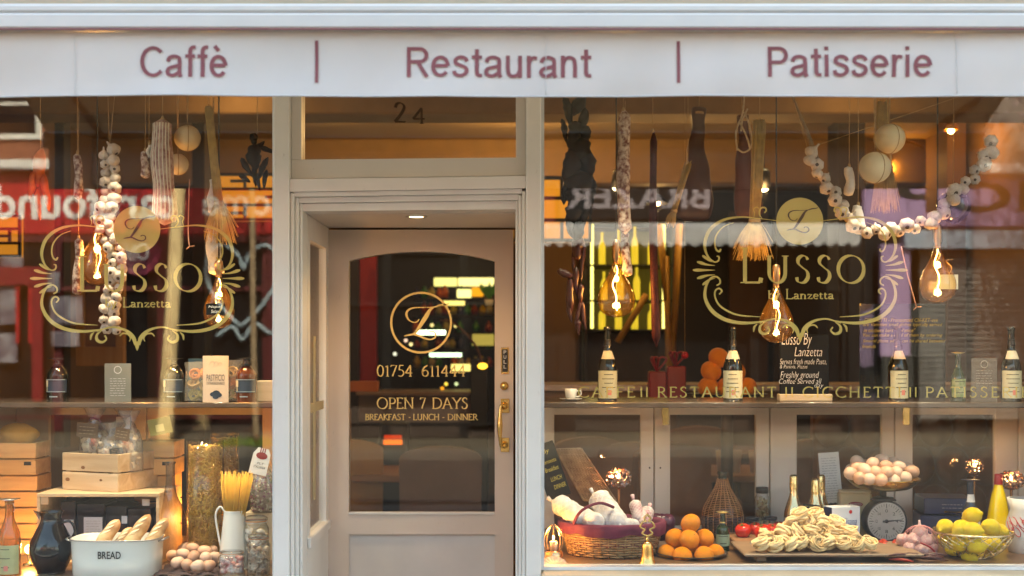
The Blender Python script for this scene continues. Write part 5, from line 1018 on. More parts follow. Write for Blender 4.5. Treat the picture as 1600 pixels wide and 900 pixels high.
# basket with burgundy cloth
BY = .30; t = T('wicker_basket', 'wicker basket lined with burgundy cloth and filled with wrapped salamis', 'basket', on(956, BY, ZD)); rx, ry = s(80, BY), .155; hb = .124; m = MB(); N = 72
bw = M('basket_wicker', (.30, .16, .06), .55, var=.3, scale=30, col2=(.50, .32, .15), bump=.3)
for r_ in range(13):
    z = .006+r_*(hb-.012)/12; e = .84+.16*r_/12
    m.tube([((rx*e+.003*(1 if (i//2+r_) % 2 else -1))*cos(2*pi*i/N), (ry*e+.003*(1 if (i//2+r_) % 2 else -1))*sin(2*pi*i/N), z+.0008*sin(i)) for i in range(N)], .0042, 5, True)
m.build('weave', bw, t, kind='stuff'); m = MB()
for i in range(36): a = 2*pi*(i+.25)/36; m.tube([(rx*.84*cos(a), ry*.84*sin(a), 0), (rx*1.0*cos(a), ry*1.0*sin(a), hb)], .0028, 5)
m.build('stakes', bw, t, kind='stuff'); MB().lathe([(0, .002), (.8*rx, .002)], 36, 0, 0, 1, ry/rx).build('base', bw, t)
clothm = M('burgundy_cloth', (.11, .010, .035), .8, var=.2, scale=20, bump=.3, bscale=50, sheen=.3)
vs = []; prf = [(.90, hb*.35), (.96, hb-.004), (1.02, hb+.010), (1.055, hb+.004), (1.06, hb-.016), (1.05, hb-.036)]
for j, (e, z) in enumerate(prf):
    for i in range(120): a = 2*pi*i/120; w = 1+.014*sin(i*.9)*(j/5); vs.append((rx*e*w*cos(a), ry*e*w*sin(a), z+(.006*sin(a*5+1)+.003*sin(a*13) if j > 3 else 0)))
MB().add(vs, [(j*120+i, j*120+(i+1) % 120, (j+1)*120+(i+1) % 120, (j+1)*120+i) for j in range(5) for i in range(120)], True).build('cloth_liner', clothm, t)
MB().tube(spline([(-.16, -.10, hb), (-.13, -.13, hb+.06), (-.06, -.12, hb+.09), (.0, -.09, hb+.07)], 6), [.006]*19, 8, flat=1).build('cloth_ribbon', clothm, t)
MB().lathe([(0, hb-.03), (rx*.93, hb-.03)], 36, 0, 0, 1, ry/rx).build('liner_base', clothm, t)
wsal = M('wrapped_salami', (.50, .46, .45), .7, col2=(.82, .81, .81), scale=20, contrast=.16, bump=1.0, bscale=45)
def lying(label, a, b, r, seed, mat=wsal, net=9, tie=True):
    """wrapped sausage between two points"""
    a, b = Vector(a), Vector(b); t = T('wrapped_salami', label, 'salami', a); d = b-a; N = 20; rr = random.Random(seed); pts = []; rs = []
    for i in range(N+1):
        u = i/N; q = max(.12, sin(pi*min(1, max(0, (u*1.08-.02))/.22)/2) if u < .2 else (sqrt(max(.02, 1-((u-.8)/.2)**2)) if u > .8 else 1)); pts.append(d*u+Vector((0, 0, .004*sin(u*5)))); rs.append(r*q*(1+rr.uniform(-.04, .04)+.02*sin(u*23+seed)))
    MB().tube(pts, rs, 20).build('casing', mat, t); ax = d.normalized(); s1 = ax.orthogonal().normalized(); s2 = ax.cross(s1); m = MB()
    for k in range(net):
        for sg in (-1, 1): m.tube([p+(s1*cos(2*pi*k/net+sg*j*.3)+s2*sin(2*pi*k/net+sg*j*.3))*(q+.0005) for j, (p, q) in enumerate(zip(pts, rs))], .0009, 4)
    m.build('netting', netm, t, kind='stuff')
    if tie: MB().tube([(0, 0, 0), tuple(-ax*.02+Vector((0, 0, .006)))], [.005, .009], 7).build('twisted_end', mat, t)
def bp_(px, py, Y): return P(px, py, Y)
lying('white netted salami poking out toward the doorpost', bp_(862, 783, .30), bp_(915, 812, .24), .040, 1)
lying('middle wrapped salami crossed by the dark ribbon', bp_(893, 803, .34), bp_(940, 818, .18), .036, 2)
lying('largest wrapped salami standing up in the middle of the basket', bp_(927, 771, .34), bp_(972, 826, .20), .046, 3)
pinkw = M('pink_white_wrap', (.45, .16, .20), .7, col2=(.72, .62, .60), scale=22, contrast=.15, bump=.4)
lying('pink and white salami end at the bell side of the basket', bp_(990, 782, .36), bp_(1000, 815, .30), .024, 4, pinkw); lying('second pink and white salami end beside the dark radicchio', bp_(1014, 795, .36), bp_(1004, 822, .28), .026, 5, pinkw)
lying('thin white salami end leaning low in the basket toward the bell', bp_(972, 822, .2), bp_(996, 818, .26), .022, 6)
# crystal goblets
def goblet(label, px, py0, py1, base, hw, Y, n, lit=3, st=3.5):
    z = ZD; t = T('crystal_goblet', label, 'candle holder', on(px, Y, z)); cz = Z((py0+py1)/2, Y)-z; r = s(hw, Y); rg = s((py1-py0)/2, Y); m = MB(); rr = random.Random(n)
    for i in range(6):
        th = -1.0+2.0*i/5; k = max(5, int(n*cos(th)))
        for j in range(k): a = 2*pi*(j+.5*(i % 2))/k; share('crystal', GBM, t, (r*cos(th)*cos(a), r*cos(th)*sin(a), cz+rg*.95*sin(th)), (rr.random()*3, rr.random()*3, 0), r*.19)
    MB().lathe(spline([(s(13, Y), 0), (s(12, Y), .006), (.006, .02), (.005, cz*.3), (.010, cz*.36), (.005, cz*.45), (.006, cz-rg*1.2), (.014, cz-rg*1.08), (.02, cz-rg*.95)], 3), 20).build('stem', MATS['copper_gold'], t)
    for th in (-.9, .95): MB().tube([(r*cos(th)*cos(a), r*cos(th)*sin(a), cz+rg*sin(th)*.95) for a in [2*pi*i/24 for i in range(24)]], .0022, 5, True).build('wire_ring', MATS['copper_gold'], t)
    MB().lathe([(0, cz-rg*.4), (r*.42, cz-rg*.4), (r*.42, cz), (0, cz)], 16).build('tealight', M('candle_wax', (.7, .5, .35), .6), t); MB().ell((0, 0, cz+rg*.15), (.006, .006, .012), 8, 6).build('flame', E('flame', (1, .5, .2), 22), t); lamp('light', (0, 0, cz+rg*.2), lit, (1, .5, .22), .01, t)
M('copper_gold', (.72, .42, .22), .22, 1); gbm_ = GLASS('crystal_bead', (.92, .75, .65), edge=(.35, .2, .15), gain=4.5)
GBM = mesh_of(MB().ell((0, 0, 0), 1, 6, 4), 'crystal', gbm_)
for p in GBM.polygons: p.use_smooth = False
goblet('crystal beaded goblet with copper stem glowing behind the salamis', 967, 731, 762, 800, 18, .52, 15)
goblet('clear crystal goblet at the right edge behind the yellow bottle', 1580, 736, 764, 800, 18, .62, 14, 2)
goblet('small crystal goblet behind the lemons', 1522, 716, 742, 800, 12, .85, 12, 1.2)
# radicchio
t = T('radicchio', 'dark purple radicchio head between the bell and the oranges', 'vegetable', on(1033, .42, ZD)); rad = M('radicchio_leaf', (.030, .006, .022), .35, var=.5, scale=12, col2=(.10, .02, .06), bump=.4); k = s(1, .42); t.location.z = Z(842, .42)
for i in range(9):
    a = 2*pi*i/9; MB().at((8*k*cos(a), 8*k*sin(a), 18*k), rz=a, ry=.35+.1*(i % 3)).ell((0, 0, 0), (11*k, 17*k, 22*k), 14, 10, .08).build('leaf', rad, t)
# copper tealight, shell and cloth at the doorpost end
t = T('copper_lantern', 'copper tealight lantern with a burning candle at the doorpost end', 'lantern', on(865, .13, ZD)); k = s(1, .13); MB().lathe([(0, 0), (13*k, 0), (14*k, 2*k), (14*k, 14*k), (11*k, 16*k)], 24).build('bowl', MATS['copper_gold'], t)
for i in range(8): a = 2*pi*i/8; MB().tube(spline([(11*k*cos(a), 11*k*sin(a), 16*k), (15*k*cos(a), 15*k*sin(a), 32*k), (10*k*cos(a), 10*k*sin(a), 48*k), (3*k*cos(a), 3*k*sin(a), 56*k)], 4), .0018, 5).build('rib', MATS['copper_gold'], t)
MB().lathe([(0, 15*k), (6*k, 15*k), (6*k, 30*k), (0, 30*k)], 14).build('candle', MATS['candle_wax'], t); MB().ell((0, 0, 36*k), (1.6*k, 1.6*k, 4*k), 8, 6).build('flame', MATS['flame'], t); lamp('light', (0, 0, 40*k), 3.2, (1, .45, .14), .01, t)
t = T('scallop_shell', 'pale scallop shell lying in front of the copper lantern', 'shell', on(868, .055, ZD), .3); t.rotation_euler.x = -.9; vs = []; R1 = s(21, .05)
for j in range(7):
    for i in range(37): a = pi*(i/36); q = R1*j/6; vs.append((q*cos(a), .010*sin(pi*j/6*.8)+.0014*(j/6)*(1 if i % 4 < 2 else -1), q*sin(a)*.9))
MB().add(vs, [(j*37+i, j*37+i+1, (j+1)*37+i+1, (j+1)*37+i) for j in range(6) for i in range(36)], True).build('valve', M('shell', (.55, .38, .28), .5, var=.2, scale=20), t)
# brass bell
Y = .07; z = ZD; t = T('hand_bell', 'brass hand bell with openwork handle in front of the basket', 'bell', on(1011.5, Y, z)); t.location.z = z; k = s(1, Y); b0 = bz(Y, z)
MB().lathe(spline([(0, 34*k), (5*k, 34*k), (7.5*k, 30*k), (8.5*k, 22*k), (9.5*k, 10*k), (12.5*k, 2*k), (13*k, 0), (12*k, 0), (9*k, 8*k)], 3), 28).build('bell_cup', brass, t); m = MB()
m.tube([(0, 0, 33*k), (0, 0, 43*k)], [3*k, 2*k], 10)
for sg in (-1, 1): m.tube(spline([(0, 0, 43*k), (sg*8*k, 0, 47*k), (sg*4*k, 0, 53*k), (sg*11*k, 0, 57*k), (sg*7*k, 0, 65*k), (sg*2*k, 0, 66*k), (sg*5*k, 0, 71*k), (0, 0, 76*k)], 5), 1.6*k, 8)
m.tube([(0, 0, 74*k), (0, 0, 78*k)], [2.4*k, 1.4*k], 8); m.build('handle', brass, t); MB().ell((0, 0, 4*k), 2.5*k, 10, 6).build('clapper', brass, t)
# oranges on a plate
t = T('serving_plate', 'dark metal plate under the near pyramid of oranges', 'plate', on(1080, .25, ZD)); MB().lathe([(0, .002), (.10, .002), (.142, .012), (.142, .014), (.10, .006), (0, .006)], 40).build('dish', M('dark_metal', (.10, .08, .06), .3, .7), t)
for px, py, Y in ((1043, 866, .24), (1066, 869, .18), (1100, 869, .18), (1117, 865, .25), (1084, 862, .32), (1055, 841, .26), (1077, 843, .21), (1101, 841, .27), (1079, 818, .25)):
    orange(X(px, Y), Y, Z(py, Y), s(16, .2), 'bright orange in the pyramid by the brass bell, '+{1043: 'bottom row far left', 1066: 'front row left', 1100: 'front row right', 1117: 'bottom row far right', 1084: 'hidden at the back', 1055: 'middle row left', 1077: 'middle row centre', 1101: 'middle row right', 1079: 'the topmost'}[px], 'oranges in the near pyramid')
# wicker demijohn
Y = .74; b0 = bz(Y, ZD); t = T('wicker_demijohn', 'glass demijohn bottle covered in orange wicker', 'bottle', on(1129, Y, ZD)); k = s(1, Y)
pf = [(0, b0), (29, b0), (31, b0-8), (31.5, 806), (28.5, 792), (19, 775), (11.5, 762), (8, 752), (6.5, 744), (6.8, 738)]; MB().lathe(spline(LP(pf, Y, ZD), 2), 28).build('glass', GLASS('green_clear', (.45, .5, .35), edge=(.1, .12, .05), gain=1.5), t)
MB().lathe([(s(7, Y), Z(742, Y)-ZD), (s(8.4, Y), Z(740, Y)-ZD), (s(8.4, Y), Z(737, Y)-ZD), (s(6, Y), Z(736.5, Y)-ZD)], 20).build('rim', clear, t)
def prad(pf, py):
    for (w0, p0), (w1, p1) in zip(pf, pf[1:]):
        if p1 <= py <= p0: return w0+(w1-w0)*(p0-py)/(p0-p1+1e-6)
    return pf[-1][0]
m = MB(); m2 = MB(); ow = M('orange_wicker', (.50, .17, .04), .6, var=.35, scale=40, col2=(.62, .30, .10)); bwk = M('brown_wicker', (.14, .07, .045), .6, var=.35, scale=40)
for j in range(34):
    py = b0-3-j*(b0-750)/34; r = s(prad(pf, py), Y)+.002; (m if py < 806 else m2).tube([((r+.0016*(1 if (i+j) % 2 else -1))*cos(2*pi*i/40), (r+.0016*(1 if (i+j) % 2 else -1))*sin(2*pi*i/40), Z(py, Y)-ZD) for i in range(40)], .0017, 4, True)
for i in range(20):
    a = 2*pi*i/20; m.tube([(cos(a)*(s(prad(pf, py), Y)+.002), sin(a)*(s(prad(pf, py), Y)+.002), Z(py, Y)-ZD) for py in [b0-3-(b0-750)*q/10 for q in range(11)]], .0018, 4)
m.build('wicker_cover', ow, t, kind='stuff'); m2.build('wicker_base', bwk, t, kind='stuff')
bottle('small_bottle', 'tiny dark bottle with gold cap in front of the wicker demijohn', 1129, .36, ZD, [(0, bz(.36, ZD)), (10, bz(.36, ZD)), (10.5, 856), (10.5, 832), (9, 824), (4, 817), (3.6, 801), (0, 801)], green_b, (834, 852), M('green_label', (.25, .35, .25), .5), (800, 817), MATS['gold_cap'], lines=2)
# jars
def jar(label, px, Y, z, top, hw, fill, fillm, lidm=None, clamp=False, n=40, fr=.3, kind='bead', fh=.85):
    t = T('glass_jar', label, 'jar', on(px, Y, z)); b = bz(Y, z); H = Z(top, Y)-z; r = s(hw, Y); rr = random.Random(px)
    MB().lathe(spline([(0, 0), (r*.92, 0), (r, .006), (r, H*.70), (r*.95, H*.78), (r*.8, H*.86), (r*.8, H*.93)], 3), 28).build('glass', clear, t)
    if clamp:
        MB().lathe([(r*.82, H*.90), (r*.9, H*.92), (r*.9, H*.965), (r*.7, H), (0, H)], 26).build('lid', clear, t); MB().tube([(r*.88*cos(a), r*.88*sin(a), H*.885) for a in [2*pi*i/24 for i in range(24)]], .0013, 5, True).build('wire_clamp', steel, t)
        MB().tube(spline([(r*.5, -r*.75, H*.885), (r*.3, -r*1.02, H*.8), (-r*.3, -r*1.02, H*.8), (-r*.5, -r*.75, H*.885)], 4), .0013, 5).build('wire_latch', steel, t); MB().lathe([(r*.80, H*.895), (r*.87, H*.905), (r*.8, H*.915)], 24).build('seal', M('orange_rubber', (.5, .2, .08), .6), t)
    else: MB().lathe([(r*.84, H*.88), (r*.86, H*.885), (r*.86, H), (r*.8, H+.002), (0, H+.002)], 26).build('lid', lidm or black, t)
    m = MB(); q = r*fr
    for i in range(n):
        a = rr.uniform(0, 2*pi); rad_ = r*.9-q; p = (rad_*cos(a), rad_*sin(a), .006+q+rr.random()*(H*.72*fh-q))
        if kind == 'bead': m.ell(p, (q, q, q*rr.uniform(.6, 1)), 8, 5)
        elif kind == 'slice': m.at(p, rr.uniform(0, 3), rr.uniform(0, 3), 0).ell((0, 0, 0), (q, q*.9, q*.35), 8, 5).at()
        else: m.at(p, rr.uniform(-.7, .7)+pi/2, rr.uniform(-.6, .6), 0).lathe([(q*.55, -q*.8), (q, -q*.8), (q, q*.8), (q*.55, q*.8), (q*.55, -q*.8)], 10).at()
    m.build(fill, fillm, t, kind='stuff'); return t
mush = M('pickle_mix', (.30, .16, .05), .4, col2=(.58, .48, .28), scale=40, contrast=.1)
jar('tall jar of pickled mushrooms with a black lid', 1191, .86, ZD, 762, 11.5, 'mushrooms', mush, n=60, kind='slice', fr=.38, fh=1)
jar('dark low jam jar left of the mushroom jar', 1176, .72, ZD, 809, 12, 'jam', M('dark_jam', (.06, .01, .01), .3), n=50); jar('low jar of antipasti with black lid right of the mushrooms', 1204, .66, ZD, 808, 12, 'antipasti', mush, n=50, kind='slice', fr=.4, fh=1)
# tomatoes
tomm = M('tomato_skin', (.55, .025, .012), .16, var=.15, scale=3, coat=.5, rnd=.08); tom = mesh_of(MB().lathe(spline([(0, -.8), (.5, -.78), (.92, -.4), (1, 0), (.9, .42), (.5, .72), (.15, .66), (0, .6)], 3), 24, 5, .025), 'tomato', tomm)
m = MB()
for i in range(5): a = 2*pi*i/5; m.add([(0, 0, .66), (.12*cos(a-.6), .12*sin(a-.6), .72), (.5*cos(a), .5*sin(a), .74), (.12*cos(a+.6), .12*sin(a+.6), .72)], [(0, 1, 2, 3)])
m.tube([(0, 0, .6), (.03, 0, .95)], .05, 5); cal = mesh_of(m, 'stalk', M('stalk_green', (.08, .16, .03), .6))
for px, py, Y, r, lb in ((1161, 836, .52, 13, 'glossy red tomato at the demijohn end of the row'), (1192, 837, .48, 13.5, 'large red tomato beside the pasta nests'), (1206, 834, .56, 11, 'red tomato tucked behind the large one'), (1218, 828, .62, 11, 'red tomato half behind the pasta heap'), (1180, 832, .60, 11, 'red tomato at the back between two others')):
    o = share('tomato', tom, None, P(px, py, Y), (.3, .2, px), s(r, Y)); o.location.z = ZD+.03+s(r, Y)*.8; tag(o, lb, 'tomato', 'tomatoes beside the pasta'); share('stalk', cal, o)
bd_ = MB().box(X(1142, .5), X(1236, .5), .40, .66, ZD+.012, ZD+.03, .004).build('chopping_board', WOOD('board_brown', (.20, .10, .05), (.30, .16, .08)), None); tag(bd_, 'brown wooden board under the tomatoes', 'chopping board')
t = T('salt_shaker', 'tiny chrome topped shaker in front of the pasta board', 'shaker', on(1175, .32, ZD)); k = s(1, .32); MB().lathe([(0, 0), (4.5*k, 0), (4*k, 10*k), (3*k, 12*k)], 14).build('glass', clear, t); MB().lathe([(3.4*k, 12*k), (3.6*k, 14*k), (2.4*k, 18*k), (0, 19*k)], 14).build('cap', steel, t); MB().lathe([(0, .5*k), (3.4*k, .5*k), (3.2*k, 8*k), (0, 8*k)], 10).build('salt', white, t)
# tagliatelle nests on their tray
TZ = ZD+.035; t = T('pasta_tray', 'dark wood tray on feet carrying the heap of pasta nests', 'tray', on(1275, .24, ZD)); MB().box(-.31, .37, -.16, .15, .022, .034, .004).build('board', WOOD('tray_wood', (.16, .10, .06), (.28, .19, .12)), t)
for x in (-.24, .28): MB().box(x-.02, x+.02, -.13, .12, 0, .022, .003).build('foot', MATS['tray_wood'], t)
pasm = M('tagliatelle', (.76, .52, .23), .65, var=.12, scale=30, col2=(.84, .66, .38), rnd=.08)
def nest(seed):
    rr = random.Random(seed); m = MB()
    for k in range(15):
        R0 = rr.uniform(.55, 1.0); ph = rr.uniform(0, 6.3); ax = rr.uniform(-.28, .28); ay = rr.uniform(-.28, .28); zz = rr.uniform(-.42, .42); n = 26; turns = rr.uniform(.8, 1.15); pts = []
        for i in range(n):
            a = ph+turns*2*pi*i/n; q = R0*(1+.05*sin(a*2+k)); pts.append((q*cos(a), q*sin(a), zz+ax*q*cos(a)+ay*q*sin(a)+.05*sin(a*3+k)))
        vs = []
        for i, p in enumerate(pts):
            a = ph+turns*2*pi*i/n; t_ = .135; vs += [(p[0]*(1+.02), p[1]*(1+.02), p[2]-t_), (p[0]*(1-.06), p[1]*(1-.06), p[2]-t_), (p[0]*(1-.06), p[1]*(1-.06), p[2]+t_), (p[0]*1.02, p[1]*1.02, p[2]+t_)]
        m.add(vs, [(4*i+j, 4*i+(j+1) % 4, 4*i+4+(j+1) % 4, 4*i+4+j) for i in range(n-1) for j in range(4)], True)
    for k in range(5):
        p0 = [(rr.uniform(-.5, .5), rr.uniform(-.5, .5), .35+rr.uniform(-.1, .2)) for _ in range(3)]; m.tube(spline(p0, 5), .06, 4)
    return mesh_of(m, 'pasta_nest', pasm)
nests = [nest(i) for i in range(5)]; rr = random.Random(4); nn = 0
for row, (py, xs, ys) in enumerate(((862, range(1192, 1362, 21), (.12,)), (860, range(1200, 1352, 22), (.22, .32)), (846, range(1206, 1346, 21), (.15,)), (843, range(1214, 1340, 22), (.26,)), (831, range(1222, 1330, 21), (.18,)), (828, range(1230, 1322, 22), (.28,)), (817, (1240, 1262, 1286, 1308), (.22,)), (805, (1252, 1272), (.24,)))):
    for Y in ys:
        for xi, x in enumerate(xs):
            k = rr.randrange(5); o = share('pasta_nest', nests[k], None, (X(x+rr.uniform(-4, 4), Y), Y, Z(py, Y)), (rr.choice((rr.uniform(-.2, .5), rr.uniform(.7, 1.5))), rr.uniform(-.5, .5), rr.uniform(-3, 3)), s(13, Y)*rr.uniform(.92, 1.1)); o.location.z = max(o.location.z, TZ+.030)
            tag(o, 'pasta nest, '+ORD[xi]+' from the left in the '+('front bottom', 'rear bottom', 'second', 'rear second', 'third', 'rear third', 'fourth', 'top')[row]+(' row' if Y != .32 else ' row, far back'), 'pasta nest', 'pasta nests heaped on the tray')
# gold necked sparkling bottles
gfoil = M('gold_foil', (.78, .58, .25), .22, .95, var=.2, scale=60, bump=.6, bscale=90); champ = M('gold_bottle', (.62, .47, .26), .13, .9, var=.15)
for px, Y, top, lb in ((1240, .60, 742, 'gold foiled sparkling wine bottle standing alone left of the menu'), (1274, .56, 748, 'shorter gold foiled bottle with an orange neck before its twin'), (1283, .68, 742, 'tallest gold foiled bottle of the touching pair')):
    b0 = bz(Y, ZD); bottle('sparkling_bottle', lb, px, Y, ZD, [(0, b0), (14.5, b0), (15, b0-8), (15, 806), (12.5, 792), (7, 775), (5.2, 760), (5.4, top+4), (5.9, top+2), (4, top), (0, top)], champ, (808, 836), M('cream_gold_label', (.66, .55, .38), .5), (top-.0, top+24), gfoil, lines=2, seed=px, grp='gold foiled sparkling bottles')
t = T('paper_tag', 'small black tag with gold writing on the paired gold bottles', 'tag', P(1267, 797, .5)); t.rotation_euler.y = .12; k = s(1, .5); MB().box(-13*k, 13*k, -.001, .001, -9*k, 9*k).build('card', chalkb, t); m = MB(); textlines(m, -10*k, 10*k, -7*k, 7*k, 4, -.0016, RR, .0014); m.build('print', chalky, t, kind='stuff'); MB().tube(spline([(6*k, 0, 9*k), (10*k, .01, 16*k), (8*k, .03, 24*k)], 4), .0008, 5).build('string', twine, t)
# printed menu in a stand
t = T('menu_card', 'tall narrow printed menu card standing behind the gold bottles', 'menu', P(1301, 786, .86)); t.rotation_euler = (-.06, -.07, 0); k = s(1, .86); MB().box(-16*k, 16*k, 0, .002, 0, 79*k).build('card', white, t); m = MB(); textlines(m, -12*k, 11*k, 5*k, 72*k, 17, -.0008, RR, .0016); m.build('print', M('print_grey', (.2, .2, .22), .7), t, kind='stuff')
MB().box(-17*k, 17*k, -.004, .008, -2*k, 0).build('rest', black, t); MB().tube([(0, .01, 30*k), (0, .015, -2*k), (0, .02, -42*k)], .003, 6).build('post', black, t); MB().box(-.03, .03, -.01, .05, -43*k, -41*k).build('foot', black, t); m = MB()
for sg in (-1, 1): m.tube(spline([(0, -.006, -12*k), (sg*4*k, -.006, -8*k), (sg*5*k, -.006, -3*k), (sg*3*k, -.006, 1*k)], 4), .0018, 5)
m.build('scroll', black, t)
# packets and boxes
Y = .66; t = T('biscuit_packet', 'cream paper biscuit packet with dark red oval mark', 'packet', on(1337, Y, ZD), -.12); k = s(1, Y); H = Z(770, Y)-ZD
MB().box(-25*k, 25*k, 0, .07, 0, H, .008).build('wrapper', M('cream_wrap', (.62, .50, .30), .5, var=.15, scale=12, bump=.3, bscale=30), t); MB().box(-24*k, 24*k, .005, .06, H, H+.008, .003).build('folded_top', M('cream_wrap_top', (.70, .60, .42), .6), t)
bz_ = MB(); bz_.add([(11*k*cos(2*pi*i/24), -.001, H-18*k+4*k*sin(2*pi*i/24)) for i in range(24)], [tuple(range(24))]); bz_.build('oval_mark', M('oval_maroon', (.30, .01, .04), .5), t); gothic('lettering', 'BALOCCO', -8.5*k, 8.5*k, H-19.6*k, H-16.4*k, -.002, white, t)
Y = .46; t = T('pasta_carton', 'white carton with blue script and navy side before the biscuit packet', 'box', on(1322, Y, ZD), .30); k = s(1, Y); H = Z(792, Y)-ZD
MB().box(-25*k, 25*k, 0, .06, 0, H, .001).build('carton', M('carton_white', (.66, .69, .72), .45), t); MB().box(-25.6*k, -25.05*k, .001, .059, .002, H-.002).build('navy_side', M('carton_navy', (.02, .03, .09), .4), t)
blu = M('script_blue', (.10, .14, .30), .5); g = gothic('lettering', 'Molisana', -17*k, 19*k, H-29*k, H-17*k, -.0012, blu, t, .35); g.data.transform(Matrix.Rotation(0, 4, 'Y')); m = MB(); textlines(m, -14*k, 14*k, H-48*k, H-36*k, 2, -.001, RR, .0014); m.build('print', blu, t, kind='stuff')
for cx, cz, c in ((8, 8, (.6, .02, .03)), (4, 34, (.05, .1, .4))): MB().add([((cx+3*cos(2*pi*i/14))*k, -.0012, H-(cz-3*sin(2*pi*i/14))*k) for i in range(14)], [tuple(range(14))[::-1]]).build('emblem', M('emblem_%d' % cz, c, .5), t)
# kitchen scale with eggs
Y = .56; t = T('kitchen_scale', 'old round dial kitchen scale with brass pan of eggs', 'scale', on(1380, Y, ZD)); k = s(1, Y); cz = Z(812, Y)-ZD
body = M('scale_enamel', (.025, .025, .028), .35); MB().box(-26*k, 26*k, -.03, .06, 0, .02, .006).build('foot', body, t)
MB().at((0, -.045, cz), rx=-pi/2).lathe([(0, .09), (30*k, .09), (32*k, .07), (32*k, .0), (30.5*k, -.004), (29*k, 0)], 40).build('dial_case', body, t)
MB().at((0, -.0455, cz), rx=-pi/2).lathe([(0, 0), (29.4*k, 0)], 40).build('dial', M('aged_dial', (.40, .38, .34), .6, var=.15, scale=10), t); m = MB()
for i in range(40):
    a = 2*pi*i/40; r0 = (23 if i % 5 else 20)*k; r1 = 27*k; w = .0007 if i % 5 else .0013; d = Vector((cos(a), 0, sin(a))); n_ = Vector((-sin(a), 0, cos(a)))*w
    m.add([d*r0+n_+Vector((0, -.0462, cz)), d*r0-n_+Vector((0, -.0462, cz)), d*r1-n_+Vector((0, -.0462, cz)), d*r1+n_+Vector((0, -.0462, cz))], [(0, 1, 2, 3)])
m.build('dial_marks', ink, t, kind='stuff')
for i in range(8): a = pi/2-2*pi*i/8; gothic('dial_number', str(i*2), 16*k*cos(a)-2*k, 16*k*cos(a)+2*k, cz+16*k*sin(a)-2.4*k, cz+16*k*sin(a)+2.4*k, -.0462, ink, t)
MB().at((0, 0, 0)).tube([(-6*k, -.0475, cz-.4*k), (0, -.048, cz), (25*k, -.0475, cz+2*k)], [.004, .0035, .0008], 6).build('needle', ink, t); MB().at((0, -.046, cz), rx=pi/2).lathe([(3*k, 0), (3*k, .003), (0, .004)], 12).build('hub', body, t)
MB().box(-8*k, 8*k, -.02, .04, cz+28*k, cz+36*k, .004).build('neck', body, t); MB().tube([(0, 0, cz+36*k), (0, 0, Z(766, Y)-ZD)], .014, 12).build('column', body, t); MB().lathe([(0, Z(781, Y)-ZD), (20*k, Z(781, Y)-ZD), (16*k, Z(777, Y)-ZD), (0, Z(776, Y)-ZD)], 24).build('platform', body, t)
pz = lambda p: Z(p, Y)-ZD
MB().lathe(spline([(0, pz(766)), (18*k, pz(765)), (36*k, pz(761)), (50*k, pz(753)), (55*k, pz(747)), (56*k, pz(747.5)), (51*k, pz(754)), (36*k, pz(763.5)), (0, pz(768))], 3), 40).build('pan', brass, t)
eggm = M('egg_shell', (.58, .34, .22), .5, var=.1, scale=20, bump=.08, bscale=200, rnd=.22); eggl = M('egg_shell_pale', (.64, .44, .32), .5, var=.08, scale=20, rnd=.1)
eprof = spline([(0, -1.0), (.35, -.95), (.72, -.66), (.86, -.2), (.82, .25), (.62, .72), (.35, 1.0), (0, 1.12)], 3); eggs = [mesh_of(MB().lathe(eprof, 22), 'egg', q) for q in (eggm, eggm, eggl)]
def egg(px, py, Y, r, lb, g, rr):
    o = share('egg', rr.choice(eggs), None, P(px, py, Y), (pi/2+rr.uniform(-.6, .6), rr.uniform(-.5, .5), rr.uniform(0, 6.3)), s(r, Y)); tag(o, lb, 'egg', g)
rr = random.Random(6); eggn = -1
for px, py, Y in ((1330, 740, .5), (1343, 747, .45), (1359, 748, .44), (1376, 750, .43), (1395, 750, .44), (1413, 746, .45), (1425, 737, .5), (1340, 731, .52), (1351, 734, .46), (1368, 738, .45), (1385, 738, .44), (1401, 739, .46), (1419, 733, .56), (1340, 722, .56), (1364, 724, .5), (1385, 729, .48), (1403, 729, .52), (1378, 719, .55), (1352, 727, .6), (1395, 724, .6), (1330, 735, .6), (1410, 742, .66), (1360, 738, .66)):
    eggn += 1; egg(px, py, Y, 11.5, 'egg in the brass scale pan, '+(ORD[eggn] if eggn < 7 else ORD[eggn-7] if eggn < 13 else ORD[eggn-13])+' of the '+('lowest front row' if eggn < 7 else 'second row' if eggn < 13 else 'upper and rear eggs'), 'eggs in the scale pan', rr)
# boxes of chocolates, tall bottles at the right
nav_ = M('navy_box', (.025, .04, .11), .28, var=.2)
for i, (py0, py1, px, rz) in enumerate(((775, 800, 1476, -.10), (802, 829, 1472, -.14))):
    Y = .72; z1 = Z(py0, Y); z0 = Z(py1, Y) if i == 0 else ZD; t = T('chocolate_box', ('upper navy gift box with gold print in the stack behind the lemons', 'lower navy gift box under the other behind the lemons')[i], 'box', (X(px, Y), Y, z0), rz, 'navy boxes stacked behind the lemons'); w = s(38, Y)
    MB().box(-w, w, -.08, .10, 0, z1-z0-.001, .003).build('box', nav_, t); m = MB(); textlines(m, -w*.3, w*.5, .02, z1-z0-.02, 2, -.0808, RR, .003); m.build('print', M('print_silver', (.35, .33, .35), .4), t, kind='stuff'); MB().box(-w*.2, w*.95, -.0812, -.0802, .008, .014).build('gold_band', brass, t)
b0 = bz(.5, ZD)
bottle('liqueur_bottle', 'dark capped bottle with white and red label behind the lemons', 1516, .5, ZD, [(0, b0), (14, b0), (14.5, b0-5), (14.5, 812), (13, 800), (6, 782), (5, 770), (5, 752), (0, 752)], M('dark_blue_glass', (.02, .03, .06), .1), (800, 830), white, (750, 768), M('navy_cap', (.02, .015, .04), .4), (772, 784), white, lines=2, logom=rm)
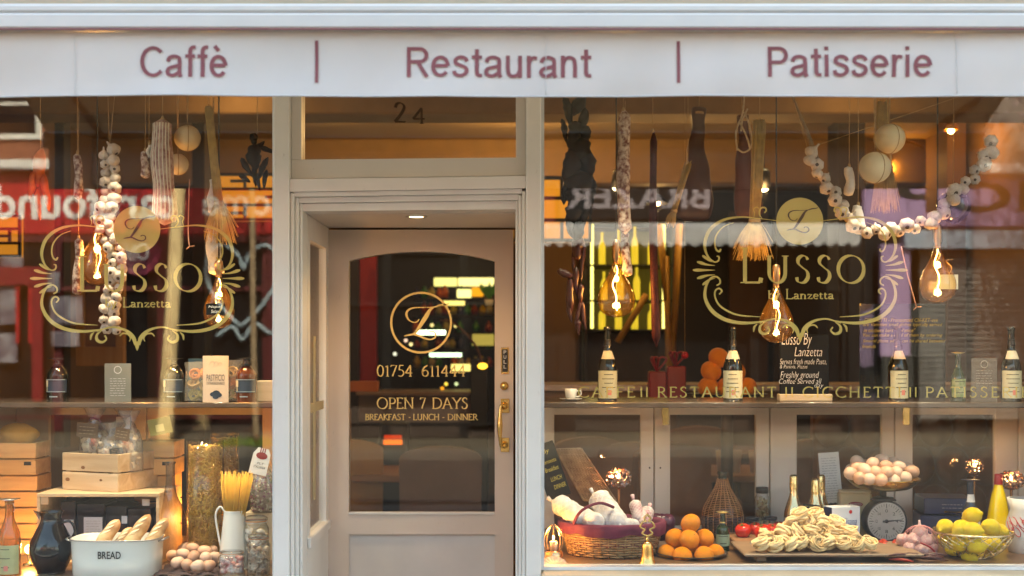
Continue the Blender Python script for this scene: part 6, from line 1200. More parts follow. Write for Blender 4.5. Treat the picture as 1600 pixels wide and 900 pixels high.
Y = .55; b0 = bz(Y, ZD); t = T('limoncello_bottle', 'bright yellow tapered bottle with red cap behind the lemons', 'bottle', on(1560, Y, ZD)); 
MB().lathe(spline(LP([(0, b0), (19, b0), (20, b0-4), (17.5, 815), (12, 780), (7.5, 762), (6, 757)], Y, ZD), 3), 28).build('bottle_body', M('yellow_liqueur', (.95, .66, .0), .2, var=.06, coat=.4), t); MB().lathe(LP([(6.4, 757), (6.6, 755), (6, 742), (5.4, 740.5), (0, 740)], Y, ZD), 20).build('cap', M('red_cap', (.5, .015, .02), .3), t)
Y = .33; t = T('panettone_bag', 'white paper bag with red scrollwork at the right edge', 'bag', on(1603, Y, ZD)); k = s(1, Y); H = Z(778, Y)-ZD; MB().lathe([(24*k, 0), (28*k, .02), (28*k, H*.55), (22*k, H*.8), (27*k, H), (25*k, H)], 20, 9, .04).build('bag', white, t); m = MB(); rr2 = random.Random(9)
for i in range(12):
    a0 = radians(rr2.uniform(-170, -60)); z0 = rr2.uniform(.08, H*.62); m.tube([((28.6*k)*cos(a0+.35*sin(q)*.8), (28.6*k)*sin(a0+.35*sin(q)*.8), z0+.018*cos(q*1.3)) for q in [j*.5 for j in range(10)]], .0016, 4)
m.build('scrollwork', M('scroll_red', (.55, .03, .04), .6), t, kind='stuff')
# lemons in a wire bowl
Y = .22; t = T('wire_bowl', 'gold wire bowl holding the lemons', 'bowl', on(1520, Y, ZD)); k = s(1, Y); gw = M('pale_gold_wire', (.70, .58, .36), .25, 1); R0 = 60*k; HB = Z(830, Y)-ZD
def bowlr(u): return R0*(.45+.55*sin(u*pi/2)**.8)
for r_, z_, th in ((R0, HB, .0042), (bowlr(0), .004, .003)): MB().tube([(r_*cos(a), r_*sin(a), z_) for a in [2*pi*i/48 for i in range(48)]], th, 7, True).build('rim_wire', gw, t)
for i in range(22):
    for sg in (-1, 1): MB().tube([(bowlr(u)*cos(2*pi*i/22+sg*u*.9+.12*sin(u*6)), bowlr(u)*sin(2*pi*i/22+sg*u*.9+.12*sin(u*6)), .004+HB*u) for u in [j/9 for j in range(10)]], .0019, 5).build('wire', gw, t)
lemm = M('lemon_peel', (.90, .60, .008), .36, var=.1, scale=6, bump=.8, bscale=150, rnd=.08, col2=(.92, .70, .03)); lem = mesh_of(MB().lathe(spline([(0, -1.28), (.16, -1.2), (.3, -1.02), (.72, -.72), (.95, -.2), (.93, .25), (.68, .76), (.28, 1.02), (.2, 1.16), (0, 1.2)], 3), 24), 'lemon', lemm)
rr = random.Random(3); ln = -1
for px, py, Y in ((1477, 824, .2), (1502, 826, .14), (1519, 806, .22), (1520, 829, .11), (1548, 824, .18), (1494, 836, .26), (1562, 832, .24), (1500, 850, .15), (1525, 852, .11), (1550, 850, .16), (1490, 856, .2), (1515, 868, .16), (1535, 868, .2), (1530, 838, .3), (1505, 842, .32), (1480, 842, .24)):
    ln += 1; o = share('lemon', lem, None, P(px, py, Y), (rr.uniform(1, 2.1), rr.uniform(-.4, .4), rr.uniform(0, 6)), tuple(s(15, Y)*.92*q for q in (rr.uniform(.9, 1.06), rr.uniform(.9, 1.06), rr.uniform(.92, 1.12)))); tag(o, ('left lemon on the rim of the wire bowl', 'second lemon from the left along the wire bowl rim', 'topmost lemon crowning the wire bowl', 'middle front lemon on the wire bowl rim', 'right lemon on the rim of the wire bowl', 'lemon tucked behind the left rim lemons', 'lemon at the right rear rim of the bowl', 'lemon inside the wires, upper left', 'lemon inside the wires, upper middle', 'lemon inside the wires, upper right', 'lemon inside the wires, far left', 'lemon inside the wires, lowest left', 'lemon inside the wires, lowest right', 'lemon at the hidden back of the bowl', 'lemon at the back behind the front pair', 'lemon at the back left of the bowl')[ln], 'lemon', 'lemons in the wire bowl')
# net of shallots, dried peppers, chillies
Y = .24; t = T('garlic_net', 'pink netted bag of garlic bulbs between the tray and the lemons', 'garlic net', on(1438, Y, ZD)); t.scale = (.88, .88, .85); pg = M('pink_garlic', (.45, .22, .22), .6, col2=(.68, .52, .48), scale=20, bump=.2); gp = mesh_of(MB().lathe(spline(gprof, 2), 20, 6, .07), 'garlic_bulb', pg); rr = random.Random(8)
for x, z_, yy in ((-18, 12, 0), (0, 12, -.03), (18, 13, 0), (-10, 28, .01), (10, 30, 0), (2, 42, .02), (-24, 26, .04), (24, 24, .04)): share('garlic_bulb', gp, t, (x*s(1, Y), yy, z_*s(1, Y)), (rr.uniform(-1.5, 1.5), rr.uniform(-1, 1), 0), s(27, Y))
m = MB()
for i in range(16):
    for sg in (-1, 1): m.tube([(s(31, Y)*sin(u*pi*.94+.12)*cos(2*pi*i/16+sg*u*2), s(26, Y)*sin(u*pi*.94+.12)*sin(2*pi*i/16+sg*u*2), s(28, Y)*(1-cos(u*pi))) for u in [j/12 for j in range(13)]], .0008, 4)
m.build('netting', M('red_net', (.6, .25, .25), .7), t, kind='stuff'); MB().tube(spline([(-.02, -.06, .07), (.02, -.07, .05), (.05, -.06, .02)], 4), .004, 6).build('red_ribbon', rm, t)
drp = M('dried_red_pepper', (.40, .035, .015), .35, var=.4, scale=25, bump=.5, bscale=40)
t = T('dried_pepper_pile', 'small pile of shrivelled red peppers in front of the scale', 'dried peppers', on(1388, .36, ZD)); rr = random.Random(11)
for i in range(11): x = (-24+i*4.8)*s(1, .36); MB().at((x, rr.uniform(-.03, .03), .014+rr.uniform(0, .016)), rz=rr.uniform(0, 3), ry=rr.uniform(-.4, .4)).tube([(-.028, 0, 0), (-.01, .004, .004), (.012, -.003, .002), (.032, .004, -.002)], [.004, .011, .010, .002], 8).build('dried_pepper', drp, t)
t = T('chilli_bundle', 'bundle of dark dried chillies with one red one before the lemons', 'chillies', on(1430, .10, ZD))
for i in range(16): MB().at((rr.uniform(-.08, .09), rr.uniform(-.035, .02), .008+rr.uniform(0, .022)), rz=rr.uniform(-.5, .4)).tube([(-.045, 0, 0), (-.01, .003, .003), (.02, -.003, .002), (.045, .004, -.003)], [.002, .006, .005, .001], 7).build('chilli', drp if i == 5 else M('dark_chilli', (.06, .015, .012), .35, var=.5, scale=20), t)
# ================================================================ left window deck
ZL = DL_
pine = WOOD('pale_pine', (.44, .27, .13), (.74, .55, .35), 'x', 4, .6); pine_o = WOOD('lamplit_pine', (.46, .25, .09), (.72, .46, .20), 'x', 4, .6)  # second pine has the orange lamplight put into its wood colour
def crate(label, x, y, z, w, d, h, rz, n=2, mat=pine, th=.010, post=.022, gap=.006, cut=False):
    t = T('wooden_crate', label, 'crate', (x, y, z), rz); sh = (h-gap*(n-1))/n
    for i in range(n):
        z0 = i*(sh+gap)
        for q in (0, 1):
            yy = -d if q == 0 else -th
            MB().box(-w, 0, yy if q == 0 else -th, (yy+th) if q == 0 else 0, z0, z0+sh, .0015).build('slat', mat, t)
            xx = -w if q == 0 else -th; MB().box(xx, xx+th, -d+th, -th, z0, z0+sh, .0015).build('end_slat', mat, t)
    for a in (-w+th, -th-post):
        for b in (-d+th, -th-post): MB().box(a, a+post, b, b+post, 0, h-.002).build('corner_post', mat, t)
    for i in range(4): MB().box(-w+th, -th, -d+th+i*(d-2*th)/4, -d+th+(i+.85)*(d-2*th)/4, .001, .007).build('bottom_slat', mat, t)
    return t
# wooden box stand with bottle boxes in it
YB = .36; zt = Z(771, YB); t = T('box_shelf', 'pale wooden box on its side carrying the front crate', 'box', (X(153, YB), YB, ZL)); w = s(96, YB); H = zt-ZL
for nm, a in (('top_board', (-w, w, 0, .3, H-.014, H)), ('side_board', (-w, -w+.014, .001, .3, .014, H-.0145)), ('side_board', (w-.014, w, .001, .3, .014, H-.0145)), ('bottom_board', (-w, w, 0, .3, 0, .0135)), ('back_board', (-w+.0145, w-.0145, .285, .299, .0145, H-.015))): MB().box(*a, .0015).build(nm, pine if nm != 'back_board' else dark, t)
MB().box(-w+.0145, -w+.045, .005, .02, H-.045, H-.015, .001).build('corner_block', pine, t)
for i, (px0, px1, lab) in enumerate(((95, 118, (100, 115, 812, 852)), (120, 163, (131, 160, 808, 836)), (165, 198, (190, 199, 806, 818)), (200, 236, (222, 234, 780, 790)))):
    Y = .43; a, b = X(px0, Y), X(px1, Y); o = T('wine_carton', ('narrow dark wine carton at the left in the box shelf', 'dark wine carton with a square white label', 'dark wine carton behind the tallest loaf', 'dark wine carton at the right in the box shelf')[i], 'box', ((a+b)/2, Y, ZL+.014), 0, 'dark wine cartons in the box shelf'); h = (b-a)/2
    MB().box(-h, h, 0, .16, 0, H-.055-.01*i, .002).build('carton', M('carton_black', (.012, .015, .022), .3), o); MB().box(X(lab[0], Y)-(a+b)/2, X(lab[1], Y)-(a+b)/2, -.0012, -.0002, Z(lab[3], Y)-ZL-.014, Z(lab[2], Y)-ZL-.014).build('label', M('carton_label', (.55, .58, .62), .6), o)
    if i == 1: m = MB(); textlines(m, X(135, Y)-(a+b)/2, X(157, Y)-(a+b)/2, Z(833, Y)-ZL-.014, Z(812, Y)-ZL-.014, 5, -.0018, RR, .0013); m.build('print', MATS['print_grey'], o, kind='stuff')
# front crate: its right hand near corner at px 183
YC = .39; ck = crate('pale pine crate of bagged biscuits on the box shelf', X(228, .52), .0, zt, s(112, .42), .20, Z(711, .40)-zt, 0)
ck.location = (X(183, YC), YC, zt); ck.rotation_euler.z = 0
cw, cd, ch = .285, .27, Z(711, YC)-zt
for c in list(ck.children): bpy.data.objects.remove(c)
bpy.data.objects.remove(ck)
ang = radians(26); near = Vector((X(184, YC), YC, zt)); ctr = near+Vector((sin(0), 0, 0))
ck = crate('pale pine crate of bagged biscuits on the box shelf', 0, 0, zt+.001, cw, cd, ch, 0)
# local: x in [-w,0], y in [-d,0]; the corner (0,-d) should sit at `near`
rz = radians(22); R_ = Matrix.Rotation(-rz, 4, 'Z'); off = R_ @ Vector((0, -cd, 0)); ck.rotation_euler.z = -rz; ck.location = near-off; ck.location.z = zt+.001
for u, w_, v, k in ((.62, 0, .62, 1.0), (.90, 0, .28, 1.1), (.3, 0, .30, .7)): MB().at((-cw*u, -cd-.0004, ch*v), rx=pi/2).lathe([(.007*k, 0), (.004*k, .0006), (0, .0008)], 12, 0, 0, 1.5, 1).build('knot', M('knot_brown', (.22, .09, .03), .7), ck)
def celo(label, base, w, h, seed, fillm, kl, labm, lw=.05, lh=.034, ribbon=None, kind='cube', lz=.55, words=3):
    t = T('biscuit_bag', label, 'bag', base, random.Random(seed).uniform(-.2, .3)); rr = random.Random(seed)
    MB().lathe([(w*.5, 0), (w*.52, h*.1), (w*.5, h*.5), (w*.36, h*.68), (w*.12, h*.76), (w*.30, h*.9), (w*.42, h)], 20, 6, .07, 1, .7).build('cellophane', GLASS('cellophane', (.95, .94, .92), rough=.12, gain=2.2, milk=.10), t); m = MB()
    for i in range(46):
        a = rr.uniform(0, 6.3); q = sqrt(rr.random())*w*.38; p = (q*cos(a), q*sin(a)*.65, .015+rr.random()*h*.52); m.at(p, rr.uniform(0, 3), rr.uniform(0, 3), rr.uniform(0, 3)).box(-.014, .014, -.009, .009, -.006, .006, .003)
    m.at().build('biscuits', fillm, t, kind='stuff'); L = MB().at((kl[0], -w*.42, h*lz), ry=kl[1]).box(-lw/2, lw/2, -.001, .001, -lh/2, lh/2, .001).build('label', labm, t); m = MB().at((kl[0], -w*.42-.0022, h*lz), ry=kl[1]); textlines(m, -lw*.36, lw*.36, -lh*.35, lh*.35, words, 0, rr, .0015); m.build('print', M('kraft_print', (.50, .38, .25), .7), t, kind='stuff')
    if ribbon: MB().at((0, -.01, h*.76)).tube(spline([(-.02, 0, .0), (.0, -.01, .012), (.02, 0, .004), (.035, -.01, -.005)], 5), .004, 6).build('ribbon', ribbon, t)
    return t
bis = M('biscuit', (.62, .42, .24), .7, var=.2, scale=30, col2=(.72, .56, .36), bump=.2); kraft = M('brown_kraft_label', (.11, .065, .035), .7, var=.1); rib = M('mauve_ribbon', (.28, .12, .16), .6)
def cp(u, v): return tuple(ck.matrix_basis @ Vector((-cw*u, -cd*v, .075)))
bpy.context.view_layer.update()
celo('cellophane bag of biscuits with large brown label and mauve ribbon', cp(.72, .62), .13, .27, 1, bis, (-.005, .06), kraft, .095, .060, rib, lz=.62)
celo('cellophane bag of nougat pieces in the middle of the crate', cp(.36, .68), .11, .20, 2, M('nougat', (.72, .58, .42), .6, var=.2, scale=30), (.02, -.1), M('dark_jar_label', (.05, .045, .04), .6), .055, .028, lz=.42)
celo('cellophane bag with a brown label at the right of the crate', cp(.10, .62), .11, .25, 3, bis, (-.01, .15), kraft, .06, .052, lz=.62)
celo('golden biscuit bag at the back of the crate', cp(.45, .3), .13, .28, 4, M('golden_biscuit', (.70, .40, .10), .6, var=.2, scale=30), (.02, .0), M('pale_bag_label', (.45, .32, .2), .7), .06, .05, lz=.7)
Y = .40; t = T('paper_tag', 'dark green and gold tag leaning over the right crate corner', 'tag', P(250, 666, Y)); t.rotation_euler.y = -.22; k = s(1, Y); MB().box(-18*k, 18*k, -.002, .002, -13*k, 13*k, .001).build('card', M('olive_tag', (.10, .085, .03), .35, col2=(.20, .18, .03), scale=8), t); MB().box(-7*k, 6*k, -.003, -.0021, -8*k, 3*k).build('sticker', M('sticker_olive', (.40, .34, .14), .6), t); MB().tube(spline([(-16*k, 0, 10*k), (-30*k, .03, 4*k), (-34*k, .08, -20*k)], 4), .001, 5).build('string', twine, t)
# rear crates and their lamp-lit stacks
for lb, pxr, Y, py0, wpx, dd, hh in (('honey coloured crate with dark handle hole at the left end', 56, .58, 742, 90, .16, 50), ('upper honey coloured crate behind the front crate', 272, .60, 742, 62, .16, 52)):
    z0 = Z(py0, Y); c = crate(lb, X(pxr, Y), Y+.16, z0, s(wpx, Y), .16, Z(py0-hh, Y)-z0, 0, 2, pine_o); MB().box(-.05, -.02, -.1612, -.160, .04, .055).build('handle_hole', black, c)
for lb, pxr, Y, n, wpx in (('lamp lit stack of wide slats at the left end', 58, .60, 5, 100), ('lamp lit slatted crate under the honey coloured one', 268, .62, 3, 58)):
    z1 = Z(743, Y)-.002; crate(lb, X(pxr, Y), Y+.16, ZL+.001, s(wpx, Y), .16, z1-ZL-.001, 0, n, pine_o)
t = T('cloth_bundle', 'orange cloth bundle in the crate at the left end', 'cloth', P(28, 688, .66)); MB().ell((0, 0, .02), (.085, .05, .055), 22, 12, .12).build('cloth', M('orange_cloth', (.62, .30, .06), .8, var=.2, scale=12, bump=.4, bscale=20), t)
t = T('table_lamp', 'small glowing lamp hidden behind the dark jug', 'lamp', P(46, 846, .36)); t.location.z = ZL; MB().lathe([(.025, 0), (.025, .01), (.006, .014), (.006, .045)], 14).build('base', brass, t); MB().ell((0, 0, .065), .018, 12, 8).build('bulb', E('lamp_glow', (1, .55, .18), 26), t); lamp('light', (0, 0, .07), 26, (1, .45, .12), .018, t)
t = T('table_lamp', 'small glowing lamp hidden behind the pasta cylinders', 'lamp', on(316, .74, ZL)); MB().lathe([(.025, 0), (.025, .01), (.006, .014), (.006, .10)], 14).build('base', brass, t); MB().ell((0, 0, .12), .016, 12, 8).build('bulb', MATS['lamp_glow'], t); lamp('light', (0, 0, .13), 14, (1, .45, .12), .018, t)
# cider bottle
Y = .16; b0 = bz(Y, ZL)
t = bottle('cider_bottle', 'amber swing top bottle with pale green label at the left edge', 15, Y, ZL, [(0, b0), (15.5, b0), (16.5, b0-6), (16.5, 846), (15, 832), (10, 818), (6.6, 806), (6, 788), (6.6, 787), (6.6, 782), (0, 782)], GLASS('amber_liquid', (.92, .52, .10), edge=(.5, .18, .02), gain=1.6, milk=.35, milkc=(.70, .32, .05)), (850, 895), M('pale_green_label', (.45, .48, .26), .6, var=.15, scale=20), (780, 787), steel, lines=3, seed=4, logom=pinkm)
MB().tube(spline([(s(6, Y), 0, Z(800, Y)-ZL), (s(9, Y), -.004, Z(795, Y)-ZL), (s(6, Y), -.006, Z(786, Y)-ZL)], 4), .0012, 5).build('swing_clip', steel, t)
# dark glass jug
Y = .20; t = T('glass_jug', 'dark smoked glass jug with curled handle in front of the crates', 'jug', on(80, Y, ZL)); b0 = bz(Y, ZL)
jp = LP([(0, b0), (20, b0), (21, b0-3), (27, 880), (33, 862), (32, 848), (24, 830), (17, 816), (15.5, 808), (18, 800), (19, 799)], Y, ZL); MB().lathe(spline(jp, 3), 36).build('glass', smoke, t)
MB().add([(-s(17, Y), 0, Z(800, Y)-ZL), (-s(29, Y), 0, Z(797, Y)-ZL), (-s(15, Y), .02, Z(812, Y)-ZL), (-s(15, Y), -.02, Z(812, Y)-ZL)], [(0, 1, 2), (0, 1, 3)], True).build('spout', smoke, t)
MB().tube(spline([(s(17, Y), 0, Z(817, Y)-ZL), (s(30, Y), 0, Z(815, Y)-ZL), (s(37, Y), 0, Z(830, Y)-ZL), (s(30, Y), 0, Z(846, Y)-ZL), (s(36, Y), 0, Z(852, Y)-ZL)], 5), .005, 10).build('handle', smoke, t)
MB().lathe([(a*.93, b+.002) for a, b in spline(jp[:8], 3)]+[(0, jp[7][1])], 28).build('dark_contents', M('jug_contents', (.012, .010, .012), .3, var=.6, scale=60), t)
# bread bin with loaves
Y = .175; t = T('bread_bin', 'white enamel bread bin lettered BREAD', 'bread bin', on(184, Y, ZL)); rx, ry = s(67.5, Y), .105; H = Z(839, Y)-ZL; m = MB(); vs = []; N = 64
def sup(a, e=.45): return (abs(cos(a))**e*(1 if cos(a) > 0 else -1), abs(sin(a))**e*(1 if sin(a) > 0 else -1))
for e, z_ in ((.0, .002), (.93, .002), (.96, .008), (.975, H*.5), (1, H-.004), (1.02, H), (1.0, H+.002), (.975, H-.004), (.95, .012), (0, .012)):
    for i in range(N): q = sup(2*pi*i/N, .55); vs.append((rx*e*q[0], ry*e*q[1], z_))
MB().add(vs, [(j*N+i, j*N+(i+1) % N, (j+1)*N+(i+1) % N, (j+1)*N+i) for j in range(9) for i in range(N)], True).build('tin', enamel, t)
MB().tube([(rx*1.012*sup(2*pi*i/N, .55)[0], ry*1.012*sup(2*pi*i/N, .55)[1], H) for i in range(N)], .0028, 6, True).build('rim', M('steel_rim', (.42, .42, .42), .3, .8), t)
gothic('lettering', 'BREAD', s(-17, Y-.1), s(19, Y-.1), Z(873, Y-.1)-ZL, Z(861.5, Y-.1)-ZL, -ry-.0012, ink, t, bold=.012)
for sg in (-1, 1): MB().tube(spline([(sg*rx*.98, -.03, H-.012), (sg*(rx+.022), -.028, H-.004), (sg*(rx+.022), .028, H-.004), (sg*rx*.98, .03, H-.012)], 5), .003, 7).build('handle', steel, t)
crust = M('bread_crust', (.42, .18, .05), .7, col2=(.76, .54, .30), scale=16, contrast=.2, bump=.4, bscale=50)
def loaf(label, a, b, r, seed, flat=.8):
    a, b = Vector(a), Vector(b); t = T('baguette', label, 'bread', a); d = b-a; rr = random.Random(seed); pts = []; rs = []
    for i in range(19): u = i/18; pts.append(d*u); rs.append(max(.003, r*sqrt(max(.0, 1-abs(2*u-1)**3.2))*(1+.05*sin(u*16+seed))))
    MB().tube(pts, rs, 18).build('crust', crust, t)
    for k in range(3):
        u = .50+k*.15; c = d*u; sd_ = Vector((-.7, -.7, 0)).normalized(); rad_ = r*(1-abs(2*u-1)**3.2)**.5; ax = d.normalized(); q = Vector((-.25, -1, .5)); q = (q-ax*q.dot(ax)).normalized(); w = ax.cross(q)
        MB().tube([c+q*rad_*.90-w*rad_*.5-ax*.022, c+q*rad_*.97, c+q*rad_*.90+w*rad_*.5+ax*.022], [.001, .0055, .001], 6).build('slash', M('bread_crumb', (.80, .68, .46), .8, var=.1), t)
loaf('baguette at the left of the bread bin', P(148, 862, .2), P(186, 812, .26), .026, 1); loaf('baguette sunk low between two others', P(178, 862, .25), P(206, 824, .27), .022, 2)
loaf('tallest baguette leaning right in the middle of the bin', P(192, 866, .2), P(234, 804, .25), .027, 3); loaf('baguette leaning right at the end of the bread bin', P(222, 866, .22), P(262, 810, .27), .026, 4)
loaf('small round loaf end behind the others in the bin', P(215, 862, .3), P(222, 816, .32), .022, 5)
# tall carafe
Y = .44; b0 = bz(Y, ZL); t = T('glass_carafe', 'tall bell shaped glass carafe between crate and pasta cylinders', 'carafe', on(266, Y, ZL)); br_g = GLASS('brown_tint_glass', (.74, .70, .64), edge=(.22, .15, .10), gain=1.8)
MB().lathe(spline(LP([(0, b0), (27, b0), (28, b0-4), (27, 820), (23, 800), (13, 780), (8.5, 765), (7, 750), (7, 726), (8.5, 724), (8, 721.5)], Y, ZL), 3), 32).build('glass', br_g, t)
# cylinders of pasta
def trans(m, f):
    if m.get('tr'): return m
    m['tr'] = 1; n, l = m.node_tree.nodes, m.node_tree.links; p = n['Principled BSDF']; c = p.inputs['Base Color'].links[0].from_socket; b = n.new('ShaderNodeBsdfTranslucent'); x = n.new('ShaderNodeMixShader'); x.inputs[0].default_value = f
    l.new(c, b.inputs[0]); l.new(p.outputs[0], x.inputs[1]); l.new(b.outputs[0], x.inputs[2]); l.new(x.outputs[0], n['Material Output'].inputs[0]); return m
def cyl(label, px, Y, top, hw, fm, seed, n=520):
    trans(fm, .35); t = T('pasta_cylinder', label, 'glass cylinder', on(px, Y, ZL)); r = s(hw, Y); H = Z(top, Y)-ZL; MB().lathe([(0, .002), (r, .002), (r, H), (r*.97, H), (r*.96, .006)], 36).build('glass', GLASS('cylinder_glass', (.95, .93, .88), edge=(.92, .84, .66), gain=1.2), t); m = MB(); rr = random.Random(seed)
    for i in range(n):
        a = rr.uniform(pi, 2*pi) if i % 5 else rr.uniform(0, pi); q = r*rr.choice((.86, .86, .74)); c = Vector((q*cos(a), q*sin(a), rr.uniform(.012, H-.02))); b = rr.uniform(0, pi); dv_ = Vector((-sin(a)*cos(b), cos(a)*cos(b), sin(b))); L = .007
        m.tube([c-dv_*L, c+Vector((0, 0, .003))+Vector((cos(a), sin(a), 0))*.002, c+dv_*L], .0031, 5)
    m.build('macaroni', fm, t, kind='stuff'); MB().lathe([(0, .008), (r*.72, .008), (r*.72, H-.022), (0, H-.015)], 24).build('pasta_core', M('pasta_core', (.66, .42, .12), .9), t)
mac = M('macaroni', (.88, .58, .10), .5, var=.2, scale=30, col2=(.95, .74, .24))
cyl('front tall glass cylinder filled with macaroni', 321, .42, 688, 28.5, mac, 1, 1900); cyl('rear tall glass cylinder of pasta glowing amber', 351, .56, 677, 22, M('macaroni_deep', (.62, .32, .05), .5, var=.2, scale=30), 2, 1500)
# white jug of spaghetti
Y = .32; b0 = bz(Y, ZL); t = T('enamel_jug', 'white enamel jug with tall looped handle holding spaghetti', 'jug', on(366, Y, ZL)); MB().lathe(spline(LP([(0, b0), (24, b0), (24.5, b0-3), (20, 840), (16.5, 805), (16.5, 798), (15.8, 798), (15.5, 806), (18, 850)], Y, ZL), 3), 32).build('body', enamel, t)
MB().tube(spline([(-s(20, Y), 0, Z(858, Y)-ZL), (-s(25, Y), 0, Z(835, Y)-ZL), (-s(29, Y), 0, Z(805, Y)-ZL), (-s(22, Y), 0, Z(792, Y)-ZL), (-s(14, Y), 0, Z(800, Y)-ZL)], 6), .0042, 9).build('handle', enamel, t)
t2 = T('spaghetti_bunch', 'bunch of dry spaghetti fanning out of the white jug', 'pasta', (X(366, Y), Y, Z(800, Y)-.06)); rr = random.Random(2); m = MB(); spm = M('spaghetti', (.72, .43, .06), .5, var=.15, scale=30)
for i in range(230):
    a = rr.uniform(0, 2*pi); q = sqrt(rr.random()); lean = rr.uniform(-.2, .2); x1_ = s(26, Y)*q*cos(a)+s(5, Y); m.tube([(s(13, Y)*q*cos(a), s(13, Y)*q*sin(a), 0), (x1_, s(20, Y)*q*sin(a), Z(741, Y)-Z(800, Y)+.06+rr.uniform(-.028, .014))], .0010, 4)
m.build('strands', spm, t2, kind='stuff')
# eggs on a cloth
t = T('dark_cloth', 'crumpled dark cloth under the eggs by the jars', 'cloth', on(300, .22, ZL)); vs = []; n_ = 24; rr = random.Random(5)
for i in range(n_+1):
    for j in range(n_+1): u, v = i/n_*2-1, j/n_*2-1; vs.append((u*.125, v*.11, .006+.006*sin(u*9+v*5)+.004*sin(v*13)+.012*max(0, abs(u)-.7)))
MB().add(vs, [(i*(n_+1)+j, (i+1)*(n_+1)+j, (i+1)*(n_+1)+j+1, i*(n_+1)+j+1) for i in range(n_) for j in range(n_)], True).build('cloth', M('plum_cloth', (.06, .035, .035), .85, var=.3, scale=20), t)
rr = random.Random(16); en = -1
for px, py, Y in ((301, 857, .34), (319, 861, .30), (286, 866, .28), (277, 879, .2), (302, 870, .24), (322, 871, .22), (309, 884, .14), (326, 884, .16), (292, 882, .17), (336, 871, .28), (330, 858, .38), (270, 868, .34), (288, 857, .42)):
    en += 1; egg(px, py, Y, 10.5, 'egg on the dark cloth by the jars, '+('top of the heap', 'right of the top one', 'left of the top one', 'lowest at the far left', 'centre of the heap', 'centre right', 'front middle', 'front right', 'front left of middle', 'at the right end', 'upper right at the back', 'far left at the back', 'back row by the carafe')[en], 'eggs by the jars', rr)
sw = M('pink_sweets', (.72, .32, .30), .45, col2=(.78, .70, .66), scale=24, contrast=.08); btn = M('button_pasta', (.66, .58, .48), .5, col2=(.34, .22, .14), scale=30, contrast=.12)
jar('squat clamp top jar of pink and white sweets', 362, .13, ZL, 860, 21, 'sweets', sw, clamp=True, n=70, fr=.2, fh=.95); jar('clamp top jar of ring shaped pasta in front', 404, .13, ZL, 835, 18, 'ring_pasta', btn, clamp=True, n=90, fr=.24, kind='ring', fh=.95); jar('larger clamp top jar of pale meringues behind', 400, .32, ZL, 806, 20, 'meringues', M('meringue', (.74, .68, .6), .7), clamp=True, n=60, fr=.26, fh=.95)
# coloured pasta bag with its tag, on a stand
Y = .50; t = T('display_stand', 'pale stand under the bag of coloured pasta', 'stand', on(412, Y, ZL)); MB().box(-s(26, Y), s(18, Y), -.03, .12, 0, Z(799, Y)-ZL, .002).build('block', MATS['pale_block'], t)
zz = Z(799, Y); t = T('pasta_bag', 'bag of purple, green and white pasta with white hanging tag', 'bag', (X(411, Y), Y, zz)); m = [MB(), MB(), MB()]; rr = random.Random(7); k = s(1, Y)
for i in range(260):
    a = rr.uniform(pi, 2*pi) if i % 4 else rr.uniform(0, pi); z_ = rr.uniform(2, 66); q = (19-3*abs(z_-30)/30)*k; m[rr.randrange(3)].at((q*cos(a), q*sin(a)*.8, z_*k), rr.uniform(0, 3), rr.uniform(0, 3), 0).ell((0, 0, 0), (.0065, .0045, .0028), 7, 4).at()
for q, nm, c in zip(m, ('purple_pasta', 'green_pasta', 'white_pasta'), ((.28, .06, .13), (.16, .17, .07), (.72, .66, .52))): q.build(nm, M(nm, c, .6), t, kind='stuff')
MB().lathe([(0, 1*k), (15*k, 1*k), (16.5*k, 30*k), (14*k, 60*k), (0, 66*k)], 20, 0, 0, 1, .8).build('inner_pasta', M('inner_pasta', (.30, .18, .14), .8, col2=(.5, .4, .3), scale=60), t)
MB().lathe([(0, 0), (20*k, 0), (21.5*k, 30*k), (18*k, 64*k), (9*k, 74*k), (5*k, 78*k)], 24, 7, .03, 1, .85).build('cellophane', MATS['cellophane'], t)
t = T('paper_tag', 'white tag with red round mark tied to the coloured pasta', 'tag', P(407, 722, .42)); t.rotation_euler.y = .22; k = s(1, .42); MB().prism([(-15*k, -20*k), (13*k, -20*k), (13*k, 14*k), (8*k, 22*k), (-8*k, 22*k), (-14*k, 12*k)], 0, .002).build('card', white, t)
MB().add([(9*k*cos(2*pi*i/20), -.001, 10*k+5.5*k*sin(2*pi*i/20)) for i in range(20)], [tuple(range(20))]).build('red_mark', rm, t); m = MB()
for i in range(3): m.box((-4+i*3.4)*k, (-2.4+i*3.4)*k, -.0012, -.0004, 15*k, 22*k)
m.build('crown_mark', M('crown_maroon', (.25, .02, .04), .5), t, kind='stuff'); gothic('lettering', 'PLT', -5*k, 6*k, -4*k, -.5*k, -.001, ink, t, .2); gothic('lettering', 'ITALIANA', -9*k, 9*k, -10*k, -6*k, -.001, ink, t, .2)
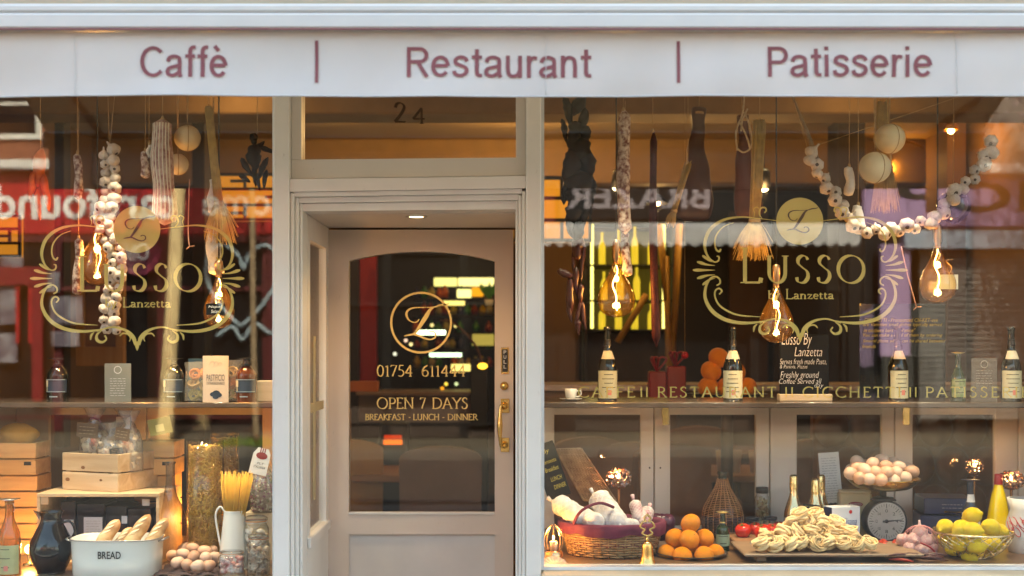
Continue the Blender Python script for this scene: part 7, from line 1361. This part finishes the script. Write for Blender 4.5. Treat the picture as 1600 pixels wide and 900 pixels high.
# packet of pasta on the shelf
Y = .52; t = T('pasta_packet', 'cellophane packet of tricolour pasta nests with tall paper label', 'packet', on(332, Y, SZ)); k = s(1, Y); rr = random.Random(9)
for i, (x, z_, c) in enumerate(((-30, 10, 2), (-14, 10, 2), (-31, 27, 0), (-13, 26, 0), (-29, 43, 1), (-12, 44, 1), (24, 12, 2), (36, 14, 0), (26, 28, 1), (37, 32, 1), (30, 46, 0), (4, 20, 0), (5, 40, 1))):
    o = share('pasta_nest', [NM for NM in (nests[i % 5],)][0].copy(), t, (x*k, .02, z_*k), (1.2+rr.uniform(-.4, .4), rr.uniform(-.5, .5), 0), 9*k); o.data.materials.clear(); o.data.materials.append(M('packet_nest_%d' % c, ((.70, .50, .24), (.72, .30, .12), (.40, .38, .12))[c], .6))
MB().add([(x*k, y_, z_*k) for x, z_ in ((-42, 2), (42, 2), (40, 50), (46, 66), (-42, 62), (-40, 48)) for y_ in (-.018, .045)], [(0, 2, 4, 10), (4, 6, 8, 10), (1, 11, 5, 3), (5, 11, 9, 7), (0, 1, 3, 2), (2, 3, 5, 4), (0, 10, 11, 1)]).build('cellophane', MATS['cellophane'], t)
MB().box(-13*k, 27*k, -.022, -.020, -1*k, 72*k).build('paper_label', M('packet_label', (.70, .62, .52), .6, col2=(.72, .60, .50), scale=4), t)
gothic('lettering', 'PASTIFICIO', -7*k, 21*k, 33*k, 43*k, -.0232, navyl, t); gothic('lettering', 'EXTRAORDINARIO', -7*k, 21*k, 27*k, 31.5*k, -.0232, navyl, t); swm = MB()
for i in range(3): swash(swm, [((-3+i*6)*k, (58-i)*k), ((2+i*6)*k, (64-i)*k), ((6+i*5)*k, (57+i)*k), ((0+i*6)*k, (54+i)*k)], [.001, .002, .0015, .0006], -.0232-.0001*i)
swm.build('scroll_mark', MATS['grey_print'], t, kind='stuff'); m = MB()
for x, z_, r in ((3, 12, 5), (8, 14, 6), (12, 11, 5), (7, 8, 5)): m.add([((x+r*cos(2*pi*i/12))*k, -.0231-.0001*x/10, (z_+r*.7*sin(2*pi*i/12))*k) for i in range(12)], [tuple(range(12))])
m.build('drawing', navyl, t, kind='stuff')
t = T('wood_block', 'pale wooden block at the doorpost end of the left shelf', 'block', on(414, .52, SZ)); MB().box(-s(14, .52), s(14, .52), 0, .08, 0, s(33, .52), .003).build('block', MATS['pale_block'], t)
o = MB().box(-s(14, .6), s(14, .6), 0, .02, 0, s(66, .6), .002).build('blue_book', M('blue_board', (.03, .10, .18), .5), None, (X(306, .6), .62, SZ)); tag(o, 'blue board standing behind the pasta packet', 'board')
